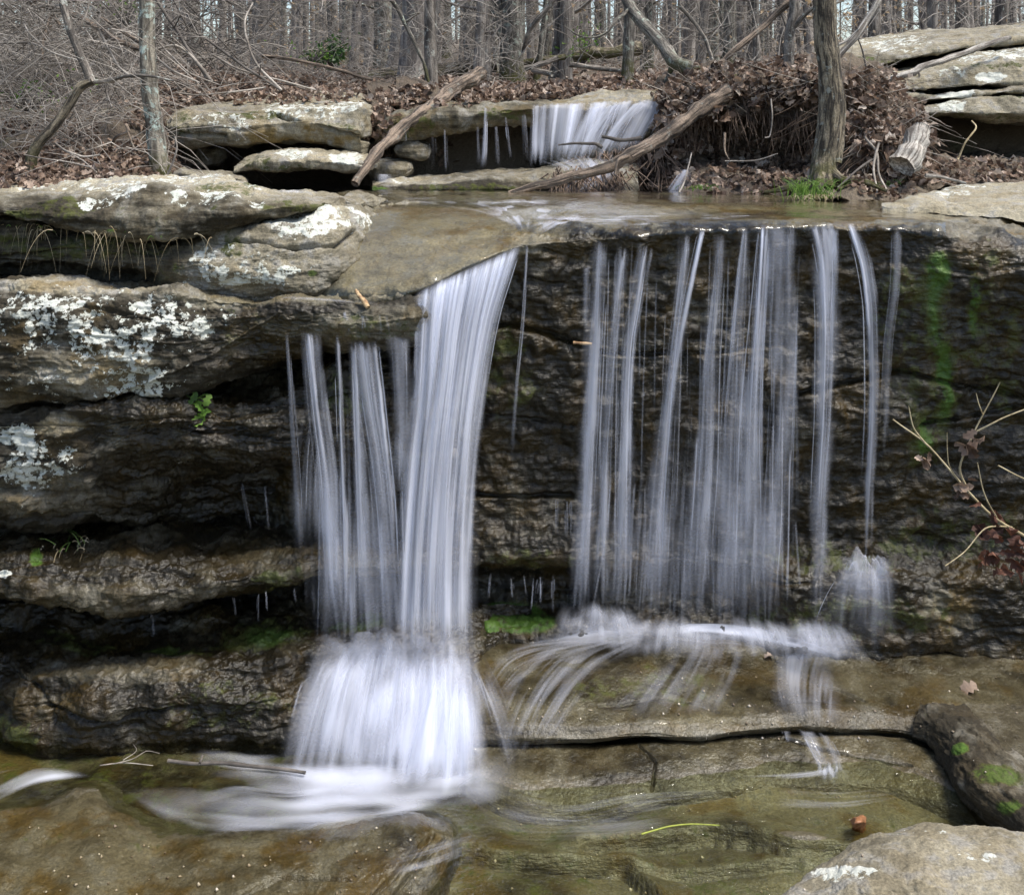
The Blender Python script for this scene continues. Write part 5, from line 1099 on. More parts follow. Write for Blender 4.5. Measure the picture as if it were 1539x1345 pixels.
def soil(name, sts, seed, label):
    o = loft(name, sts, SOIL, res=2.4, sv=2, su=2, big=(1.6, .13 if name == 'root_bank' else .07), mid=(5, .06), fine=(16, .02), seed=seed); return tag(o, label, 'earth bank')
soil('root_bank', [
    stn(985, (132, 10.4), (128, 10.0), (150, 9.6), (190, 9.4), (240, 9.2), (296, 8.9)),
    stn(1020, (118, 10.6), (114, 10.0), (130, 9.3), (180, 9.1), (200, 9.5), (296, 9.0)),
    stn(1070, (108, 10.8), (104, 10.0), (120, 9.2), (168, 9.05), (184, 9.7), (296, 9.3)),
    stn(1130, (104, 10.8), (100, 10.0), (114, 9.1), (172, 8.95), (188, 9.7), (296, 9.4)),
    stn(1190, (98, 10.8), (94, 10.0), (110, 9.0), (182, 8.9), (200, 9.6), (296, 9.3)),
    stn(1240, (96, 10.8), (92, 10.0), (108, 8.9), (190, 8.8), (215, 9.3), (296, 9.0)),
    stn(1300, (100, 10.6), (98, 9.9), (112, 9.0), (180, 8.6), (240, 8.5), (296, 8.3)),
    stn(1350, (128, 10.2), (126, 9.7), (142, 9.1), (200, 8.6), (250, 8.4), (296, 8.25)),
    stn(1395, (190, 9.8), (188, 9.4), (200, 9.0), (232, 8.7), (262, 8.5), (296, 8.3))], 310, 'dark undercut earth bank full of roots, packed with leaves round the right hand tree')
soil('earth_bank', [stn(1380, (232, 10.6), (234, 10.2), (246, 9.0), (268, 8.6), (292, 8.2)), stn(1450, (232, 10.8), (236, 10.2), (248, 9.0), (266, 8.6), (288, 8.3)), stn(1560, (234, 10.8), (238, 10.2), (250, 9.0), (264, 8.7), (284, 8.4)), stn(1720, (234, 10.8), (238, 10.2), (250, 9.0), (262, 8.7), (282, 8.4))], 312, 'leaf covered earth under the overhanging outcrop at the right')
soil('earth_bank', [stn(1020, (250, 9.6), (262, 8.9), (278, 8.5), (292, 8.15), (297, 8.1)), stn(1100, (244, 9.6), (258, 8.9), (272, 8.5), (290, 8.1), (297, 8.05)), stn(1200, (244, 9.4), (258, 8.8), (272, 8.3), (290, 7.9), (300, 7.7)), stn(1260, (252, 9.2), (262, 8.7), (276, 8.2), (293, 7.7), (304, 7.45)), stn(1330, (256, 9.0), (266, 8.5), (280, 8.1), (295, 7.7), (303, 7.5)), stn(1395, (270, 8.8), (276, 8.5), (286, 8.2), (294, 7.9), (300, 7.7))], 314, 'low shelf of earth and litter at the foot of the right hand tree')
soil('earth_bank', [stn(552, (132, 11.4), (130, 11), (150, 10.2), (185, 9.8), (240, 9.7), (292, 9.6)), stn(590, (128, 11.4), (126, 11), (148, 10.4), (172, 10.0), (230, 9.9), (292, 9.8))], 316, 'earth between the flat topped rock and the mossy ledge')
soil('earth_bank', [stn(595, (126, 11.4), (124, 11), (142, 10.4), (158, 10.1), (166, 10.4)), stn(640, (128, 11.4), (126, 11), (144, 10.4), (156, 10.2), (164, 10.5)), stn(700, (134, 11.4), (131, 11), (146, 10.5), (155, 10.3), (162, 10.5)), stn(752, (146, 11.4), (143, 11), (151, 10.6), (156, 10.4), (160, 10.6))], 318, 'leaf heaped earth on the mossy ledge beside the leaning log')
soil('earth_bank', [stn(-140, (215, 9), (220, 8.7), (240, 8.1), (262, 7.7), (292, 7.2)), stn(0, (212, 9.2), (216, 8.8), (240, 8.2), (262, 7.7), (288, 7.2)), stn(120, (196, 9.6), (198, 9.2), (226, 8.5), (250, 8.0), (276, 7.3)), stn(190, (172, 10), (172, 9.6), (186, 8.8), (208, 8.6), (250, 8.2)), stn(250, (166, 10.2), (166, 9.8), (180, 9.2), (214, 9.1), (250, 8.6))], 320, 'leaf strewn earth bank under the brush on the left')
soil('hollow_back', [stn(240, (180, 10.6), (200, 10.2), (240, 10.1), (292, 10.0)), stn(400, (180, 10.8), (200, 10.4), (240, 10.3), (292, 10.2)), stn(600, (180, 11), (200, 10.7), (240, 10.6), (292, 10.5))], 322, 'dark earth wall at the back of the hollow beneath the flat topped rock')

# =================================================================== TREES
def px_limb(pts, w0, w1, K=26, sides=8, bump=.22, bf=9, wob=0.0, seed=0, power=1.0):
    W = Pn(np.array(pts, float)); dm = np.array(pts)[:, 2]
    return limb(W, w0 / 2 / F * dm[0], w1 / 2 / F * dm[-1], K, sides, bump, bf, wob, seed, power)
def tree(base, parts_trunk, parts_branch, mat, label, group=None, mat2=None, name='tree', cat='tree'):
    e = empty(name, base); tag(e, label, cat, group)
    v, f, u = merge(parts_trunk); make('trunk', v, f, mat, parent=e, uv=u)
    tw = [q for q in parts_branch if len(q[0]) < 85]; lm = [q for q in parts_branch if len(q[0]) >= 85]
    for v, f, u in lm: make('branch', v, f, mat2 or mat, parent=e, uv=u)
    if tw: v, f, u = merge(tw); make('crown', v, f, mat2 or mat, parent=e, uv=u)
    return e
def straight(x, y, z, r, H, lx=0, ly=0, seed=0, K=26, sides=12, flare=.6, taper=.55, wob=.05):
    t = np.linspace(0, 1, K); rr_ = random.Random(seed)
    c = np.stack([x + lx * t * H + wob * np.sin(t * rr_.uniform(3, 8) + rr_.random() * 6), y + ly * t * H + wob * np.sin(t * rr_.uniform(3, 8)), z - .15 + t * H], -1)
    rad = r * (1 - (1 - taper) * t) * (1 + flare * np.exp(-t * H / .22))
    return tubes(c[None], rad[None], sides, .16, 5, seed)
def twiggy(x, y, z0, z1, r, n, seed, length=(1, 3), up=.5, sub=2):
    """limbs and side twigs leaving a trunk between two heights"""
    q = random.Random(seed); ps = []
    for _ in range(n):
        a = q.random() * 6.283; h = q.uniform(z0, z1); L = q.uniform(*length); p0 = np.array([x, y, h]); d = np.array([math.cos(a), math.sin(a), q.uniform(.1, 1.0) * up])
        pts = [p0 + d * L * s + np.array([q.gauss(0, .06), q.gauss(0, .06), q.gauss(0, .05) + .25 * s * s * up]) * L * (s > 0) for s in (0, .3, .6, 1)]
        ps.append(limb(pts, r * q.uniform(.16, .3), r * .04, 10, 4, .1, 6, .02, q.random() * 90))
        for _ in range(sub):
            s = q.uniform(.3, .9); b0 = pts[0] + (pts[3] - pts[0]) * s; a2 = a + q.uniform(-1.2, 1.2); l2 = L * q.uniform(.25, .5); d2 = np.array([math.cos(a2), math.sin(a2), q.uniform(-.2, .8)])
            ps.append(limb([b0, b0 + d2 * l2 * .5 + [0, 0, .03], b0 + d2 * l2], r * .09, r * .03, 6, 4, .05, 6, .02, q.random() * 90))
    return ps
# the three near trunks
e = empty('tree', P(45, 268, 7.7)); tag(e, 'crooked grey sapling that bends and forks above the long tan slab', 'tree')
v, f, u = merge([px_limb([(44, 272, 7.7), (47, 240, 7.7), (58, 216, 7.7), (82, 190, 7.7), (104, 158, 7.7), (122, 130, 7.7), (140, 121, 7.7)], 18, 14, 40, 10, .12, 9)])
make('trunk', v, f, BARK_BROWN, parent=e, uv=u)
for v, f, u in ([px_limb([(138, 124, 7.7), (128, 100, 7.7), (112, 62, 7.75), (98, 20, 7.8), (88, -50, 7.9), (70, -180, 8.1), (62, -420, 8.4)], 13, 6, 30, 8), px_limb([(132, 124, 7.7), (160, 122, 7.7), (190, 115, 7.65), (215, 114, 7.6), (262, 122, 7.5)], 8, 3, 16, 8),
    px_limb([(108, 62, 7.75), (130, 20, 7.9), (150, -60, 8.1)], 5, 2, 12, 6)]): make('branch', v, f, BARK_GREY, parent=e, uv=u)
tree(P(242, 268, 8.3), [px_limb([(246, 272, 8.3), (240, 240, 8.3), (233, 200, 8.3), (228, 160, 8.3), (225, 110, 8.3), (221, 50, 8.3), (218, -20, 8.3), (214, -300, 8.3), (220, -900, 8.5)], 30, 15, 90, 14, .13, 6, .02, 3, .5)],
     twiggy(P(216, 0, 8.3)[0], 8.3, 5.2, 8.3, .11, 7, 4), BARK_PALE, 'straight slim trunk patched with pale green lichen beside the flat topped rock')
t3 = px_limb([(1238, 285, 7.9), (1238, 262, 7.95), (1240, 235, 8.0), (1246, 190, 8.0), (1249, 140, 8.0), (1246, 90, 8.0), (1241, 45, 8.0), (1238, -10, 8.0), (1230, -250, 8.0), (1236, -900, 8.2)], 46, 24, 110, 16, .12, 5, .012, 9, .35)
rts = [px_limb([(1238, 256, 8.0), (1222, 274, 7.9), (1200, 282, 7.85), (1170, 286, 7.9), (1130, 291, 8.0)], 16, 4, 20, 8, .2, 8, .03, 2), px_limb([(1245, 255, 7.95), (1268, 272, 7.85), (1300, 276, 7.8), (1330, 288, 7.8)], 18, 5, 16, 8, .2, 8, .03, 5), px_limb([(1236, 258, 7.9), (1232, 280, 7.75), (1240, 296, 7.6)], 20, 6, 10, 8, .2, 8, .02, 6)]
tree(P(1240, 285, 7.9), [t3] + rts, [px_limb([(1258, 245, 7.95), (1264, 200, 8.0), (1266, 150, 8.05), (1258, 105, 8.1), (1250, 90, 8.1)], 14, 8, 24, 8, .2, 8)] + twiggy(P(1240, 0, 8)[0], 8.0, 4.8, 8, .15, 7, 14),
     BARK_BROWN, 'thick rough barked trunk standing in the leaf pile right of centre, grass at its foot')
tree(P(1187, 130, 9.7), [px_limb([(1188, 135, 9.7), (1186, 95, 9.7), (1188, 55, 9.7), (1193, 20, 9.7), (1190, -40, 9.7), (1200, -300, 9.8)], 17, 9, 30, 8, .15, 8, .02)], [px_limb([(1190, 45, 9.7), (1204, 28, 9.65), (1220, 14, 9.6), (1240, 2, 9.5)], 9, 5, 10, 6), px_limb([(1188, 55, 9.7), (1178, 30, 9.8), (1170, 14, 9.8)], 4, 3, 8, 6)],
     BARK_GREY, 'thin dark forked stem just left of the thick rough barked trunk')

near = [  # column, foot, width, lean, material, label
    (772, 128, 36, .01, BARK_MOSS, 'stout mossy grey trunk on the skyline directly above the upper fall drips', [(-16, 13, -.06), (26, 10, .16)]),
    (838, 126, 30, .07, BARK_GREY, 'leaning double trunk with dark moss on one stem, above the upper fall', [(14, 22, .035)]),
    (941, 130, 17, .02, BARK_MOSS, 'slim trunk with a thick moss sleeve at its foot, left of the big fallen limb', []),
    (652, 142, 19, -.01, BARK_GREY, 'mossy footed trunk right behind the upper end of the leaning log', []),
    (706, 120, 17, .0, BARK_GREY, 'straight grey trunk between the leaning log and the stout mossy trunk', []),
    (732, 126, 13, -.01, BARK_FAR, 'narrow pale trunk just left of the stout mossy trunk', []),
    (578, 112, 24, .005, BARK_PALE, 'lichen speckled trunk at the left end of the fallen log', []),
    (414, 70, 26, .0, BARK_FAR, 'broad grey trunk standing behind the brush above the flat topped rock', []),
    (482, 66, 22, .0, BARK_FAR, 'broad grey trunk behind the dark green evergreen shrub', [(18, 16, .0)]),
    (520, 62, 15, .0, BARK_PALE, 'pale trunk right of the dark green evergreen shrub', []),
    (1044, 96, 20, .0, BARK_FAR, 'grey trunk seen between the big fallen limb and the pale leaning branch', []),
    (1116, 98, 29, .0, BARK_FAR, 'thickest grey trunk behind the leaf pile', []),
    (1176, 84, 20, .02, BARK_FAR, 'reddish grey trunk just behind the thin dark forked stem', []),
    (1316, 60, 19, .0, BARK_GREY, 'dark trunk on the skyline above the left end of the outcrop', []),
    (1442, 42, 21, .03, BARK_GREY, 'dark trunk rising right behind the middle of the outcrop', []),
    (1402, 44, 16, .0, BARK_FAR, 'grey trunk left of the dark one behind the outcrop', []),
    (1502, 40, 20, .06, BARK_GREY, 'leaning dark trunk near the right end of the outcrop', [])]
for i, (px, py, wp, ln, mt, lb, extra) in enumerate(near):
    d = on_ground(px, py) if px < 1250 else 15 + (i % 3) * 2
    x = (px - CX) / F * d; z = float(gz(x, d)); r = wp / 2 / F * d
    tr = [straight(x, d, z, r, 10, ln, 0, 40 + i, 60, 14, .45, .6, .03)]
    for dx, ww, l2 in extra: tr.append(straight(x + dx / F * d, d + .1, z, ww / 2 / F * d, 9, l2, 0, 70 + i, 50, 10, .3, .6, .05))
    tree((x, d, z), tr, twiggy(x + ln * 1.5, d, z + .9, z + 9, r, 12, 90 + i, (.6, 2.2)), mt, lb)
# trunks deeper in the wood: a few shapes, each tree its own object
protos = []
for k in range(7):
    e = empty('tree', (0, 0, 0)); mt = [BARK_FAR, BARK_GREY, BARK_FAR, BARK_PALE, BARK_FAR, BARK_MOSS, BARK_FAR][k]
    v, f, u = straight(0, 0, 0, .12, 12, RND.uniform(-.02, .02), 0, 500 + k, 34, 8, .4, .6, .10); make('trunk', v, f, mt, parent=e, uv=u)
    v, f, u = merge(twiggy(0, 0, .7, 11, .12, 22, 520 + k, (.5, 2.4))); make('crown', v, f, mt, parent=e, uv=u); protos.append(e)
used = [False] * 7; spots = []
tries = 0
while len(spots) < 262 and tries < 6000:
    tries += 1
    d = 13.5 + 52 * RND.random() ** .8; px = RND.uniform(-60, 1600); x = (px - CX) / F * d
    if d < 18 and (px < 380 or px > 1220) : continue
    if px > 1180 and d < 17: continue
    if any((x - a) ** 2 + (d - b) ** 2 < .9 for a, b in spots): continue
    if px < 350 and RND.random() < .45: continue
    spots.append((x, d))
for i, (x, d) in enumerate(spots):
    k = i % 7; pr = protos[k]
    if used[k]:
        o = pr.copy(); COL.objects.link(o)
        for ch in pr.children: c2 = ch.copy(); COL.objects.link(c2); c2.parent = o
    else: o = pr; used[k] = True
    s = RND.uniform(.3, 1.15) if RND.random() < .82 else RND.uniform(1.1, 1.8)
    o.location = (x, d, float(gz(x, d))); o.rotation_euler = (RND.gauss(0, .02), RND.gauss(0, .03), RND.random() * 6.283); o.scale = (s, s, max(.8, s * .7 + .4))
    tag(o, 'bare grey trunk in the dense winter wood behind the falls', 'tree', 'bare trunks deep in the wood')
# the far wood that reads as one mass
n = 420
d = 55 + 75 * R.random(n); x = (R.uniform(-200, 1740, n) - CX) / F * d; z = gz(x, d); hgt = R.uniform(9, 16, n); t = np.linspace(0, 1, 6)[None]
pa = np.stack([x[:, None] + R.normal(size=(n, 1)) * .5 * t, d[:, None] + 0 * t, z[:, None] - .2 + hgt[:, None] * t], -1)
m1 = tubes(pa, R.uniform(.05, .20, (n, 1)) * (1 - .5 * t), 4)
n = 2000
d = 30 + 80 * R.random(n); x = (R.uniform(-200, 1740, n) - CX) / F * d; z = gz(x, d) + R.uniform(.2, 9, n) ** 1.0; t = np.linspace(0, 1, 4)[None]
an = R.random((n, 1)) * 6.28; L = R.uniform(.8, 3.5, (n, 1)); up = R.normal(size=(n, 1)) * .5 + .4
pa = np.stack([x[:, None] + np.cos(an) * L * t, d[:, None] + np.sin(an) * L * t, z[:, None] + up * L * t - .2 * L * t * t], -1) + .06 * R.normal(size=(n, 4, 3))
m2 = tubes(pa, R.uniform(.008, .03, (n, 1)) * (1 - .6 * t), 3)
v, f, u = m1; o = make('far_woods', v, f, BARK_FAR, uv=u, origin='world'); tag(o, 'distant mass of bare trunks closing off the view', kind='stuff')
v, f, u = m2; o = make('far_twigs', v, f, TWIG, uv=u, origin='world'); tag(o, 'haze of bare twigs far back in the wood', kind='stuff')

# =================================================================== LOGS AND BRANCHES
def piece(name, parts, mat, label, cat='branch', group=None):
    v, f, u = merge(parts); o = make(name, v, f, mat, uv=u); return tag(o, label, cat, group)
piece('log', [px_limb([(534, 278, 8.45), (552, 248, 8.6), (585, 210, 8.9), (630, 172, 9.3), (680, 138, 9.8), (724, 111, 10.3)], 13, 21, 90, 14, .55, 7, .02, 3, .6), px_limb([(690, 134, 9.9), (668, 138, 9.9), (655, 150, 9.7)], 12, 4, 10, 6)], WOOD, 'bare brown log leaning up from the stream to the top of the mossy ledge', 'log')
piece('log', [px_limb([(764, 291, 8.15), (800, 282, 8.2), (850, 268, 8.3), (905, 253, 8.4), (960, 228, 8.55), (1010, 198, 8.7), (1055, 163, 8.9), (1094, 140, 9.0)], 9, 25, 90, 14, .40, 7, .02, 8, .8), px_limb([(985, 213, 8.6), (968, 226, 8.5), (950, 236, 8.4)], 9, 3, 8, 6), px_limb([(948, 233, 8.5), (930, 240, 8.3), (925, 262, 8.3)], 8, 5, 8, 6)], WOOD, 'long bent brown log reaching from the leaf pile down over the stream', 'log')
piece('fallen_limb', [px_limb([(1108, 128, 9.3), (1075, 116, 9.5), (1035, 104, 9.7), (1012, 92, 9.9), (996, 70, 10.1), (972, 42, 10.3), (950, 14, 10.5), (930, -30, 10.8), (905, -110, 11.2)], 26, 13, 60, 12, .2, 6, .02, 5), px_limb([(946, 12, 10.5), (930, 28, 10.4), (905, 52, 10.3), (880, 56, 10.3), (850, 40, 10.4)], 5, 2, 16, 6, wob=.03), px_limb([(1012, 96, 9.9), (1006, 112, 9.9), (1000, 122, 9.9)], 12, 4, 8, 6)], BARK_MOSS, 'big mottled limb sweeping down into the top of the leaf pile', 'branch')
piece('branch', [px_limb([(1078, 98, 9.6), (1100, 78, 9.6), (1135, 50, 9.7), (1170, 20, 9.8), (1192, 0, 9.8), (1230, -40, 9.9)], 8, 13, 40, 8, .2, 8, .015, 11)], WOOD, 'pale broken branch slanting up from the leaf pile toward the thin dark stem')
piece('branch', [px_limb([(1318, 126, 9.35), (1350, 116, 9.3), (1372, 110, 9.3), (1384, 100, 9.35), (1420, 90, 9.5), (1470, 72, 9.7), (1516, 57, 9.9)], 11, 8, 40, 8, .2, 8, .012, 15), px_limb([(1378, 106, 9.3), (1382, 114, 9.3), (1380, 118, 9.3)], 5, 3, 6, 6)], WOOD_GREY, 'long silver branch lying up across the layers of the outcrop')
piece('branch', [px_limb([(1258, 88, 9.2), (1280, 64, 9.2), (1300, 34, 9.25), (1322, -2, 9.3), (1345, -50, 9.4)], 10, 9, 24, 8, .18, 8, .012, 19), px_limb([(1240, 75, 9.2), (1268, 64, 9.2), (1290, 45, 9.2)], 5, 3, 10, 6)], WOOD_GREY, 'broken grey branch leaning away to the right of the thick trunk')
piece('wood_chunk', [px_limb([(1381, 200, 8.3), (1376, 215, 8.2), (1366, 236, 8.1), (1356, 250, 8.05)], 34, 42, 20, 12, .35, 9, .01, 21)], WOOD_GREY, 'short grey broken chunk of log at the right end of the leaf pile', 'log')
piece('fallen_log', [px_limb([(540, 122, 14.5), (600, 113, 14.5), (660, 106, 14.6), (745, 98, 14.8)], 24, 22, 40, 12, .12, 4, .03, 23)], BARK_BROWN, 'long fallen trunk lying flat among the trees behind the leaning log', 'log')
piece('fallen_log', [px_limb([(776, 96, 14.5), (815, 90, 14.5), (850, 86, 14.6)], 9, 9, 20, 8)], BARK_BROWN, 'short mossy log wedged between the two stout trunks, topmost of its heap', 'log')
piece('fallen_log', [px_limb([(788, 104, 14), (810, 98, 14), (838, 88, 14.1)], 8, 8, 20, 8)], BARK_GREY, 'thin slanting log between the two stout trunks, below the mossy one', 'log')
piece('fallen_log', [px_limb([(800, 106, 13.8), (830, 112, 13.6)], 9, 8, 12, 8)], BARK_GREY, 'stub of log at the left foot of the leaning double trunk', 'log')
piece('fallen_log', [px_limb([(856, 97, 14), (900, 103, 14), (945, 108, 13.8)], 8, 7, 24, 8)], BARK_GREY, 'thin fallen log right of the leaning double trunk, nearly flat', 'log')
piece('fallen_log', [px_limb([(862, 86, 15), (905, 80, 15), (962, 74, 15.2)], 16, 22, 30, 10, .3, 4, .03, 30)], BARK_BROWN, 'thick rotten log behind the slim trunk with the moss sleeve', 'log')
piece('branch', [px_limb([(394, 84, 11), (440, 91, 11), (485, 100, 11), (525, 110, 11), (562, 120, 11)], 5, 5, 30, 8, wob=.02)], WOOD, 'straight brown pole lying through the brush above the flat topped rock')
bl = [
    ([(296, 50, 9.6), (345, 85, 9.5), (390, 115, 9.4), (422, 137, 9.4)], 4, 4, TWIG_D, 'dark straight branch slanting down to the top of the flat rock'),
    ([(380, 5, 9.8), (368, 32, 9.6), (374, 68, 9.5), (394, 106, 9.4), (424, 136, 9.4)], 2.5, 4, TWIG, 'pale curved branch rising from the top of the flat rock'),
    ([(560, -20, 11), (592, 6, 11), (608, 35, 11), (622, 62, 11), (638, 98, 11), (649, 140, 11)], 7, 5, BARK_MOSS, 'dark mossy bent stem arching down behind the leaning log'),
    ([(232, -5, 9), (262, 42, 9), (288, 82, 8.9), (312, 118, 8.8)], 5, 6, TWIG_D, 'blackish branch slanting down right of the lichened trunk'),
    ([(236, 74, 8.8), (262, 68, 8.8), (285, 80, 8.8), (305, 104, 8.8), (318, 124, 8.8)], 3.5, 6, TWIG, 'pale arched branch right of the lichened trunk'),
    ([(30, -10, 9.8), (62, 8, 9.6), (95, 18, 9.5), (122, 26, 9.4), (142, 38, 9.3), (180, 62, 9.0), (216, 76, 8.8)], 7, 9, WOOD, 'thick buff limb lying through the brush behind the crooked sapling'),
    ([(150, 26, 8.8), (185, 48, 8.7), (215, 68, 8.6)], 4, 6, WOOD, 'shorter buff limb just above the thick one'),
    ([(90, 38, 9), (78, 22, 9), (66, 62, 8.9), (62, 88, 8.8)], 5, 6, WOOD, 'stubby buff branch hanging from the thick limb'),
    ([(152, 20, 8.5), (150, 45, 8.4), (163, 72, 8.4), (180, 100, 8.3), (200, 118, 8.2)], 4, 3, TWIG, 'whitish hooked branch left of the lichened trunk'),
    ([(0, 65, 8.6), (40, 64, 8.5), (66, 72, 8.4), (92, 84, 8.3), (116, 92, 8.2)], 4, 3, TWIG, 'grey branch crossing behind the crooked sapling'),
    ([(6, 2, 8.2), (28, 28, 8.2), (45, 50, 8.1), (70, 74, 8.0), (105, 88, 7.9)], 2.5, 2.5, TWIG, 'long pale whip at the far left of the brush'),
    ([(235, 58, 8.3), (258, 85, 8.2), (285, 112, 8.1), (330, 128, 8.2)], 2.5, 2, TWIG, 'thin whip arching right from the lichened trunk'),
    ([(236, 90, 8.3), (262, 108, 8.2), (300, 125, 8.2)], 4, 3, TWIG, 'pale stick sloping down from the lichened trunk'),
    ([(262, 140, 8.6), (300, 143, 8.8), (345, 140, 9), (400, 133, 9.2)], 2.5, 3, TWIG, 'pale stick lying along the back edge of the flat rock'),
    ([(320, 84, 9.8), (360, 105, 9.6), (420, 120, 9.6), (475, 134, 9.8)], 3, 2.5, TWIG, 'long bent stick over the leaves above the flat rock'),
    ([(170, 218, 7.8), (178, 205, 7.7), (195, 196, 7.6), (190, 186, 7.6), (194, 200, 7.6), (202, 222, 7.6)], 5, 3, WOOD, 'buff forked stick left of the foot of the lichened trunk'),
    ([(252, 264, 7.9), (262, 240, 7.9), (266, 222, 7.9), (262, 205, 7.9)], 4, 2.5, TWIG, 'pale upright stick right of the foot of the lichened trunk'),
    ([(85, 215, 7.6), (110, 232, 7.5), (128, 238, 7.5), (150, 234, 7.5)], 3, 3, TWIG, 'wavy pale stick near the foot of the crooked sapling'),
    ([(36, 232, 7.6), (80, 240, 7.5), (135, 250, 7.5)], 2, 2, TWIG, 'long thin stick lying above the tan slab at the left'),
    ([(1020, 8, 11), (1045, 40, 11), (1062, 66, 11), (1072, 92, 10.9)], 6, 5, BARK_GREY, 'grey dead branch dropping to the leaf pile left of the pale broken branch'),
    ([(840, -10, 12.5), (815, 22, 12.5), (795, 48, 12.6), (786, 80, 12.8)], 8, 6, BARK_GREY, 'grey branch forking out right of the stout mossy trunk'),
    ([(1282, 44, 9.3), (1297, 78, 9.2), (1302, 105, 9.2)], 1.5, 3, TWIG_D, 'small dark twig standing at the left end of the outcrop'),
    ([(1388, 262, 8), (1420, 268, 8), (1452, 278, 7.9)], 7, 4, WOOD_GREY, 'grey stick on the leaves under the overhang'),
    ([(1300, 205, 8.3), (1318, 230, 8.2), (1322, 262, 8.1), (1334, 285, 7.9)], 4, 3, TWIG, 'pale root hanging at the right end of the leaf pile'),
    ([(1322, 215, 8.2), (1314, 245, 8.1), (1318, 290, 7.8)], 4, 3, TWIG, 'upright grey stick below the right end of the leaf pile'),
    ([(1258, 282, 7.7), (1282, 262, 7.8), (1312, 240, 7.9)], 3, 4, TWIG_D, 'dark slanting stick right of the grass tuft'),
    ([(1090, 244, 8.8), (1130, 242, 8.7), (1170, 230, 8.6)], 2.5, 2, TWIG, 'thin root crossing the black hollow under the bank'),
    ([(1158, 150, 8.8), (1160, 180, 8.7), (1156, 205, 8.7), (1150, 206, 8.7)], 2.5, 1.8, TWIG, 'hooked pale root dangling over the black hollow'),
    ([(1088, 200, 8.8), (1090, 228, 8.7), (1096, 240, 8.6)], 5, 2, WOOD, 'buff root stub dangling left of the hooked root'),
    ([(1020, 290, 8.0), (1032, 262, 8.2), (1040, 230, 8.4)], 3, 2, TWIG, 'pale stick standing at the left foot of the leaf pile'),
    ([(1440, 240, 8.6), (1450, 215, 8.6), (1466, 190, 8.7), (1460, 182, 8.8)], 3, 2.5, STRAW, 'dry straw coloured stalk under the overhang'),
    ([(840, 218, 8.5), (870, 216, 8.5), (893, 216, 8.5), (906, 222, 8.5)], 3, 5, TWIG_D, 'dark stick poking out in front of the upper fall'),
    ([(905, 206, 8.6), (935, 212, 8.6), (965, 208, 8.6)], 5, 7, TWIG_D, 'black wet stick at the top of the upper debris'),
]
for i, (pts, w0, w1, mt, lb) in enumerate(bl):
    side = []
    if i < 14 and len(pts) > 3:
        for j in range(2):
            a = pts[1 + j]; side.append(px_limb([a, (a[0] + RND.uniform(-30, 30), a[1] + RND.uniform(-30, 8), a[2] - .1), (a[0] + RND.uniform(-55, 55), a[1] + RND.uniform(-50, 20), a[2] - .15)], w0 * .5, w0 * .25, 8, 4))
    piece('stick' if 'stick' in lb else 'root' if 'root' in lb else 'branch', [px_limb(pts, w0, w1, 26, 6, .2, 10, .015, i * 3.1)] + side, mt, lb, 'stick' if 'stick' in lb else 'root' if 'root' in lb else 'branch')
# ------------------------------------------------------------------ brush and twigs nobody could count
def thicket(name, n, pxr, dr, hr, Lr, rr_, mat, label, K=7, droop=.35, upm=.5, dpw=1.0, minpy=None, wig=.05):
    d = dr[0] + (dr[1] - dr[0]) * R.random(n) ** dpw; x = (R.uniform(*pxr, n) - CX) / F * d; z = gz(x, d) + hr[0] + (hr[1] - hr[0]) * R.random(n) ** 1.6
    t = np.linspace(0, 1, K)[None]; an = R.random((n, 1)) * 6.283; L = R.uniform(*Lr, (n, 1)); up = R.normal(size=(n, 1)) * .5 + upm
    cv = R.normal(size=(n, 1)) * .6
    pa = np.stack([x[:, None] + np.cos(an + cv * t) * L * t, d[:, None] + .5 * np.sin(an + cv * t) * L * t, z[:, None] + up * L * t - droop * L * t * t], -1)
    pa = pa + np.cumsum(R.normal(size=(n, K, 3)) * wig * L[..., None] / K ** .5, 1) * np.array([1, .6, 1])
    pa[..., 1] = np.maximum(pa[..., 1], dr[0] - .5)
    v, f, u = tubes(pa, R.uniform(*rr_, (n, 1)) ** 1.0 * (1 - .65 * t), 3)
    o = make(name, v, f, mat, uv=u, origin='world'); return tag(o, label, kind='stuff')
thicket('undergrowth', 2100, (-140, 205), (7.7, 13), (-.1, 1.7), (.4, 1.7), (.002, .0065), TWIG, 'pale tangled brush filling the left bank', droop=.6)
thicket('undergrowth', 900, (-140, 380), (10.6, 15), (0, 2.2), (.6, 2.4), (.004, .011), TWIG_D, 'darker stems in the brush on the left bank', droop=.5)
thicket('undergrowth', 1000, (300, 760), (10.8, 17), (0, 1.2), (.3, 1.3), (.002, .006), TWIG, 'thin twigs among the trees behind the flat topped rock', droop=.4)
thicket('undergrowth', 1500, (560, 1640), (12.5, 26), (0, 2.4), (.4, 2.0), (.003, .009), TWIG, 'thin bare saplings and twigs among the trunks', droop=.3, upm=.8)
thicket('undergrowth', 900, (-100, 1640), (16, 40), (0, 5.5), (.6, 3.0), (.005, .014), TWIG, 'bare twigs hanging through the middle of the wood', droop=.3)

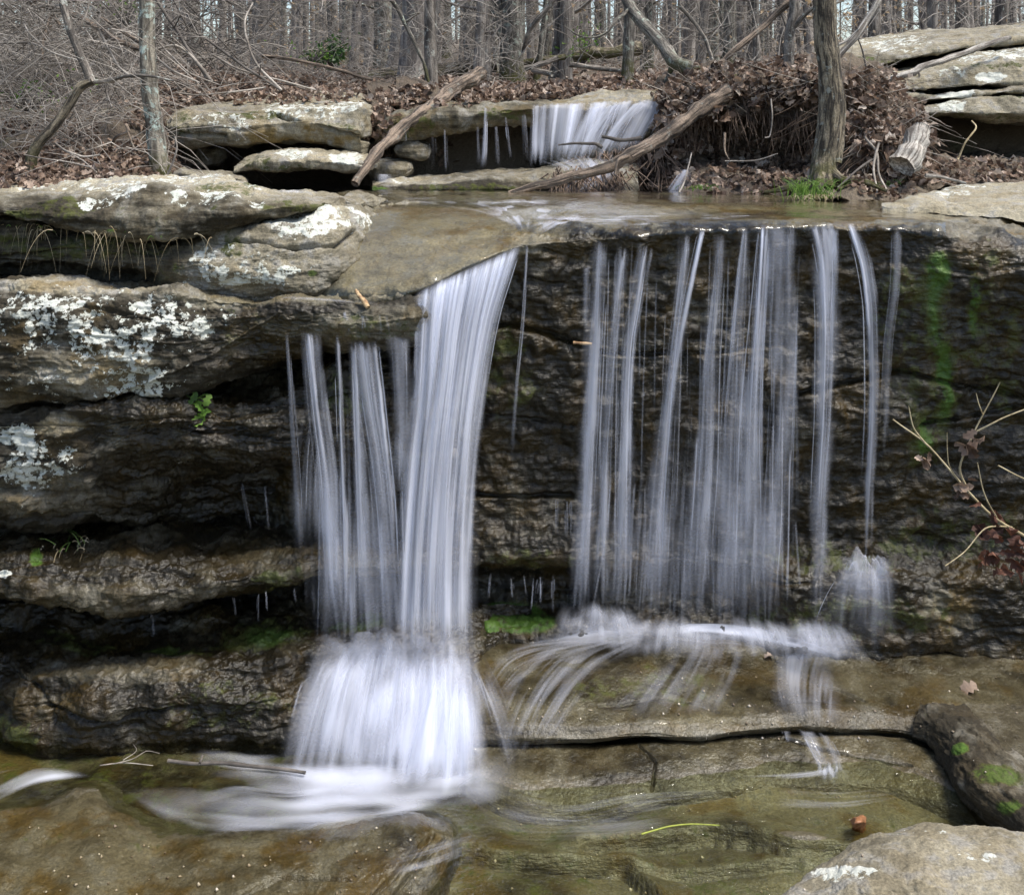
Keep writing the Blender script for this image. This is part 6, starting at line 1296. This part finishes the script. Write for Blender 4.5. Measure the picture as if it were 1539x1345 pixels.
# =================================================================== LEAVES
def leaves(C, size, nrm=None, flat=.5):
    """curled oak-like leaves at the points C"""
    n = len(C); sx = np.array([-1, 0, 1.]); rows = np.linspace(0, 1, 7); wd = np.array([.04, .26, .16, .36, .22, .28, .03])
    base = np.zeros((7, 3, 3)); base[..., 0] = sx[None] * wd[:, None]; base[..., 1] = (rows - .5)[:, None]
    sz = R.uniform(*size, n); fold = R.uniform(.1, 1.1, n); curl = R.normal(size=n) * 1.2; tw = R.normal(size=n) * .7
    B = np.repeat(base[None], n, 0) * np.stack([R.uniform(.7, 1.3, n), np.ones(n), np.ones(n)], -1)[:, None, None]
    B[..., 2] = np.abs(B[..., 0]) * fold[:, None, None] + curl[:, None, None] * B[..., 1] ** 2 * .8
    a = tw[:, None, None] * B[..., 1]; x, z = B[..., 0].copy(), B[..., 2].copy(); B[..., 0] = x * np.cos(a) - z * np.sin(a); B[..., 2] = x * np.sin(a) + z * np.cos(a)
    B[..., 0] += .04 * np.sin(B[..., 1] * 9 + R.random((n, 1, 1)) * 6)
    N = R.normal(size=(n, 3)) * flat + (np.array([0, -.2, 1.]) if nrm is None else nrm); N /= np.linalg.norm(N, axis=1, keepdims=True)
    T = np.cross(N, R.normal(size=(n, 3))); T /= np.linalg.norm(T, axis=1, keepdims=True); Q = np.cross(N, T)
    V = (B[..., 0:1] * T[:, None, None] + B[..., 1:2] * Q[:, None, None] + B[..., 2:3] * N[:, None, None]) * sz[:, None, None, None] + np.asarray(C)[:, None, None]
    idx = np.arange(n * 21).reshape(n, 7, 3); f = np.stack([idx[:, :-1, :-1], idx[:, :-1, 1:], idx[:, 1:, 1:], idx[:, 1:, :-1]], -1).reshape(-1, 4)
    rn = np.clip(R.beta(2.0, 2.2, n) + .1 * R.normal(size=n), 0, 1)
    return V.reshape(-1, 3), f, np.repeat(rn, 21)
def leaf_obj(name, sets, mat, label, parent=None, kind='stuff', cat=None):
    V, Fs, A, b = [], [], [], 0
    for v, f, a in sets: V.append(v); Fs.append(f + b); A.append(a); b += len(v)
    o = make(name, np.concatenate(V), np.concatenate(Fs), mat, {'rnd': np.concatenate(A)}, parent=parent, smooth=False, origin='base' if cat else 'world'); return tag(o, label, cat, kind=kind)
def scatter(poly_px, n, names=None, lift=.02, jit=.03):
    """points on whatever surface shows inside a list of (px,py,rx,ry) patches"""
    out = []
    for _ in range(n):
        x, y, rx, ry = RND.choices(poly_px, [q[2] * q[3] for q in poly_px])[0]; a = RND.random() * 6.283; r = math.sqrt(RND.random())
        h = hit(x + rx * r * math.cos(a), y + ry * r * math.sin(a), names, lift)
        if h is not None: out.append(h + np.array([RND.gauss(0, jit), RND.gauss(0, jit), RND.gauss(0, jit * .6)]))
    return np.array(out)
soils = [k for k in BV if 'bank' in k]
pile = scatter([(1130, 128, 110, 34), (1190, 120, 60, 34), (1310, 130, 55, 26), (1320, 185, 62, 55), (1350, 220, 45, 45), (1030, 150, 40, 40), (1050, 190, 60, 40), (1000, 215, 40, 30)], 2900, soils, .05, .05)
low = scatter([(1130, 262, 120, 34), (1170, 250, 80, 36), (1330, 270, 60, 26), (1460, 258, 110, 22), (1000, 270, 60, 24), (1200, 225, 40, 40)], 1300, soils, .03, .03)
def frontish(n): return np.array([0, -.9, .55]) + R.normal(size=(n, 3)) * .6
leaf_obj('leaf_litter', [leaves(pile, (.03, .125), frontish(len(pile)), .5), leaves(low, (.04, .11), None, .6)], LEAF, 'deep heap of dry brown oak leaves caught round the right hand tree')
xx = scatter([(470, 146, 120, 10), (380, 150, 90, 8), (660, 146, 80, 14), (720, 148, 40, 8), (600, 150, 40, 20), (575, 190, 18, 50), (565, 240, 14, 20)], 800, soils + [U[1].name, U[4].name], .02, .03)
n = 2600; d = 8.0 + 9 * R.random(n) ** 1.3; x = (R.uniform(-100, 800, n) - CX) / F * d; keep = gz(x, d) > 2.6
gl = np.stack([x, d, gz(x, d) + .02 + .04 * R.random(n)], -1)[keep]
n = 5200; d = 10.6 + 3.2 * R.random(n) ** 1.5; x = (R.uniform(230, 1000, n) - CX) / F * d; g2 = np.stack([x, d, gz(x, d) + .02 + .10 * R.random(n) ** 2], -1)
n = 5000; d = 12 + 22 * R.random(n); x = (R.uniform(-100, 1640, n) - CX) / F * d; g3 = np.stack([x, d, gz(x, d) + .03], -1)
leaf_obj('leaf_litter', [leaves(xx, (.05, .11), None, .6), leaves(gl, (.05, .10)), leaves(g2, (.05, .11)), leaves(g3, (.07, .14))], LEAF, 'brown leaves strewn over the upper bank and woodland floor')
lb_ = scatter([(190, 240, 60, 28), (110, 255, 110, 16), (20, 266, 60, 14), (230, 180, 40, 14), (260, 215, 14, 40)], 1100, soils, .03, .03)
n = 2600; d_ = 7.0 + 2.6 * R.random(n); x_ = (R.uniform(-140, 275, n) - CX) / F * d_; g4 = np.stack([x_, d_, gz(x_, d_) + .02 + .03 * R.random(n)], -1)
leaf_obj('leaf_litter', [leaves(lb_, (.04, .08), None, .8), leaves(g4, (.035, .085), None, .6)], LEAF, 'small dead leaves under the brush on the left bank')
PALELEAF = leaf_mat('bleached_leaf', [(.16, .115, .085), (.32, .255, .20), (.52, .45, .38)])
pl2 = np.concatenate([pile[::4] + R.normal(size=pile[::4].shape) * .05 + [0, -.03, .02], low[::5] + [0, 0, .02], xx[::4] + [0, 0, .02], g2[::6] + [0, 0, .02], gl[::5] + [0, 0, .02]])
leaf_obj('leaf_litter', [leaves(pl2, (.03, .11), None, .9)], PALELEAF, 'bleached pale leaves mixed through the brown litter')
# tan beech leaves still hanging in the wood
n = 1700; px = np.concatenate([R.normal(445, 60, 500), R.normal(1270, 60, 600), R.uniform(560, 1560, 600)]); d = R.uniform(14, 30, n); x = (px - CX) / F * d
C = np.stack([x, d, gz(x, d) + R.uniform(.2, 3.2, n)], -1); leaf_obj('beech_leaves', [leaves(C, (.05, .10), None, 2)], TANLEAF, 'pale tan leaves still hanging on twigs deep in the wood')
# ------------------------------------------------------------------ roots of the undercut bank
def hang(patches, n, L, r, mat, label, name='roots', names=None, side=.25, fwd=.12, grav=1.0):
    C = scatter(patches, n, names or soils, .03, .02); n = len(C); t = np.linspace(0, 1, 7)[None]; LL = R.uniform(*L, (n, 1))
    pa = np.stack([C[:, :1] + R.normal(size=(n, 1)) * side * LL * t, C[:, 1:2] - fwd * R.random((n, 1)) * t * 2, C[:, 2:3] - grav * LL * t], -1) + np.cumsum(R.normal(size=(n, 7, 3)) * .05 * LL[..., None] / 2.6, 1)
    v, f, u = tubes(pa, R.uniform(*r, (n, 1)) * (1 - .6 * t), 3); o = make(name, v, f, mat, uv=u, origin='world'); return tag(o, label, kind='stuff')
hang([(1110, 165, 110, 26), (1040, 190, 50, 30), (1200, 180, 50, 30)], 480, (.06, .40), (.0015, .006), ROOT, 'fine roots hanging in a fringe under the earth bank')
hang([(1320, 190, 60, 60), (1280, 150, 30, 50)], 420, (.1, .4), (.002, .006), ROOT, 'matted roots on the right face of the leaf pile', side=.9)
hang([(1330, 200, 60, 60), (1060, 130, 60, 30), (1180, 115, 60, 20)], 300, (.12, .42), (.002, .005), TWIG, 'loose pale twigs caught in the leaf pile', side=.7, grav=.5)
hang([(1080, 112, 90, 18), (1290, 125, 70, 26), (1340, 190, 40, 50), (1030, 150, 40, 40)], 130, (.12, .5), (.002, .006), TWIG, 'thin twigs sticking up out of the leaf pile', 'debris_twigs', None, .9, .2, -.45)
hang([(880, 262, 60, 14), (920, 245, 70, 20), (960, 232, 40, 26)], 700, (.15, .42), (.004, .010), ROOT, 'fan of wet rusty needles and sticks jammed under the bent log', 'debris', soils + [U[5].name, U[4].name], .5, .25, .75)
hang([(570, 195, 16, 40), (248, 200, 14, 40)], 130, (.1, .35), (.002, .005), ROOT, 'roots trailing beside the flat topped rock')

# =================================================================== SMALL PLANTS AND LITTLE THINGS
def blades(base, n, L, spread, r, up=1.0, droop=.5, K=8):
    b = np.asarray(base)[None] + R.normal(size=(n, 3)) * np.array([spread, spread * .6, .01]); t = np.linspace(0, 1, K)[None]; an = R.random((n, 1)) * 6.283; l = R.uniform(.5, 1, (n, 1)) * L; o = R.uniform(.1, .7, (n, 1))
    pa = np.stack([b[:, :1] + np.cos(an) * o * l * t, b[:, 1:2] + np.sin(an) * o * l * t - .02 * t, b[:, 2:3] + up * l * t - droop * l * t ** 2], -1)
    v, f, u, a = ribbons(pa, r * (1 - .85 * t) * np.ones((n, 1)), np.ones((n, K)), (0, -1, .3), R.uniform(-1, 1, n))
    return v, f, np.repeat(R.random(n), K * 3)
def tuft(name, label, cat, sets):
    e = empty(name, sets[0][0]); tag(e, label, cat)
    for nm, mat, args in sets[0][1]:
        v, f, a = blades(*args); o = make(nm, v, f, mat, {'rnd': a}, parent=e, smooth=False)
    return e
DRY = leaf_mat('dry_grass_blade', [(.30, .23, .12), (.48, .39, .24), (.60, .52, .36)], .3)
b = np.array(P(1216, 297, 7.45))
tuft('grass_tuft', 'bright green grass tuft at the foot of the thick rough barked trunk', 'grass tuft', [(b, [('green_blades', GREEN, (b, 130, .34, .09, .006, 1.0, .55)), ('dry_blades', DRY, (b + [.03, -.05, 0], 50, .20, .09, .006, .7, .8))])])
for px, py, n, lb in ((1048, 285, 34, 'small green tuft at the left foot of the leaf pile'), (1325, 280, 16, 'few green blades below the right end of the leaf pile')):
    b = np.array(P(px, py, 8.1)); tuft('grass_tuft', lb, 'grass tuft', [(b, [('green_blades', GREEN, (b, n, .14, .07, .007, .8, .6))])])
for px, py, n, L, lb in ((66, 348, 20, .30, 'hanging dry grass, leftmost of the three tufts over the dark gap'), (172, 352, 22, .30, 'hanging dry grass, middle of the three tufts over the dark gap'), (250, 362, 11, .26, 'hanging dry grass, rightmost of the three tufts over the dark gap'), (22, 344, 14, .2, 'thin wisp of dry grass at the left edge, over the dark gap')):
    h = hit(px, py); b = h if h is not None else np.array(P(px, py, 5.8)); b = b + [0, -.03, .02]
    tuft('grass_tuft', lb, 'grass tuft', [(b, [('dry_blades', DRY, (b, n, L, .11, .0045, .3, 1.2)), ('green_blades', GREEN, (b, n // 3, .10, .07, .006, .6, .7))])])
b = hit(95, 820); tuft('grass_tuft', 'sparse dry grass drooping over the low wet ledge at the left', 'grass tuft', [(b, [('dry_blades', DRY, (b, 14, .36, .07, .006, .3, 1.0)), ('green_blades', GREEN, (b, 10, .16, .07, .005, .8, .4))])])
e = empty('fern', hit(303, 600)); tag(e, 'single small green plant growing from the crack in the left bank', 'plant')
b = np.array(e['_o']); C = b + np.array([[0, -.05, -.02], [.03, -.06, -.06], [-.03, -.05, .02], [.01, -.06, -.10], [.05, -.06, .01]])
leaf_obj('leaf', [leaves(C, (.07, .10), np.array([[0, -1, .3]] * 5), .2)], GREEN, None, parent=e)
v, f, a = blades(b, 12, .12, .03, .006, .7, .5); make('blades', v, f, GREEN, {'rnd': a}, parent=e, smooth=False)
def shrub(px, py, d, w, h, n, mat, label, sz):
    e = empty('shrub', P(px, py, d)); tag(e, label, 'shrub'); b = np.array(e['_o']); st = []; C = []
    for _ in range(14):
        a = RND.random() * 6.28; tip = b + [math.cos(a) * w * RND.random(), math.sin(a) * w * RND.random(), h * RND.uniform(.4, 1)]
        st.append(limb([b, (b + tip) / 2 + [RND.gauss(0, .05), RND.gauss(0, .05), .05], tip], .008, .003, 8, 4))
        for _ in range(n // 14): C.append(b + (tip - b) * RND.uniform(.4, 1.05) + np.array([RND.gauss(0, .08), RND.gauss(0, .08), RND.gauss(0, .06)]))
    v, f, u = merge(st); make('stems', v, f, TWIG_D, parent=e, uv=u); o = leaf_obj('leaves', [leaves(np.array(C), sz, None, 1.2)], mat, None, parent=e)
shrub(498, 102, 12, .30, .34, 150, HOLLY, 'dark green evergreen shrub in the wood above the flat topped rock', (.05, .09))
shrub(470, 98, 11.5, .5, .30, 90, GREEN, 'thin bush with fresh light green leaves left of the evergreen shrub', (.025, .05))
shrub(876, 100, 15, .4, .7, 150, GREEN, 'pale green budding shrub right of the leaning double trunk', (.03, .06))
shrub(190, 40, 10, .6, .5, 70, GREEN, 'thin bush with fresh leaves behind the lichened trunk', (.02, .045))
shrub(40, 170, 9, .6, .35, 90, GREEN, 'low greenish bush in the brush left of the crooked sapling', (.02, .05))
RUSTY = leaf_mat('rusty_red_leaf', [(.03, .012, .008), (.085, .032, .018), (.19, .085, .05)])
# dead branch hanging in from the right
e = empty('dead_branch', P(1545, 812, 5.15)); tag(e, 'pale dead branch with brown leaves reaching in from the right edge over the wall', 'branch')
st = [([(1640, 860, 5.1), (1545, 808, 5.15), (1496, 778, 5.2), (1455, 738, 5.25), (1428, 706, 5.3), (1388, 664, 5.35), (1342, 630, 5.4)], 6, 2), ([(1452, 735, 5.25), (1440, 706, 5.25), (1456, 664, 5.25), (1480, 618, 5.25), (1503, 574, 5.25)], 4, 1.6), ([(1462, 652, 5.25), (1498, 632, 5.2), (1552, 610, 5.2)], 3, 1.8), ([(1395, 672, 5.35), (1372, 640, 5.35), (1366, 610, 5.35)], 2.5, 1.5),
      ([(1478, 622, 5.25), (1472, 606, 5.2), (1468, 590, 5.2)], 2, 1.2), ([(1500, 780, 5.2), (1480, 740, 5.15), (1468, 695, 5.15)], 2.5, 1.5), ([(1520, 794, 5.2), (1485, 792, 5.1), (1448, 830, 5.05), (1420, 850, 5.0)], 2.5, 1.2), ([(1445, 728, 5.25), (1425, 690, 5.2), (1424, 650, 5.2)], 2, 1.2), ([(1500, 700, 5.2), (1530, 716, 5.2), (1545, 722, 5.2)], 2, 2)]
v, f, u = merge([px_limb(p_, a, b_, 22, 6, .15, 14, .01, i) for i, (p_, a, b_) in enumerate(st)]); make('stems', v, f, STRAW, parent=e, uv=u)
for i, (px, py, d, n, sp) in enumerate(((1388, 684, 5.32, 3, .02), (1466, 664, 5.2, 5, .035), (1446, 738, 5.2, 5, .03), (1478, 790, 5.12, 6, .04), (1500, 838, 5.05, 14, .06), (1516, 815, 5.1, 8, .05))):
    C = np.array(P(px, py, d)) + R.normal(size=(n, 3)) * sp; o = leaf_obj('leaf_cluster', [leaves(C, (.05, .095), np.array([[0, -.8, .2]] * n), .9)], RUSTY if py > 780 else LEAF, None, parent=e, kind=None)
# things lying in the stream
Zp = lambda pts, z: [(x, y, dz(y, z)) for x, y in pts]
piece('stick', [px_limb(Zp([(252, 1142), (300, 1147), (330, 1146), (372, 1149), (420, 1153), (458, 1159)], -.055), 6, 5, 36, 8, .25, 12, .01, 77), px_limb(Zp([(300, 1147), (303, 1140), (304, 1135)], -.045), 4, 3, 6, 6)], TWIG_D, 'dark wet stick lying in the white foam at the foot of the left bank', 'stick')
YEL = leaf_mat('yellow_stalk', [(.30, .34, .05), (.40, .44, .09)], .2); 
v, f, u = px_limb(Zp([(964, 1253), (985, 1247), (1008, 1241), (1040, 1238), (1082, 1240)], -.118), 2.4, 1.8, 24, 6, .1, 10); o = make('straw', v, f, YEL, {'rnd': np.full(len(v), .4)}, uv=u); tag(o, 'yellow green stalk floating on the pool', 'straw')
CHIP = twig_mat('orange_wood_chip', (.24, .13, .06), (.50, .35, .19), 30)
piece('wood_chip', [px_limb([(535, 436, 5.6), (541, 446, 5.5), (549, 454, 5.46), (553, 462, 5.44)], 5, 9, 14, 6, .5, 20)], CHIP, 'splintered orange wood chip stuck at the lip above the thin fall', 'wood chip')
piece('wood_chip', [px_limb([(862, 515, 5.86), (876, 516, 5.84), (890, 517, 5.84)], 5, 4, 12, 6, .3, 16)], CHIP, 'small orange chip caught at the left edge of the wide curtain', 'wood chip')
C = hit(1456, 1038); leaf_obj('dead_leaf', [leaves(C[None] + [0, 0, .02], (.10, .10), np.array([[0, -.3, 1.]]), .2)], LEAF, 'dark dead leaf stranded on the wet shelf near the right edge', kind=None, cat='leaf')
C = hit(1156, 988); leaf_obj('dead_leaf', [leaves(C[None] + [0, 0, .015], (.06, .06), np.array([[0, -.3, 1.]]), .2)], LEAF, 'small rusty leaf stuck in the foam below the curtain', kind=None, cat='leaf')
ty = [px_limb(Zp([(170, 1148), (200, 1140), (222, 1128), (240, 1132)], -.02), 2, 1.2, 10, 4), px_limb(Zp([(185, 1142), (205, 1128), (200, 1118)], .02), 1.6, 1, 8, 4), px_limb(Zp([(150, 1150), (185, 1146), (230, 1150)], -.03), 2, 1.4, 10, 4)]
piece('twig', ty, TWIG, 'fine twigs washed up under the left bank near the dark wet stick', 'twig')
# bits of pale grit on the wet rock

# grit and pebbles on the wet rock
C = []
for _ in range(260):
    x, y = RND.choice([(RND.uniform(0, 640), RND.uniform(1240, 1345)), (RND.uniform(720, 1300), RND.uniform(1180, 1345)), (RND.uniform(1100, 1539), RND.uniform(1000, 1200)), (RND.uniform(760, 1350), RND.uniform(1010, 1090))])
    h = hit(x, y, None, .004)
    if h is None or h[2] < -.13: h = np.array(Pn([x, y, dz(y, -.2)]))
    C.append(h)
C = np.array(C); n = len(C); ico = np.array([[0, 0, 1], [1, 0, .1], [0, 1, 0], [-1, 0, -.1], [0, -1, 0.1], [0, 0, -.6]], float); fi = np.array([[0, 1, 2], [0, 2, 3], [0, 3, 4], [0, 4, 1], [5, 2, 1], [5, 3, 2], [5, 4, 3], [5, 1, 4]])
V = C[:, None] + ico[None] * (R.uniform(.003, .011, (n, 1, 1)) * R.uniform(.5, 1.3, (n, 6, 1))); f = (fi[None] + np.arange(n)[:, None, None] * 6).reshape(-1, 3)
GRIT = leaf_mat('pale_grit', [(.12, .09, .06), (.30, .24, .17), (.55, .50, .42)], 0, .6)
o = make('pebbles', V.reshape(-1, 3), f, GRIT, {'rnd': np.repeat(R.random(n), 6)}, origin='world'); tag(o, 'grit and small pebbles scattered on the wet rock', kind='stuff')
# =================================================================== LIGHT, SKY, CAMERA
w = bpy.data.worlds.new("World"); S.world = w; w.use_nodes = True
nt = w.node_tree; nt.nodes.clear()
sk = nt.nodes.new('ShaderNodeTexSky'); sk.sky_type = 'NISHITA'; sk.sun_disc = False
EL, AZ = math.radians(64), math.radians(112)      # azimuth measured from +Y towards +X
sk.sun_elevation = EL; sk.sun_rotation = AZ; sk.air_density = 1.0; sk.dust_density = 2.0; sk.ozone_density = 1.0
bg = nt.nodes.new('ShaderNodeBackground'); bg.inputs[1].default_value = .135
ow = nt.nodes.new('ShaderNodeOutputWorld'); nt.links.new(sk.outputs[0], bg.inputs[0]); nt.links.new(bg.outputs[0], ow.inputs[0])
sl = bpy.data.lights.new('sun', 'SUN'); sl.energy = 3.0; sl.angle = math.radians(18); sl.color = (1, .95, .87)
so = bpy.data.objects.new('sun', sl); COL.objects.link(so)
dirv = Vector((math.sin(AZ) * math.cos(EL), math.cos(AZ) * math.cos(EL), math.sin(EL)))
so.rotation_euler = dirv.to_track_quat('Z', 'Y').to_euler(); so.location = (0, 0, 12)
cam = bpy.data.cameras.new('camera'); co = bpy.data.objects.new('camera', cam); COL.objects.link(co)
co.location = (0, 0, CZ); co.rotation_euler = (math.radians(90), 0, 0)
cam.sensor_width = 36; cam.lens = 36 * F / 1539; cam.shift_y = -(672.5 - HY) / 1539; cam.clip_end = 2000; cam.clip_start = .05
S.camera = co
S.view_settings.view_transform = 'Standard'; S.view_settings.look = 'None'; S.view_settings.exposure = EXPO; S.view_settings.gamma = 1
S.render.engine = 'CYCLES'
S.cycles.transparent_max_bounces = 48; S.cycles.max_bounces = 8; S.cycles.diffuse_bounces = 4
S.cycles.use_denoising = True; S.cycles.use_adaptive_sampling = True; S.cycles.adaptive_threshold = .02
